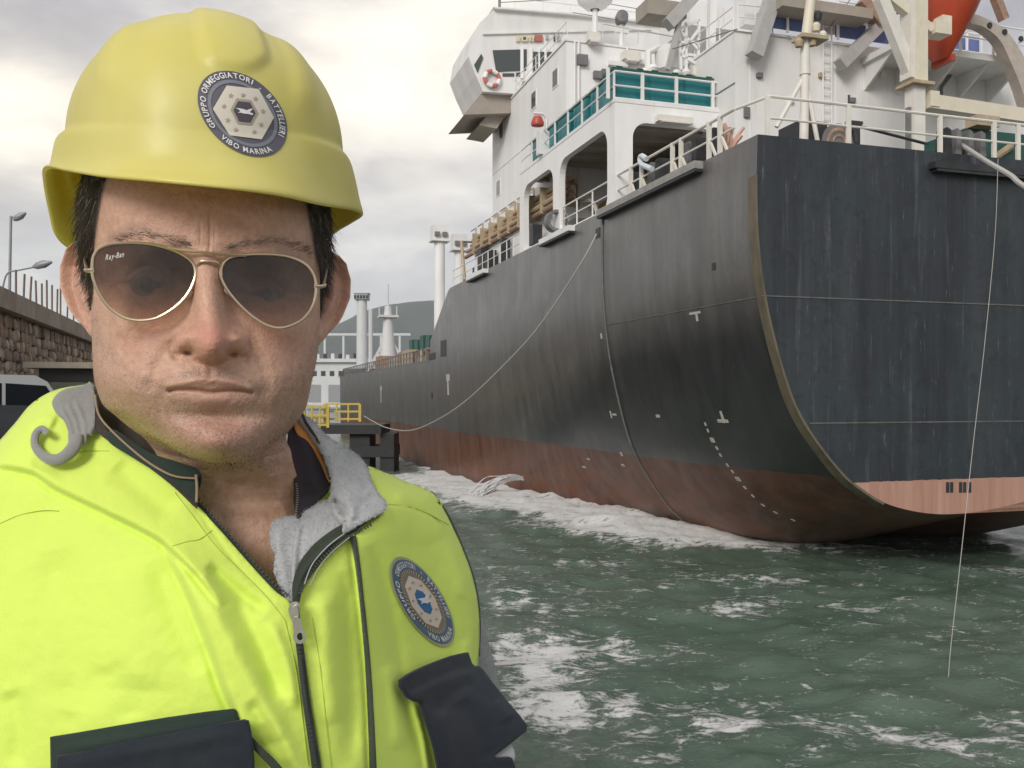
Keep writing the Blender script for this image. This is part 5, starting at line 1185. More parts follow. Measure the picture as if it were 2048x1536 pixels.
# ---- hard hat
helm_m = bpy.data.materials.new('yellow_helmet_plastic'); helm_m.use_nodes = True; nb = NB(helm_m.node_tree); bs = helm_m.node_tree.nodes['Principled BSDF']
t = nb.n('ShaderNodeTexCoord').outputs['Object']
nb.put(bs, 'Base Color', nb.mix(nb.ramp(nb.noise(t, 14, 5, .6), [(.35, 0), (.7, 1)]), (.83, .76, .21, 1), (.88, .82, .30, 1)))
nb.put(bs, 'Roughness', nb.ramp(nb.noise(t, 30, 5, .65), [(.3, .32), (.7, .46)])); bs.inputs['Subsurface Weight'].default_value = .15; bs.inputs['Subsurface Radius'].default_value = (1, .9, .2); bs.inputs['Subsurface Scale'].default_value = .004
bn = nb.n('ShaderNodeBump', i_Strength=.12); bn.inputs['Distance'].default_value = .001; nb.put(bn, 'Height', nb.noise(t, 90, 4, .6)); nb.put(bs, 'Normal', bn)
loops_px = [
 [(430,372,-.130),(300,360,-.120),(200,352,-.095),(130,341,-.055),(88,334,-.01),(84,362,.035),(96,425,.075),(116,482,.105),(200,520,.14),(400,540,.155),(590,500,.14),(655,478,.10),(680,462,.065),(708,446,.03),(728,431,-.01),(702,420,-.05),(641,410,-.085),(573,393,-.110),(504,381,-.125)],
 [(430,320,-.114),(300,318,-.108),(200,318,-.085),(138,318,-.050),(103,322,-.01),(100,352,.035),(112,408,.072),(130,460,.098),(210,490,.13),(400,500,.143),(580,465,.13),(648,440,.095),(675,425,.062),(700,395,.03),(714,370,-.01),(695,362,-.048),(636,348,-.080),(570,336,-.100),(504,326,-.110)],
 [(430,262,-.110),(300,260,-.105),(200,260,-.083),(142,262,-.048),(112,272,-.008),(110,300,.035),(122,350,.068),(148,400,.092),(230,430,.12),(400,440,.132),(570,410,.12),(640,370,.09),(672,345,.06),(694,335,.03),(704,330,-.01),(688,305,-.046),(632,285,-.077),(567,275,-.095),(504,268,-.106)]]
NCOL = 216
L3 = []
for lp_ in loops_px:
    pts = [tuple(hl(*p)) for p in lp_]; sp_ = np.array(smooth_pts(pts, 24, closed=True))
    a = np.unwrap(np.arctan2(sp_[:, 0] + .004, -(sp_[:, 1] - .01))); order = np.argsort(a % (2 * math.pi)); aa = (a % (2 * math.pi))[order]; pp = sp_[order]
    tg = np.linspace(0, 2 * math.pi, NCOL, endpoint=False)
    L3.append(np.stack([np.interp(tg, aa, pp[:, k], period=2 * math.pi) for k in range(3)], -1))
tg = np.linspace(0, 2 * math.pi, NCOL, endpoint=False)
for k_ in range(3):
    for _ in range(3): L3[k_] = (np.roll(L3[k_], 1, 0) + 2 * L3[k_] + np.roll(L3[k_], -1, 0)) / 4
apex = hl(418, 72, .018); ctr = np.array([apex[0], .012, 0])
sidew = np.clip(np.abs(np.sin(tg)) ** 2.0, 0, 1)
rows_h = [L3[0] * 1.0, L3[0] * .85 + L3[1] * .15 + np.array([0, 0, .001]), L3[0] * .45 + L3[1] * .55 - np.array([0, 0, .002]), L3[1], L3[1] * .66 + L3[2] * .34, L3[1] * .33 + L3[2] * .67, L3[2]]
L4 = L3[2].copy(); inset = (.0065 * sidew)[:, None]; dirv = (L3[2] - ctr); dirv[:, 2] = 0; dirv /= np.linalg.norm(dirv, axis=1)[:, None]
L4 = L3[2] - dirv * inset; L4[:, 2] += .0035 + .002 * sidew
rows_h.append(L3[2] - dirv * inset * .35 + np.array([0, 0, .0018])); rows_h.append(L4)
for t_ in np.linspace(0, 1, 46)[1:]:
    ang = t_ * math.pi / 2; cx_ = math.cos(ang) ** (2 / 2.12); sz_ = math.sin(ang) ** (2 / 2.12)
    R = L4.copy(); R[:, 0] = apex[0] + (L4[:, 0] - apex[0]) * cx_; R[:, 1] = ctr[1] + (L4[:, 1] - ctr[1]) * cx_ + .0 ; R[:, 2] = L4[:, 2] + (apex[2] - L4[:, 2]) * sz_
    rows_h.append(R)
H_ = np.array(rows_h); H_[-1, :, :] = H_[-1, :, :].mean(0) * .999 + H_[-1] * .001
Xh, Yh, Zh = H_[..., 0], H_[..., 1], H_[..., 2]
emb = np.zeros_like(Xh)
cr = sstep(.0215 - np.abs(Xh - .012 + (Zh - .15) * .15), -.001, .0065); lo = sstep(Zh - (.1215 + 9 * np.maximum(0, np.abs(Xh - .010) - .004) ** 2 * 5), 0, .006)
emb += .0036 * cr * np.where(Yh < .03, lo, 1)
for xc_, w_, zl in ((-.060, .0085, .105), (.056, .0085, .105)):
    emb += .0022 * sstep(w_ - np.abs(Xh - xc_ * (1 - .9 * np.maximum(0, Zh - .14) * 5)), -.004, .007) * sstep(Zh, zl, zl + .02)
out_ = np.stack([Xh - apex[0], Yh - .012, (Zh - .07) * .9], -1); out_ /= np.linalg.norm(out_, axis=-1, keepdims=True)
H_ = H_ + out_ * emb[..., None]
Vh = hworld(H_.reshape(-1, 3)); nh = len(rows_h); ih = np.arange(nh * NCOL).reshape(nh, NCOL)
Fh = [tuple(q) for q in np.stack([ih[:-1], ih[1:], np.roll(ih[1:], -1, 1), np.roll(ih[:-1], -1, 1)], -1).reshape(-1, 4)]
hat = empty('hard_hat', tuple(hw(0, 0, .06)), 0, label='yellow hard hat with a round sticker, on the head of the man', cat='helmet')
def adopt_h(o, par): o.parent = par; o.matrix_parent_inverse = Matrix.Translation(-Vector(par.location)); return o
tl_ = nb.n('ShaderNodeBsdfTranslucent'); nb.put(tl_, 'Color', (.75, .62, .10, 1)); mxh = nb.n('ShaderNodeMixShader'); nb.put(mxh, 0, .30)
helm_m.node_tree.links.new(bs.outputs[0], mxh.inputs[1]); helm_m.node_tree.links.new(tl_.outputs[0], mxh.inputs[2]); helm_m.node_tree.links.new(mxh.outputs[0], helm_m.node_tree.nodes['Material Output'].inputs[0])
shell = mesh_np('shell', Vh, Fh, helm_m)
bm = bmesh.new(); bm.from_mesh(shell.data); bmesh.ops.recalc_face_normals(bm, faces=bm.faces); bm.to_mesh(shell.data); bm.free()
sol = shell.modifiers.new('thickness', 'SOLIDIFY'); sol.thickness = .0026; sol.offset = -1
sub = shell.modifiers.new('smooth', 'SUBSURF'); sub.levels = 1; sub.render_levels = 1
adopt_h(shell, hat)
bvh_hat = BVHTree.FromPolygons([tuple(v) for v in Vh], Fh)
# inner harness band and chin-strap clips
band_m = material('harness_plastic', (.10, .10, .10), .6); clear_m = material('yellow_inner_tabs', (.50, .42, .10), .5)
bl = []
for a in np.linspace(0, 2 * math.pi, 60, endpoint=False): bl.append((.0795 * math.sin(a), -.098 * math.cos(a) + .003, .062 + .006 * math.cos(a) - .0 * math.sin(a)))
mb_ = MB(); bl.append(bl[0])
for p, q in zip(bl, bl[1:]):
    mb_.add([tuple(hw(p[0], p[1], p[2])), tuple(hw(q[0], q[1], q[2])), tuple(hw(q[0] * 1.0, q[1], q[2] + .024)), tuple(hw(p[0], p[1], p[2] + .024))], [(0, 1, 2, 3)])
o = mb_.build('headband', band_m); adopt_h(o, hat); sl = o.modifiers.new('t', 'SOLIDIFY'); sl.thickness = .0012

# ---- projecting flat print onto a surface
def decal(polys, bvh, name, m, parent_fn, lift=.0004, maxedge=5.0):
    """polys: list of (verts2d in pixels, faces); every vertex is laid on the surface seen there"""
    vs, fs = [], []
    for pv, pf in polys:
        bm = bmesh.new(); bvs = [bm.verts.new((p[0], p[1], 0)) for p in pv]
        for f in pf:
            try: bm.faces.new([bvs[i] for i in f])
            except ValueError: pass
        for _ in range(4):
            long_ = [e for e in bm.edges if e.calc_length() > maxedge]
            if not long_: break
            bmesh.ops.subdivide_edges(bm, edges=long_, cuts=1); bmesh.ops.triangulate(bm, faces=bm.faces[:])
        bm.verts.index_update(); o = len(vs); ok = True
        for v in bm.verts:
            d = (W(v.co.x, v.co.y, 1) - Vector((0, 0, CAMZ))).normalized(); h = bvh.ray_cast(Vector((0, 0, CAMZ)), d)
            vs.append(tuple(h[0] + (h[1] if h[1].dot(d) < 0 else -h[1]) * lift) if h[0] else tuple(Vector((0, 0, CAMZ)) + d * .6))
        fs += [tuple(v.index + o for v in f.verts) for f in bm.faces]; bm.free()
    me = bpy.data.meshes.new(name); me.from_pydata(vs, [], fs); me.materials.append(m); me.update()
    o = bpy.data.objects.new(name, me); COL.objects.link(o); return parent_fn(o)
def poly2(pts): return (list(pts), [tuple(range(len(pts)))])
def ring2(fo, fi, n=64, a0=0, a1=360):
    vs = []; fs = []
    for k in range(n + 1):
        a = math.radians(a0 + (a1 - a0) * k / n); vs += [fi(a), fo(a)]
    for k in range(n): fs.append((2 * k, 2 * k + 1, 2 * k + 3, 2 * k + 2))
    return (vs, fs)
def disc2(f, n=64):
    vs = [f(math.radians(360 * k / n)) for k in range(n)]; cx_ = sum(v[0] for v in vs) / n; cy_ = sum(v[1] for v in vs) / n
    return (vs + [(cx_, cy_)], [(k, (k + 1) % n, n) for k in range(n)])
GL = {}
def glyph(ch):
    if ch in GL: return GL[ch]
    cu = bpy.data.curves.new('glyph', 'FONT'); cu.body = ch; cu.size = 1; cu.offset = .022; cu.resolution_u = 3
    ob = bpy.data.objects.new('glyph', cu); COL.objects.link(ob); dg = bpy.context.evaluated_depsgraph_get(); ev = ob.evaluated_get(dg); me = ev.to_mesh()
    vs = [(v.co.x, v.co.y) for v in me.vertices]; fs = [tuple(p.vertices) for p in me.polygons]; ev.to_mesh_clear()
    bpy.data.objects.remove(ob); bpy.data.curves.remove(cu)
    xs_ = [v[0] for v in vs] or [0, .3]; GL[ch] = (vs, fs, min(xs_), max(xs_)); return GL[ch]
def arc_text(text, centre, U, Vv, rad, size, a_start, a_end, inward=False):
    """letters set round an ellipse: U and Vv are the pixel vectors of the print's right and up; angles counted clockwise from up"""
    out = []; ws = []
    for ch in text: g_ = glyph(ch) if ch != ' ' else None; ws.append((g_[3] - g_[2] + .14) if g_ else .42)
    tot = sum(ws); pos = 0
    for ch, w_ in zip(text, ws):
        f = (pos + w_ / 2) / tot; pos += w_
        if ch == ' ': continue
        a = math.radians(a_start + (a_end - a_start) * f); vs, fs, x0, x1 = glyph(ch); mx = (x0 + x1) / 2; lst = []
        stretch = abs(math.radians(a_end - a_start)) * rad / (tot * size) 
        for x, y in vs:
            tx = (x - mx) * size * stretch; ty = (y - .35) * size
            if inward: tx, ty = -tx, -ty
            r_ = rad + ty; th_ = a + tx / rad; X_, Y_ = r_ * math.sin(th_), r_ * math.cos(th_)
            lst.append((centre[0] + U[0] * X_ + Vv[0] * Y_, centre[1] + U[1] * X_ + Vv[1] * Y_))
        out.append((lst, fs))
    return out
def star2(c, r, rot=0): return ([(c[0] + r * (1 if k % 2 == 0 else .42) * math.sin(math.radians(36 * k) + rot), c[1] - r * (1 if k % 2 == 0 else .42) * math.cos(math.radians(36 * k) + rot)) for k in range(10)] + [c], [(k, (k + 1) % 10, 10) for k in range(10)])
flat = lambda n_, c: material(n_, c, .5)
st_dark = flat('print_slate', (.105, .10, .125)); st_mid = flat('print_grey', (.20, .205, .25)); st_cream = flat('print_cream', (.66, .61, .52)); st_brown = flat('print_taupe', (.38, .33, .27)); st_white = flat('print_white', (.74, .74, .72)); st_ink = flat('print_ink', (.075, .065, .08))
SCN = (484.5, 228.0); U_ = (86, 22); V_ = (-10, -81)
el = lambda r: (lambda a: (SCN[0] + U_[0] * r * math.sin(a) + V_[0] * r * math.cos(a), SCN[1] + U_[1] * r * math.sin(a) + V_[1] * r * math.cos(a)))
stk = decal([disc2(el(1.03))], bvh_hat, 'sticker', st_dark, lambda o: adopt_h(o, hat), .0004)
def on_st(o): o.parent = stk; o.matrix_parent_inverse = stk.matrix_parent_inverse.inverted() @ Matrix.Translation(-Vector(hat.location)); return o
def on_st(o): o.parent = stk; o.matrix_parent_inverse = Matrix.Identity(4); o.matrix_parent_inverse = (Matrix.Translation(Vector(hat.location)) @ stk.matrix_parent_inverse).inverted(); return o
decal([ring2(el(.80), el(.72))], bvh_hat, 'ring', st_mid, on_st, .0007)
hx = [(425.8, 219), (453, 172.7), (516, 179.5), (546, 235.7), (522, 280), (459, 272)]
hc = (486, 227); sc_ = lambda P_, f: [(hc[0] + (x - hc[0]) * f, hc[1] + (y - hc[1]) * f) for x, y in P_]
decal([poly2(hx)], bvh_hat, 'hexagon', st_cream, on_st, .0009)
hi = [(466, 222), (475, 204), (498, 206.5), (509, 227), (499, 246), (477, 244)]
decal([poly2([(486.5 + (x - 486.5) * 1.27, 225.5 + (y - 225.5) * 1.27) for x, y in hi])], bvh_hat, 'hexagon', st_brown, on_st, .0011)
decal([poly2(hi)], bvh_hat, 'hexagon', st_ink, on_st, .0013)
decal([star2(c, 5.6, .15) for c in ((461, 193), (485, 192), (509.5, 199), (447.5, 214), (524, 223.5), (455, 241.5), (520.5, 250), (471, 261), (507, 265))], bvh_hat, 'stars', st_brown, on_st, .0012)
gull = [(469, 217.5), (478, 218.5), (487, 220.5), (491, 222.5), (498, 219.5), (504, 219), (500, 223), (497, 226), (504, 229), (503, 232), (494, 229.5), (486, 229), (480, 227), (474, 227.5), (479, 224.5), (476, 221)]
gt = geometry.tessellate_polygon([[Vector((x, y, 0)) for x, y in gull]]); decal([(gull, [tuple(t_) for t_ in gt])], bvh_hat, 'gull', st_white, on_st, .0016)
tx = arc_text('GRUPPO ORMEGGIATORI', SCN, U_, V_, .905, .185, -128, 22) + arc_text('-', SCN, U_, V_, .905, .185, 31, 35) + arc_text('BATTELLIERI', SCN, U_, V_, .905, .185, 45, 112)
tx += arc_text('VIBO MARINA', SCN, U_, V_, .905, .185, 219, 141, inward=True)
decal(tx, bvh_hat, 'lettering', st_white, on_st, .0010, maxedge=6)

# ---- sunglasses
gold = material('brushed_gold_wire', (.62, .50, .36), .28, metal=.9)
def gy(x, z=None):
    r = -.0920 + 1.0 * x * x
    if z is not None: r += 1.6 * ((abs(x + .002) - .036) ** 2 + (z + .009) ** 2) - .0018
    return r
def gpt(px, py, dy=0):
    x = 0
    z = 0
    for _ in range(5): x, _y, z = hl(px, py, gy(x, z) + dy)
    return hl(px, py, gy(x, z) + dy)
sg_e = empty('sunglasses', tuple(hw(0, -.085, 0)), 0, label='gold wire aviator sunglasses with dark gradient lenses on the face of the man', cat='sunglasses')
LENS = [[(184,540),(187,512),(204,494),(240,486),(300,488),(352,503),(382,522),(391,545),(384,573),(366,600),(340,622),(310,637),(276,641),(245,634),(218,615),(198,587),(187,560)],
        [(441,548),(449,524),(472,512),(520,508),(572,512),(610,528),(628,552),(632,580),(626,610),(608,636),(582,651),(556,656),(528,648),(497,627),(470,600),(450,573)]]
lens_m = bpy.data.materials.new('gradient_lens'); lens_m.use_nodes = True; nt_ = lens_m.node_tree; nt_.nodes.clear(); nb = NB(nt_)
zt_a = nb.n('ShaderNodeAttribute', attribute_name='grad').outputs['Fac']
tr = nb.n('ShaderNodeBsdfTransparent'); nb.put(tr, 'Color', nb.ramp(zt_a, [(0.0, (.80, .67, .57)), (.25, (.50, .385, .31)), (.50, (.21, .165, .14)), (1.0, (.11, .093, .083))]))
gl_ = nb.n('ShaderNodeBsdfGlossy', i_Roughness=.03); nb.put(gl_, 'Color', (.95, .93, .9, 1)); df = nb.n('ShaderNodeBsdfDiffuse'); nb.put(df, 'Color', (.15, .118, .098, 1))  # diffuse share puts the hazy sky reflection into the lens colour
fres = nb.n('ShaderNodeFresnel', i_IOR=1.5); mx1 = nb.n('ShaderNodeMixShader'); nb.put(mx1, 0, .13); nt_.links.new(tr.outputs[0], mx1.inputs[1]); nt_.links.new(df.outputs[0], mx1.inputs[2])
mx2 = nb.n('ShaderNodeMixShader'); nb.put(mx2, 0, nb.math('MULTIPLY', fres.outputs[0], 1.0)); nt_.links.new(mx1.outputs[0], mx2.inputs[1]); nt_.links.new(gl_.outputs[0], mx2.inputs[2])
ou = nb.n('ShaderNodeOutputMaterial'); nt_.links.new(mx2.outputs[0], ou.inputs[0])
def cdt_fill(loop, step):
    """triangulate a closed 2D outline with a regular grid of inner points"""
    P_ = np.array(loop); x0, y0_ = P_.min(0); x1, y1_ = P_.max(0)
    gx, gy_ = np.meshgrid(np.arange(x0 + step / 2, x1, step), np.arange(y0_ + step / 2, y1_, step)); gx[1::2] += step / 2
    gx, gy_ = gx.ravel(), gy_.ravel(); inside = np.zeros(len(gx), bool); dmin = np.full(len(gx), 1e9)
    n = len(P_)
    for i in range(n):
        (ax_, ay), (bx, by) = P_[i], P_[(i + 1) % n]
        cond = ((ay > gy_) != (by > gy_)); xi = (bx - ax_) * (gy_ - ay) / ((by - ay) if by != ay else 1e-9) + ax_; inside ^= cond & (gx < xi)
        dx_, dy_ = bx - ax_, by - ay; tt_ = np.clip(((gx - ax_) * dx_ + (gy_ - ay) * dy_) / (dx_ * dx_ + dy_ * dy_ + 1e-9), 0, 1); dmin = np.minimum(dmin, np.hypot(gx - ax_ - tt_ * dx_, gy_ - ay - tt_ * dy_))
    keep = inside & (dmin > step * .45)
    pts = [Vector(p) for p in P_] + [Vector((a, c)) for a, c in zip(gx[keep], gy_[keep])]
    r = geometry.delaunay_2d_cdt(pts, [(i, (i + 1) % n) for i in range(n)], [list(range(n))], 1, 1e-5)
    return [tuple(v) for v in r[0]], [tuple(f) for f in r[2]]
for L_px in LENS:
    sp_ = smooth_pts(L_px, 8, closed=True)
    o = MB().tube([tuple(hworld([gpt(*p)])[0]) for p in sp_ + sp_[:2]], .00085, 8, caps=False).build('rim', gold, smooth=True); adopt_h(o, sg_e)
    v2, f2_ = cdt_fill(sp_, 6.0); v3 = [gpt(x, y, .0006) for x, y in v2]; zs_ = np.array([v[2] for v in v3]); gr = (zs_ - zs_.min()) / (zs_.max() - zs_.min())
    lens = mesh_np('lens', hworld(v3), f2_, lens_m, attrs={'grad': gr}); adopt_h(lens, sg_e)
    if L_px is LENS[0]: bvh_lens = BVHTree.FromPolygons([tuple(v) for v in hworld(v3)], f2_)
tubew = lambda pts, r, nm='bridge': adopt_h(MB().tube([tuple(hworld([p])[0]) for p in smooth_pts([tuple(p) for p in pts], 6)], r, 8).build(nm, gold, smooth=True), sg_e)
tubew([gpt(336, 496, -.0008), hl(362, 500, -.0935), hl(400, 504, -.0955), hl(432, 507, -.0955), hl(466, 510, -.0940), gpt(492, 511, -.0008)], .0009, 'brow_bar')
tubew([gpt(391, 550), hl(393, 533, -.0915), hl(401, 523, -.0945), hl(418, 522, -.0955), hl(434, 525, -.0945), hl(441, 536, -.0915), gpt(442, 552)], .0009, 'bridge')
tubew([gpt(187, 540), gpt(178, 541, .001), gpt(171, 540, .004)], .0013, 'hinge'); tubew([gpt(629, 572), gpt(640, 573, .001), gpt(650, 570, .004)], .0013, 'hinge')
tubew([gpt(647, 571, .004), hl(650, 556, -.055), hl(657, 520, -.015), hl(664, 505, .005), hl(676, 520, .02)], .0008, 'temple_arm')
tubew([gpt(174, 540, .004), hl(171, 530, -.055), hl(168, 512, -.015), hl(166, 505, .005), hl(150, 530, .02)], .0008, 'temple_arm')
pad_m = material('clear_nose_pad', (.45, .38, .32), .2, spec=.6)
for a_, c2 in ((gpt(372, 596, .003), gpt(383, 578, .003)), (gpt(462, 590, .003), gpt(452, 572, .003))):
    adopt_h(MB().tube([tuple(hworld([q])[0]) for q in (a_, a_ * .6 + c2 * .4, a_ * .3 + c2 * .7, c2)], [.0012, .0024, .0024, .0012], 8).build('nose_pad', pad_m, smooth=True), sg_e)
script = []
xo = 0
for ch in 'Ray-Ban':
    vs, fs, x0, x1 = glyph(ch); sz = 15.5
    script.append(([(211 + (xo + (x - x0) * sz * .62) + y * 3, 520 - (xo + x * 5) * .18 - y * sz) for x, y in vs], fs)); xo += (x1 - x0) * sz * .62 + 1.0
decal(script, bvh_lens, 'lens_print', flat('etched_white', (.55, .53, .5)), lambda o: adopt_h(o, sg_e), .0003)
# ------------------------------------------------------------------ clothing: every piece is laid out on one depth map of the torso
CP = np.array([(-150,1000,.62),(-150,1500,.59),(0,900,.635),(0,1200,.595),(0,1536,.57),(100,1000,.615),(200,1300,.572),(200,1536,.555),(300,1000,.603),(400,1200,.575),(450,1450,.558),(215,870,.628),(110,790,.645),(60,810,.65),
 (185,770,.665),(330,960,.602),(450,1080,.592),(570,1205,.582),(600,1300,.574),(635,1536,.565),(700,1100,.622),(640,1130,.605),(700,1300,.605),(740,1536,.595),(780,1020,.665),(735,935,.69),(800,960,.72),(865,985,.755),
 (905,1055,.765),(840,1200,.69),(940,1150,.765),(957,1300,.765),(850,1450,.665),(900,1536,.68),(980,1536,.72),(640,900,.665),(600,1000,.635),(-150,800,.66),(1060,1450,.74),(640,1700,.56),(1000,1700,.72),(-150,1700,.58),(300,1700,.55)])
def tps_fit(P, v):
    n = len(P); d = np.hypot(P[:, None, 0] - P[None, :, 0], P[:, None, 1] - P[None, :, 1]) / 300; K = np.where(d > 0, d * d * np.log(d + 1e-12), 0) + np.eye(n) * .02
    Pm = np.c_[np.ones(n), P / 1000]; A_m = np.block([[K, Pm], [Pm.T, np.zeros((3, 3))]]); w = np.linalg.solve(A_m, np.r_[v, 0, 0, 0]); return w
tw = tps_fit(CP[:, :2], CP[:, 2])
def YB(px, py):
    px = np.atleast_1d(np.asarray(px, float)); py = np.atleast_1d(np.asarray(py, float)); r = np.full(px.shape, tw[-3]) + tw[-2] * px / 1000 + tw[-1] * py / 1000
    for (x, y, _), w in zip(CP, tw[:-3]):
        d = np.hypot(px - x, py - y) / 300; r += w * np.where(d > 0, d * d * np.log(d + 1e-12), 0)
    return r
def pdist(px, py, line):
    """distance and signed side (positive = right of travel, i.e. below for left-to-right lines) to a polyline"""
    best = np.full(px.shape, 1e9); sd = np.zeros(px.shape); tpos = np.zeros(px.shape); n = len(line) - 1
    for i, ((x0, y0_), (x1, y1_)) in enumerate(zip(line, line[1:])):
        dx_, dy_ = x1 - x0, y1_ - y0_; L2 = dx_ * dx_ + dy_ * dy_ + 1e-9; t_ = np.clip(((px - x0) * dx_ + (py - y0_) * dy_) / L2, 0, 1)
        d = np.hypot(px - x0 - t_ * dx_, py - y0_ - t_ * dy_); cr_ = (dx_ * (py - y0_) - dy_ * (px - x0)) / math.sqrt(L2); m_ = d < best
        best = np.where(m_, d, best); sd = np.where(m_, np.sign(cr_) * d, sd); tpos = np.where(m_, (i + t_) / n, tpos)
    return best, sd, tpos
def bumpl(line, w, a, fade=True):
    ln = smooth_pts(line, 6)
    def f(px, py):
        d, s__, t_ = pdist(px, py, ln); e = np.clip(np.minimum(t_, 1 - t_) * 6, 0, 1) if fade else 1
        return a * np.exp(-(d / w) ** 2) * e
    return f
def stepl(line, w, a, L, side=1, fade=True):
    """one side stands proud by a, falling back over L pixels"""
    ln = smooth_pts(line, 6)
    def f(px, py):
        d, s__, t_ = pdist(px, py, ln); e = np.clip(np.minimum(t_, 1 - t_) * 7, 0, 1) if fade else 1; s2 = s__ * side
        return a * e * (1 / (1 + np.exp(-s2 / w * 2.2))) * np.exp(-(np.maximum(s2, 0) / L) ** 1.5) - a * .35 * e * np.exp(-((s2 + w) / (w * 1.6)) ** 2)
    return f
class Grp: pass
def relief(name, outline, m, feats=(), off=0.0, step=6.0, thick=.0022, par=None, smooth_n=6, edge=None, jitter=None, closed_s=True, attrs=None, ret=False):
    """sheet of cloth: outline in photo pixels, depth from the torso map plus folds; solid with real thickness"""
    lp_ = smooth_pts(outline, smooth_n, closed=True) if smooth_n > 1 else list(outline)
    v2, f2_ = cdt_fill(lp_, step); A2 = np.array(v2); px, py = A2[:, 0], A2[:, 1]; Yd = YB(px, py) - off
    for f in feats: Yd = Yd - f(px, py)
    if edge:
        for ln, w_, dep in edge:
            d, _, _ = pdist(px, py, ln); tt_ = np.clip(d / w_, 0, 1); Yd = Yd + dep * (1 - np.sqrt(np.clip(1 - (1 - tt_) ** 2, 0, 1)))
    if jitter: Yd = Yd + jitter[0] * (vnoise(px / jitter[1] + 50, py / jitter[1] + 50, jitter[2], 4) - .5) * 2
    Vv_ = np.stack([(px - CX) / F * Yd, Yd, CAMZ + (HY - py) / F * Yd], -1)
    o = mesh_np(name, Vv_, f2_, m)
    bm = bmesh.new(); bm.from_mesh(o.data); bmesh.ops.recalc_face_normals(bm, faces=bm.faces)
    f0 = sum(((f.normal.dot(Vector((0, 0, CAMZ)) - f.calc_center_median()) > 0) for f in bm.faces)); 
    if f0 < len(bm.faces) / 2: bmesh.ops.reverse_faces(bm, faces=bm.faces[:])
    bm.to_mesh(o.data); bm.free(); o.data.polygons.foreach_set('use_smooth', [True] * len(o.data.polygons))
    sl = o.modifiers.new('thickness', 'SOLIDIFY'); sl.thickness = thick; sl.offset = -1
    adopt(o, man) if par is None else sub_of(o, par)
    if ret: return o, BVHTree.FromPolygons([tuple(v) for v in Vv_], f2_)
    return o
def sub_of(o, par):
    o.parent = par; o.matrix_parent_inverse = (Matrix.Translation(Vector(man.location)) @ Matrix.Translation(-Vector(man.location))).inverted() if False else Matrix.Translation(-Vector(man.location))
    o.matrix_parent_inverse = Matrix.Identity(4); return o
def band(line, w, n=6):
    """outline of a ribbon along a pixel line; w is one width or a list"""
    ln = smooth_pts(line, n); ws = w if hasattr(w, '__len__') else [w, w]; L_, R_ = [], []
    for i, p in enumerate(ln):
        a = ln[max(0, i - 1)]; c2 = ln[min(len(ln) - 1, i + 1)]; dx_, dy_ = c2[0] - a[0], c2[1] - a[1]; q = math.hypot(dx_, dy_) + 1e-9; ww = np.interp(i / (len(ln) - 1), np.linspace(0, 1, len(ws)), ws) / 2
        L_.append((p[0] - dy_ / q * ww, p[1] + dx_ / q * ww)); R_.append((p[0] + dy_ / q * ww, p[1] - dx_ / q * ww))
    return L_ + R_[::-1]
def cloth_mat(name, col, col2, rough=.75, weave=900, bump=.25, sheen=.2, emis=None):
    m = bpy.data.materials.new(name); m.use_nodes = True; nb = NB(m.node_tree); bs = m.node_tree.nodes['Principled BSDF']; t = nb.n('ShaderNodeTexCoord').outputs['Object']
    nb.put(bs, 'Base Color', nb.mix(nb.ramp(nb.noise(t, 9, 5, .6), [(.35, 0), (.68, 1)]), tuple(col2) + (1,), tuple(col) + (1,))); bs.inputs['Roughness'].default_value = rough; bs.inputs['Sheen Weight'].default_value = sheen; bs.inputs['Specular IOR Level'].default_value = .25
    bn = nb.n('ShaderNodeBump', i_Strength=bump); bn.inputs['Distance'].default_value = .0008; nb.put(bn, 'Height', nb.math('ADD', nb.noise(t, weave, 3, .6), nb.math('MULTIPLY', nb.noise(t, 45, 4, .55), 2.0))); nb.put(bs, 'Normal', bn)
    return m
hiviz = cloth_mat('fluorescent_yellow_softshell', (.71, .89, .15), (.67, .84, .14), .7, 900, .35, .15)
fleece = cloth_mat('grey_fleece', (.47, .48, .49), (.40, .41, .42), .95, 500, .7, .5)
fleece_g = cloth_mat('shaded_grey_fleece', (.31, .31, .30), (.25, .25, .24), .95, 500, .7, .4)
navy = cloth_mat('navy_cloth', (.016, .020, .032), (.022, .029, .037), .8, 1200, .6, .12)
greendk = cloth_mat('dark_green_cloth', (.030, .050, .040), (.024, .040, .034), .8, 1200, .6, .12)
pipe_m = cloth_mat('dark_piping', (.045, .060, .042), (.035, .045, .033), .8, 900, .5)
lining_o = cloth_mat('orange_lining', (.75, .33, .10), (.68, .28, .08), .7, 900, .3)
collar_d = cloth_mat('plum_black_collar', (.045, .036, .050), (.035, .030, .036), .85, 900, .5)
collar_b = cloth_mat('brown_black_collar', (.060, .048, .036), (.045, .036, .028), .85, 900, .5)
stitch_m = cloth_mat('olive_stitching', (.46, .60, .09), (.42, .55, .08), .9)
tan_m = cloth_mat('tan_piping', (.36, .26, .17), (.32, .22, .14), .8)
zip_m = material('grey_zip_metal', (.52, .51, .47), .35, metal=.7, var=.2, vscale=200)
teeth_m = material('black_zip_teeth', (.05, .055, .05), .45)

zipline = [(588, 1212), (602, 1290), (614, 1390), (626, 1470), (636, 1536), (648, 1640)]
rimL = [(212, 868), (262, 905), (325, 955), (390, 1012), (450, 1078), (512, 1148), (572, 1206)]
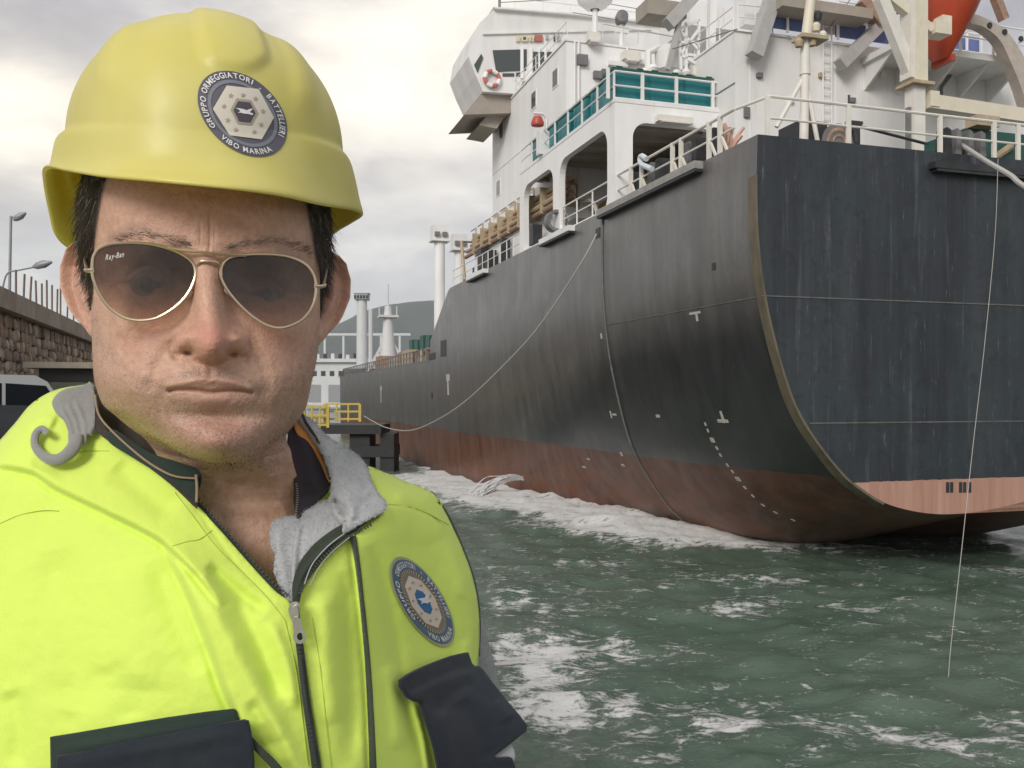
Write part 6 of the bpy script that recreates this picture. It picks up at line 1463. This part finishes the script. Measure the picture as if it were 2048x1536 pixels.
# vest, the half on the left of the picture with its turned hood collar
outA = [(188, 770), (150, 772), (105, 782), (62, 808), (28, 848), (-20, 900), (-90, 960), (-150, 1020), (-160, 1300), (-160, 1640), (400, 1660), (646, 1640), (634, 1536), (624, 1470), (611, 1390), (598, 1290), (586, 1214), (548, 1180), (500, 1128), (440, 1060), (382, 1000), (318, 946), (258, 900), (236, 885), (216, 877), (205, 868), (182, 862), (170, 840), (175, 800)]
foldsA = [stepl([(-30, 930), (60, 945), (112, 978), (200, 1020), (300, 1070), (345, 1103), (400, 1160), (440, 1215)], 4, .0105, 60, side=-1),
          stepl([(325, 1085), (372, 1180), (415, 1285), (447, 1375), (474, 1440), (490, 1500)], 7, .0130, 55, side=-1),
          bumpl([(395, 1150), (450, 1260), (510, 1380), (560, 1480), (590, 1580)], 26, .0075), bumpl([(415, 1130), (470, 1180), (530, 1225)], 13, -.0065), bumpl([(470, 1195), (520, 1290), (560, 1400)], 16, -.0045),
          bumpl([(235, 925), (285, 975), (350, 1030)], 26, -.0045), bumpl([(100, 1100), (130, 1200), (150, 1320), (140, 1420)], 45, -.0045), bumpl([(250, 1120), (270, 1250), (265, 1380)], 50, .0035),
          bumpl([(130, 1460), (175, 1400), (200, 1330)], 24, -.0022), bumpl([(265, 1440), (250, 1385), (215, 1330)], 26, -.0020), bumpl([(310, 1120), (350, 1230), (400, 1350)], 22, -.003),
          bumpl([(20, 1380), (40, 1450), (30, 1536)], 22, -.004), bumpl([(40, 860), (80, 840), (110, 850)], 18, .004), bumpl([(60, 920), (130, 935), (200, 900)], 14, -.0035),
          bumpl([(500, 1400), (540, 1470), (590, 1560)], 14, -.005), bumpl([(540, 1240), (575, 1330), (590, 1420)], 12, .0035), bumpl([(390, 1010), (440, 1085), (500, 1160), (545, 1200)], 4, -.0012, False)]
vestA, bvhA = relief('vest_front', outA, hiviz, foldsA, step=5.0, par=None, edge=[([(-160, 1020), (-20, 900), (28, 848), (62, 808), (105, 782), (150, 772), (188, 770)], 42, .050)], jitter=(.0010, 42, 3), ret=True)
# vest, the half on the right
outB = [(590, 1214), (606, 1180), (632, 1138), (664, 1104), (700, 1075), (745, 1045), (768, 1020), (750, 975), (735, 934), (770, 945), (810, 962), (864, 985), (888, 1020), (907, 1058), (926, 1100), (944, 1150), (955, 1200), (959, 1250), (958, 1300), (954, 1345), (940, 1400), (945, 1500), (960, 1640), (660, 1640), (648, 1560), (640, 1500), (628, 1430), (614, 1340), (602, 1270)]
foldsB = [stepl([(706, 1078), (722, 1200), (733, 1310), (740, 1420), (744, 1536), (748, 1640)], 5, .0085, 45, side=-1, fade=False), bumpl([(738, 1090), (768, 1170), (790, 1270), (812, 1400), (840, 1520)], 15, -.0055),
          bumpl([(690, 1140), (700, 1260), (705, 1400), (700, 1536)], 20, -.0050), bumpl([(650, 1180), (655, 1300), (670, 1450)], 22, .0050), bumpl([(840, 1410), (862, 1480), (880, 1600)], 6, -.0050), bumpl([(822, 1400), (846, 1480), (862, 1600)], 5, .0040), bumpl([(858, 1430), (880, 1500), (900, 1600)], 5, .0040),
          bumpl([(775, 1008), (820, 1016), (860, 1032), (900, 1060)], 2.6, -.0018), bumpl([(930, 1290), (935, 1240), (925, 1190)], 10, -.003), bumpl([(775, 1330), (790, 1400), (800, 1500)], 16, .004), bumpl([(790, 985), (840, 1010), (880, 1080)], 30, .003)]
vestB, bvhB = relief('vest_front', outB, hiviz, foldsB, step=5.0, edge=[([(735, 934), (770, 945), (810, 962), (864, 985), (888, 1020), (907, 1058), (926, 1100), (944, 1150), (955, 1200), (959, 1250), (958, 1300), (954, 1345)], 30, .045)], jitter=(.0010, 42, 6), ret=True)
def tube_on(line, r, name, m, feats=(), off=.001, bend=6, nn=8, rs=None, edge=None):
    ln = smooth_pts(line, bend); px = np.array([p[0] for p in ln]); py = np.array([p[1] for p in ln]); Yd = YB(px, py) - off
    for f in feats: Yd = Yd - f(px, py)
    if edge: Yd = Yd + edge
    return adopt(MB().tube([W(a, c2, d) for a, c2, d in zip(px, py, Yd)], rs if rs else r, nn).build(name, m, smooth=True), man)
# seam lines and stitching
for ln in ([(0, 1047), (40, 1030), (85, 1021), (118, 1022)], [(150, 905), (180, 902), (218, 902)], [(345, 1092), (375, 1083), (400, 1078), (425, 1060)], [(350, 985), (385, 1030), (430, 1090), (480, 1140), (530, 1190), (570, 1240)], [(570, 1240), (590, 1330), (604, 1430), (616, 1530)], [(625, 1235), (640, 1330), (652, 1440), (664, 1540)]):
    tube_on(ln, .00030, 'seam_stitch', stitch_m, foldsA if ln[0][0] < 600 else foldsB, .0004)
tube_on([(776, 1009), (815, 1013), (855, 1027), (897, 1050)], .0005, 'seam_stitch', stitch_m, foldsB, -.0003)
# dark piping: armhole, front strip
relief('armhole_piping', band([(862, 984), (888, 1018), (908, 1056), (926, 1098), (944, 1148), (955, 1198), (959, 1248), (957, 1312)], 6, 6), pipe_m, (), off=-.047, step=3, smooth_n=1, thick=.003)
relief('front_strip', band([(704, 1072), (713, 1120), (722, 1200), (733, 1310), (741, 1420), (746, 1536), (748, 1640)], [11, 9, 7, 9, 13, 15, 15], 6), pipe_m, foldsB[:1], off=.0030, step=4, smooth_n=1, thick=.001)
# zip tape, teeth and slider
relief('zip_tape', band([(206, 864), (262, 901), (325, 950), (390, 1006), (452, 1072), (514, 1143), (580, 1206)], [20, 18, 16, 15, 15, 16, 13], 6), pipe_m, (), off=-.001, step=4, smooth_n=1, thick=.0015)
relief('zip_tape', band([(588, 1210), (600, 1290), (612, 1390), (624, 1470), (634, 1536), (646, 1640)], [13, 14, 14, 16, 18, 20], 6), pipe_m, (), off=.0035, step=4, smooth_n=1, thick=.0015)
relief('zip_tape', band([(592, 1208), (596, 1172), (612, 1134), (640, 1100), (676, 1070), (722, 1042), (752, 1025), (768, 1006)], [12, 22, 32, 34, 30, 20, 15, 12], 6), pipe_m, (bumpl([(592, 1200), (606, 1150), (640, 1108), (690, 1068)], 5, .003),), off=.006, step=4, smooth_n=1, thick=.002)
relief('collar_seam', band([(609, 1168), (625, 1128), (656, 1092), (690, 1066)], 2.2, 6), fleece, (), off=.0105, step=3, smooth_n=1, thick=.0004)
relief('collar_seam', band([(620, 1172), (636, 1138), (664, 1104), (700, 1074)], 1.6, 6), fleece, (), off=.0105, step=3, smooth_n=1, thick=.0004)
def teeth(line, off, side, pitch=5.2, ln_=5.5):
    ln = smooth_pts(line, 20); mb_ = MB(); acc = 0; last = ln[0]
    for i in range(1, len(ln)):
        acc += math.hypot(ln[i][0] - last[0], ln[i][1] - last[1]); a = ln[i - 1]; c2 = ln[i]; last = c2
        if acc >= pitch:
            acc = 0; dx_, dy_ = c2[0] - a[0], c2[1] - a[1]; q = math.hypot(dx_, dy_) + 1e-9; nx_, ny_ = -dy_ / q * side, dx_ / q * side
            Yc = float(YB(c2[0], c2[1])[0]) - off; mb_.bar(W(c2[0] - nx_, c2[1] - ny_, Yc), W(c2[0] + nx_ * ln_, c2[1] + ny_ * ln_, Yc), .00075, .0012)
    return adopt(mb_.build('zip_teeth', teeth_m, kind='stuff'), man)
teeth([(222, 868), (270, 898), (332, 946), (396, 1002), (456, 1068), (518, 1138), (576, 1196)], .0012, -1); teeth([(596, 1190), (608, 1160), (634, 1124), (668, 1092), (700, 1070), (740, 1048)], .0085, 1); teeth([(594, 1290), (606, 1390), (620, 1480), (632, 1560)], .0062, -1, 4.5)
def plate(poly, Yd, th_, name, m, holes=(), par=None):
    loops = [poly] + list(holes); flat_ = [p for l in loops for p in l]; tris = geometry.tessellate_polygon([[Vector((p[0], p[1], 0)) for p in l] for l in loops]); n = len(flat_)
    mb_ = MB(); mb_.v = [tuple(W(p[0], p[1], Yd)) for p in flat_] + [tuple(W(p[0], p[1], Yd + th_)) for p in flat_]
    for t_ in tris: mb_.f += [tuple(t_), tuple(n + i for i in reversed(t_))]
    k = 0
    for l in loops:
        for i in range(len(l)): a, c2 = k + i, k + (i + 1) % len(l); mb_.f.append((a, c2, c2 + n, a + n))
        k += len(l)
    mb_.mi = [0] * len(mb_.f); o = mb_.build(name, m); bv = o.modifiers.new('b', 'BEVEL'); bv.width = .0004; bv.segments = 2; bv.limit_method = 'ANGLE'
    return adopt(o, man)
Yz = float(YB(592, 1230)[0]) - .010
plate(smooth_pts([(577, 1222), (580, 1208), (588, 1204), (598, 1206), (599, 1222), (600, 1238), (594, 1244), (584, 1242)], 4, True), Yz, .005, 'zip_slider', zip_m)
plate(smooth_pts([(583, 1216), (592, 1212), (597, 1222), (596, 1236), (588, 1238)], 4, True), Yz - .003, .003, 'slider_bridge', zip_m)
ci = lambda cx_, cy_, rx, ry, n=18: [(cx_ + rx * math.cos(2 * math.pi * k / n), cy_ + ry * math.sin(2 * math.pi * k / n)) for k in range(n)]
plate(smooth_pts([(585, 1238), (592, 1234), (600, 1238), (604, 1254), (611, 1268), (611, 1280), (604, 1287), (594, 1287), (587, 1279), (587, 1262)], 4, True), Yz - .0045, .0018, 'zip_pull', zip_m, holes=[ci(600, 1273, 6.2, 7.5)])

# grey fleece collar turned out on the right, its inner layers
outC = [(604, 828), (628, 842), (655, 872), (690, 893), (718, 912), (735, 934), (742, 958), (756, 985), (772, 1004), (770, 1020), (742, 1036), (712, 1052), (690, 1062), (686, 1040), (672, 1018), (662, 990), (662, 960), (652, 925), (636, 890), (618, 860), (602, 840)]
fC = [bumpl([(640, 880), (670, 930), (690, 975), (730, 1000)], 16, .006), bumpl([(700, 905), (700, 950), (740, 980)], 12, -.004), bumpl([(664, 1000), (680, 1012), (690, 1035)], 6, -.007), bumpl([(690, 1000), (704, 1015), (706, 1040)], 7, .005), bumpl([(735, 990), (750, 1000)], 6, -.003)]
flC, bvhC = relief('fleece_collar', outC, fleece, fC, off=.012, step=4, thick=.004, jitter=(.0011, 18, 4), ret=True)
outC2 = [(604, 1030), (622, 1015), (648, 1000), (664, 1006), (676, 1020), (688, 1045), (676, 1062), (650, 1086), (628, 1110), (610, 1140), (598, 1180), (592, 1196), (588, 1160), (590, 1110), (596, 1070)]
flC2, bvhC2 = relief('fleece_collar', outC2, fleece, [bumpl([(606, 1050), (600, 1100), (596, 1160)], 5, -.003)], off=.004, step=4, thick=.003, jitter=(.0008, 14, 5), ret=True)
outC3 = [(543, 1048), (558, 1036), (580, 1032), (600, 1034), (600, 1070), (594, 1110), (590, 1160), (588, 1200), (572, 1192), (560, 1170), (548, 1140), (550, 1110), (541, 1080)]
flC3, bvhC3 = relief('fleece_collar', outC3, fleece, [bumpl([(560, 1050), (562, 1110), (574, 1170)], 8, .002)], off=.001, step=4, thick=.003, jitter=(.0007, 13, 8), ret=True)
outD = [(578, 860), (600, 850), (622, 878), (642, 905), (656, 935), (663, 962), (655, 985), (630, 1005), (606, 1030), (594, 1034), (588, 1000), (588, 960), (576, 920)]
relief('inner_collar', outD, collar_d, [bumpl([(600, 860), (622, 920), (630, 990)], 18, .004)], off=.002, step=5, thick=.002)
outO = [(590, 848), (602, 830), (612, 850), (632, 882), (650, 925), (662, 962), (655, 955), (640, 920), (618, 885), (596, 868)]
relief('orange_lining', outO, lining_o, (), off=.006, step=4, thick=.0015)
tube_on([(604, 828), (612, 846), (634, 880), (650, 920), (661, 958)], .0012, 'lining_edge', collar_b, (), .0125)
mbz = MB(); zl_ = [(596, 968), (597, 990), (595, 1012), (592, 1028)]
for k in range(14):
    q = (593 + 2 * math.sin(k * .3), 968 + k * 4.6); Yc = float(YB(*q)[0]) - .006; mbz.bar(W(q[0] - 2, q[1], Yc), W(q[0] + 2, q[1], Yc), .0006, .0006)
adopt(mbz.build('collar_zip_teeth', tan_m, kind='stuff'), man)
# collar on the left: dark inner band with tan piping, the fleece lining and the curled fleece tab
outE = [(184, 780), (194, 790), (200, 830), (222, 868), (262, 896), (310, 920), (360, 938), (396, 946), (398, 975), (394, 1012), (388, 1012), (340, 968), (270, 915), (216, 880), (196, 862), (186, 830)]
relief('inner_collar', [(188, 772), (240, 790), (330, 850), (430, 905), (440, 950), (396, 960), (300, 935), (220, 890), (192, 850)], collar_b, (), off=-.022, step=8, thick=.002)
relief('inner_collar', outE, collar_b, [bumpl([(215, 870), (300, 925), (390, 965)], 12, .002)], off=.010, step=5, thick=.002)
outE2 = [(230, 860), (300, 905), (396, 940), (397, 985), (394, 1000), (330, 955), (262, 912), (215, 880)]
relief('inner_collar', outE2, greendk, (), off=.013, step=5, thick=.002)
tube_on([(190, 790), (198, 830), (228, 866), (280, 912), (318, 938), (352, 953), (392, 957)], .0007, 'collar_piping', tan_m, (), .0155); tube_on([(392, 950), (394, 975), (393, 1004)], .0009, 'collar_piping', tan_m, (), .0155)
outG = [(186, 770), (160, 772), (130, 778), (112, 790), (104, 806), (112, 826), (128, 842), (136, 862), (140, 880), (166, 888), (176, 868), (182, 866), (190, 840)]
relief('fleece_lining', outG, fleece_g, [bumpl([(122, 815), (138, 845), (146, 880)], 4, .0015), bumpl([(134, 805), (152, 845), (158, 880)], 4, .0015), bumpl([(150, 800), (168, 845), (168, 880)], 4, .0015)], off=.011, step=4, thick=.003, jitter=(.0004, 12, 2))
tabl = smooth_pts([(152, 868), (150, 890), (136, 908), (118, 919), (98, 918), (80, 906), (70, 888), (72, 868), (84, 858), (94, 866)], 6)
Yt = [float(YB(*p)[0]) - .012 - .002 * math.sin(i * .12) for i, p in enumerate(tabl)]
def ribbon(pts, Ys, ws, th_, name, m):
    mb_ = MB(); n = len(pts)
    for i in range(n):
        a = pts[max(0, i - 1)]; c2 = pts[min(n - 1, i + 1)]; dx_, dy_ = c2[0] - a[0], c2[1] - a[1]; q = math.hypot(dx_, dy_); w_ = np.interp(i / (n - 1), np.linspace(0, 1, len(ws)), ws) / 2; nx_, ny_ = -dy_ / q * w_, dx_ / q * w_
        for j in range(9):
            f = j / 8 * 2 - 1; z_ = .0035 * math.sqrt(max(0, 1 - f * f)) + .0002 * math.cos(j * math.pi); mb_.v.append(tuple(W(pts[i][0] + nx_ * f, pts[i][1] + ny_ * f, Ys[i] - z_)))
        for j in range(9):
            f = 1 - j / 8 * 2; mb_.v.append(tuple(W(pts[i][0] + nx_ * f, pts[i][1] + ny_ * f, Ys[i] + th_)))
    for i in range(n - 1):
        for j in range(18): mb_.f.append((i * 18 + j, i * 18 + (j + 1) % 18, i * 18 + 18 + (j + 1) % 18, i * 18 + 18 + j)); mb_.mi.append(0)
    mb_.f.append(tuple(range(18))); mb_.f.append(tuple(range((n - 1) * 18, n * 18))); mb_.mi += [0, 0]
    return adopt(mb_.build(name, m, smooth=60), man)
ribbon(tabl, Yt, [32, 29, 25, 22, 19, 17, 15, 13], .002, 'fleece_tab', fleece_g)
# fleece fibres standing off the collar edges
fr_ = np.random.RandomState(9); mbf = MB()
def fuzz(bvh, outline, n, off_edge):
    lp_ = np.array(smooth_pts(outline, 8, True)); x0, y0_ = lp_.min(0); x1, y1_ = lp_.max(0)
    for _ in range(n):
        if fr_.rand() < .5: q = lp_[fr_.randint(len(lp_))] + fr_.normal(0, 2, 2)
        else: q = np.array([fr_.uniform(x0, x1), fr_.uniform(y0_, y1_)])
        d = (W(q[0], q[1], 1) - Vector((0, 0, CAMZ))).normalized(); h = bvh.ray_cast(Vector((0, 0, CAMZ)), d)
        if not h[0]: continue
        p = h[0]; v = Vector(fr_.normal(0, 1, 3)).normalized() * .0022 - d * .0008; s_ = v.cross(d).normalized() * .00016; o_ = len(mbf.v)
        mbf.v += [tuple(p - s_), tuple(p + s_), tuple(p + v)]; mbf.f.append((o_, o_ + 1, o_ + 2)); mbf.mi.append(0)
fuzz(bvhC, outC, 5200, 3); fuzz(bvhC2, outC2, 2600, 3); fuzz(bvhC3, outC3, 1600, 3)
adopt(mbf.build('fleece_fibres', fleece, kind='stuff'), man)

# pockets
flap1 = [(100, 1474), (160, 1464), (240, 1450), (330, 1436), (410, 1425), (466, 1418), (470, 1422), (476, 1443), (478, 1460), (470, 1640), (104, 1640), (101, 1540)]
relief('pocket_flap', flap1, greendk, [bumpl([(110, 1500), (300, 1470), (470, 1440)], 8, .0012)], off=.013, step=7, thick=.003, smooth_n=1, jitter=(.0007, 30, 2))
flap1b = [(112, 1512), (180, 1500), (240, 1486), (330, 1468), (410, 1452), (486, 1441), (494, 1444), (500, 1462), (506, 1500), (512, 1640), (112, 1640)]
relief('pocket_flap', flap1b, navy, [bumpl([(120, 1530), (300, 1500), (490, 1460)], 14, .002)], off=.019, step=7, thick=.003, smooth_n=1, jitter=(.0010, 26, 5))
relief('pocket_strap', band([(498, 1478), (522, 1504), (548, 1530), (600, 1590)], [13, 15, 17, 20], 4), pipe_m, (), off=.014, step=4, smooth_n=1, thick=.002)
flap2 = [(805, 1360), (838, 1338), (880, 1320), (930, 1305), (938, 1308), (944, 1326), (952, 1332), (962, 1334), (985, 1364), (1020, 1408), (1055, 1452), (1040, 1472), (1000, 1504), (990, 1512), (1000, 1518), (1018, 1516), (1030, 1532), (1034, 1640), (900, 1640), (884, 1560), (872, 1500), (858, 1450), (846, 1408), (842, 1404), (826, 1400), (812, 1382)]
fF2 = [stepl([(812, 1392), (850, 1372), (900, 1350), (958, 1336)], 5, .003, 40, side=1), bumpl([(860, 1420), (900, 1390), (950, 1360)], 14, -.003), bumpl([(920, 1400), (960, 1460), (985, 1520)], 22, -.006), bumpl([(880, 1420), (900, 1500), (915, 1600)], 20, .005), bumpl([(990, 1400), (1020, 1440)], 14, .004)]
relief('pocket_flap', flap2, navy, fF2, off=.022, step=5, thick=.0035, smooth_n=2, jitter=(.0011, 22, 7), edge=None)
relief('pocket_cloth', [(985, 1512), (1008, 1494), (1022, 1490), (1030, 1505), (1028, 1524), (1010, 1534), (994, 1526)], fleece, (), off=.016, step=4, thick=.003)
# pale sleeve of the sweatshirt behind the armhole
slv = material('pale_grey_sleeve', (.34, .36, .35), .85, var=.2, vscale=40, bump=.4, bscale=300)
mbs = MB(); mbs.tube([W(900, 1120, .845), W(925, 1240, .842), W(944, 1340, .842), W(958, 1460, .845), W(970, 1640, .85)], [.012, .018, .022, .028, .034], 20); adopt(mbs.build('sleeve', slv, smooth=True), man)
# right arm reaching out of the picture towards the camera
mba = MB(); mba.tube(smooth_pts([(-.46, .74, 5.28), (-.53, .58, 5.20), (-.48, .42, 5.17), (-.20, .20, 5.41), (-.10, .04, 5.47)], 6), [.075 - .038 * i / 24 for i in range(25)], 20); adopt(mba.build('sleeve', hiviz, smooth=True), man)
# back of the vest so that the torso has a far side
mbk = MB(); nb_k = 24
prof_b = [(-.30, .62, .06), (-.18, .70, .13), (-.06, .80, .14), (.0, .86, .06)]
ys_b = np.linspace(0, 1, nb_k); rows_b = [(940, .30), (1000, .7), (1100, .9), (1300, 1.0), (1640, 1.05)]
lft, rgt = (-.34, .66), (-.075, .80)
for py_, k_ in rows_b:
    zc_ = CAMZ + (HY - py_) / F * .66
    for f in ys_b:
        a = math.pi * f; cx_, cy_ = (lft[0] + rgt[0]) / 2, (lft[1] + rgt[1]) / 2; hx_, hy_ = (rgt[0] - lft[0]) / 2, (rgt[1] - lft[1]) / 2; L_2 = math.hypot(hx_, hy_)
        mbk.v.append((cx_ - hx_ * math.cos(a) * k_ - hy_ / L_2 * .15 * math.sin(a) * k_, cy_ - hy_ * math.cos(a) * k_ + hx_ / L_2 * .15 * math.sin(a) * k_ + .02, zc_))
for i in range(len(rows_b) - 1):
    for j in range(nb_k - 1): mbk.f.append((i * nb_k + j, i * nb_k + j + 1, (i + 1) * nb_k + j + 1, (i + 1) * nb_k + j)); mbk.mi.append(0)
o = mbk.build('vest_back', hiviz, smooth=True); adopt(o, man)
# trousers and boots carry him down to the quay
trs = material('work_trousers', (.03, .035, .05), .85, var=.2)
mbl = MB()
for sx, sy in ((-.30, .74), (-.14, .80)):
    mbl.tube([(sx * .4 - .13, .755, 4.98), (sx, sy, 4.75), (sx, sy, 4.35), (sx, sy, 4.0)], [.13, .10, .075, .065], 16)
adopt(mbl.build('trousers', trs, smooth=True), man)
for sx, sy in ((-.30, .74), (-.14, .80)): adopt(MB().lathe([(0, 0), (.055, 0), (.062, .03), (.055, .12), (0, .13)], (sx, sy, 3.9), n=16).box(sx - .05, sx + .05, sy - .20, sy + .06, 3.9, 3.97).build('boot', black_st, smooth=True), man)
mbt = MB(); mbt.tube([(-.20, .76, 5.22), (-.20, .76, 5.05), (-.20, .76, 4.9)], [.13, .14, .14], 20); adopt(mbt.build('sweatshirt', slv, smooth=True), man)

# round embroidered patch on the vest
PC = (842.5, 1203.5); PU = (58, 31); PV = (-24, -82)
pl = lambda r: (lambda a: (PC[0] + PU[0] * r * math.sin(a) + PV[0] * r * math.cos(a), PC[1] + PU[1] * r * math.sin(a) + PV[1] * r * math.cos(a)))
pt_edge = flat('patch_border', (.40, .42, .22)); pt_blue = flat('patch_slate_blue', (.10, .16, .24)); pt_rope = flat('patch_rope', (.50, .42, .27)); pt_dk = flat('patch_dark', (.13, .11, .10)); pt_taupe = flat('patch_taupe', (.25, .21, .18)); pt_cr = flat('patch_cream', (.70, .60, .50)); pt_bl = flat('patch_bright_blue', (.04, .15, .33)); pt_wh = flat('patch_white', (.72, .72, .70))
pat = decal([disc2(pl(1.03), 72)], bvhB, 'patch', pt_edge, lambda o: adopt(o, man), .0008)
sm2 = pat.modifiers.new('t', 'SOLIDIFY'); sm2.thickness = .0006; sm2.offset = 0
def on_p(o): o.parent = pat; o.matrix_parent_inverse = (Matrix.Translation(Vector(man.location)) @ pat.matrix_parent_inverse).inverted(); return o
decal([disc2(pl(.965), 72)], bvhB, 'disc', pt_blue, on_p, .0014); decal([ring2(pl(.735), pl(.64), 72)], bvhB, 'rope_ring', pt_dk, on_p, .0016)
ropep = []
for k in range(52):
    a = 2 * math.pi * k / 52; ropep.append(([pl(.64)(a), pl(.64)(a + .055), pl(.735)(a + .105), pl(.735)(a + .05)], [(0, 1, 2, 3)]))
decal(ropep, bvhB, 'rope_strands', pt_rope, on_p, .0018)
decal([disc2(pl(.635), 48)], bvhB, 'disc', pt_taupe, on_p, .0017)
octo = lambda r, rot, n=8: [pl(r)(2 * math.pi * (k + rot) / n) for k in range(n)]
decal([poly2(octo(.60, .35))], bvhB, 'octagon', pt_cr, on_p, .0019); decal([poly2(octo(.285, .35))], bvhB, 'octagon', pt_bl, on_p, .0021)
decal([star2(pl(.44)(2 * math.pi * (k + .3) / 9), 4.0, .2) for k in range(9)], bvhB, 'stars', flat('patch_star', (.45, .30, .28)), on_p, .0021)
gq = lambda x, y: (760 + x / 1243 * 170, 1100 + y / 1536 * 210)
gull2 = [gq(*p) for p in [(498, 718), (560, 700), (610, 698), (640, 650), (688, 630), (672, 690), (655, 712), (700, 730), (738, 755), (690, 752), (660, 780), (600, 770), (560, 792), (570, 750), (545, 728)]]
gt = geometry.tessellate_polygon([[Vector((x, y, 0)) for x, y in gull2]]); decal([(gull2, [tuple(t_) for t_ in gt])], bvhB, 'gull', pt_wh, on_p, .0024)
tx = arc_text('GRUPPO', PC, PU, PV, .85, .185, -140, -76) + arc_text('ORMEGGIATORI', PC, PU, PV, .85, .185, -66, 4) + arc_text('-', PC, PU, PV, .85, .185, 14, 20) + arc_text('BATTELLIERI', PC, PU, PV, .85, .185, 30, 94)
tx += arc_text('VIBO MARINA', PC, PU, PV, .85, .185, 194, 112, inward=True)
decal(tx, bvhB, 'lettering', pt_wh, on_p, .0020, 6)
# ------------------------------------------------------------------ sea air
hzm = bpy.data.materials.new('sea_haze'); hzm.use_nodes = True; nt_ = hzm.node_tree; nt_.nodes.clear(); nb = NB(nt_)
pv = nb.n('ShaderNodeVolumePrincipled', i_Density=.00012); nb.put(pv, 'Color', (.97, .985, 1.0, 1)); pv.inputs['Anisotropy'].default_value = .2
ou = nb.n('ShaderNodeOutputMaterial'); nt_.links.new(pv.outputs[0], ou.inputs['Volume'])
MB().box(-4200, 4200, -600, 4200, -5, 560).build('haze', hzm, kind='stuff')
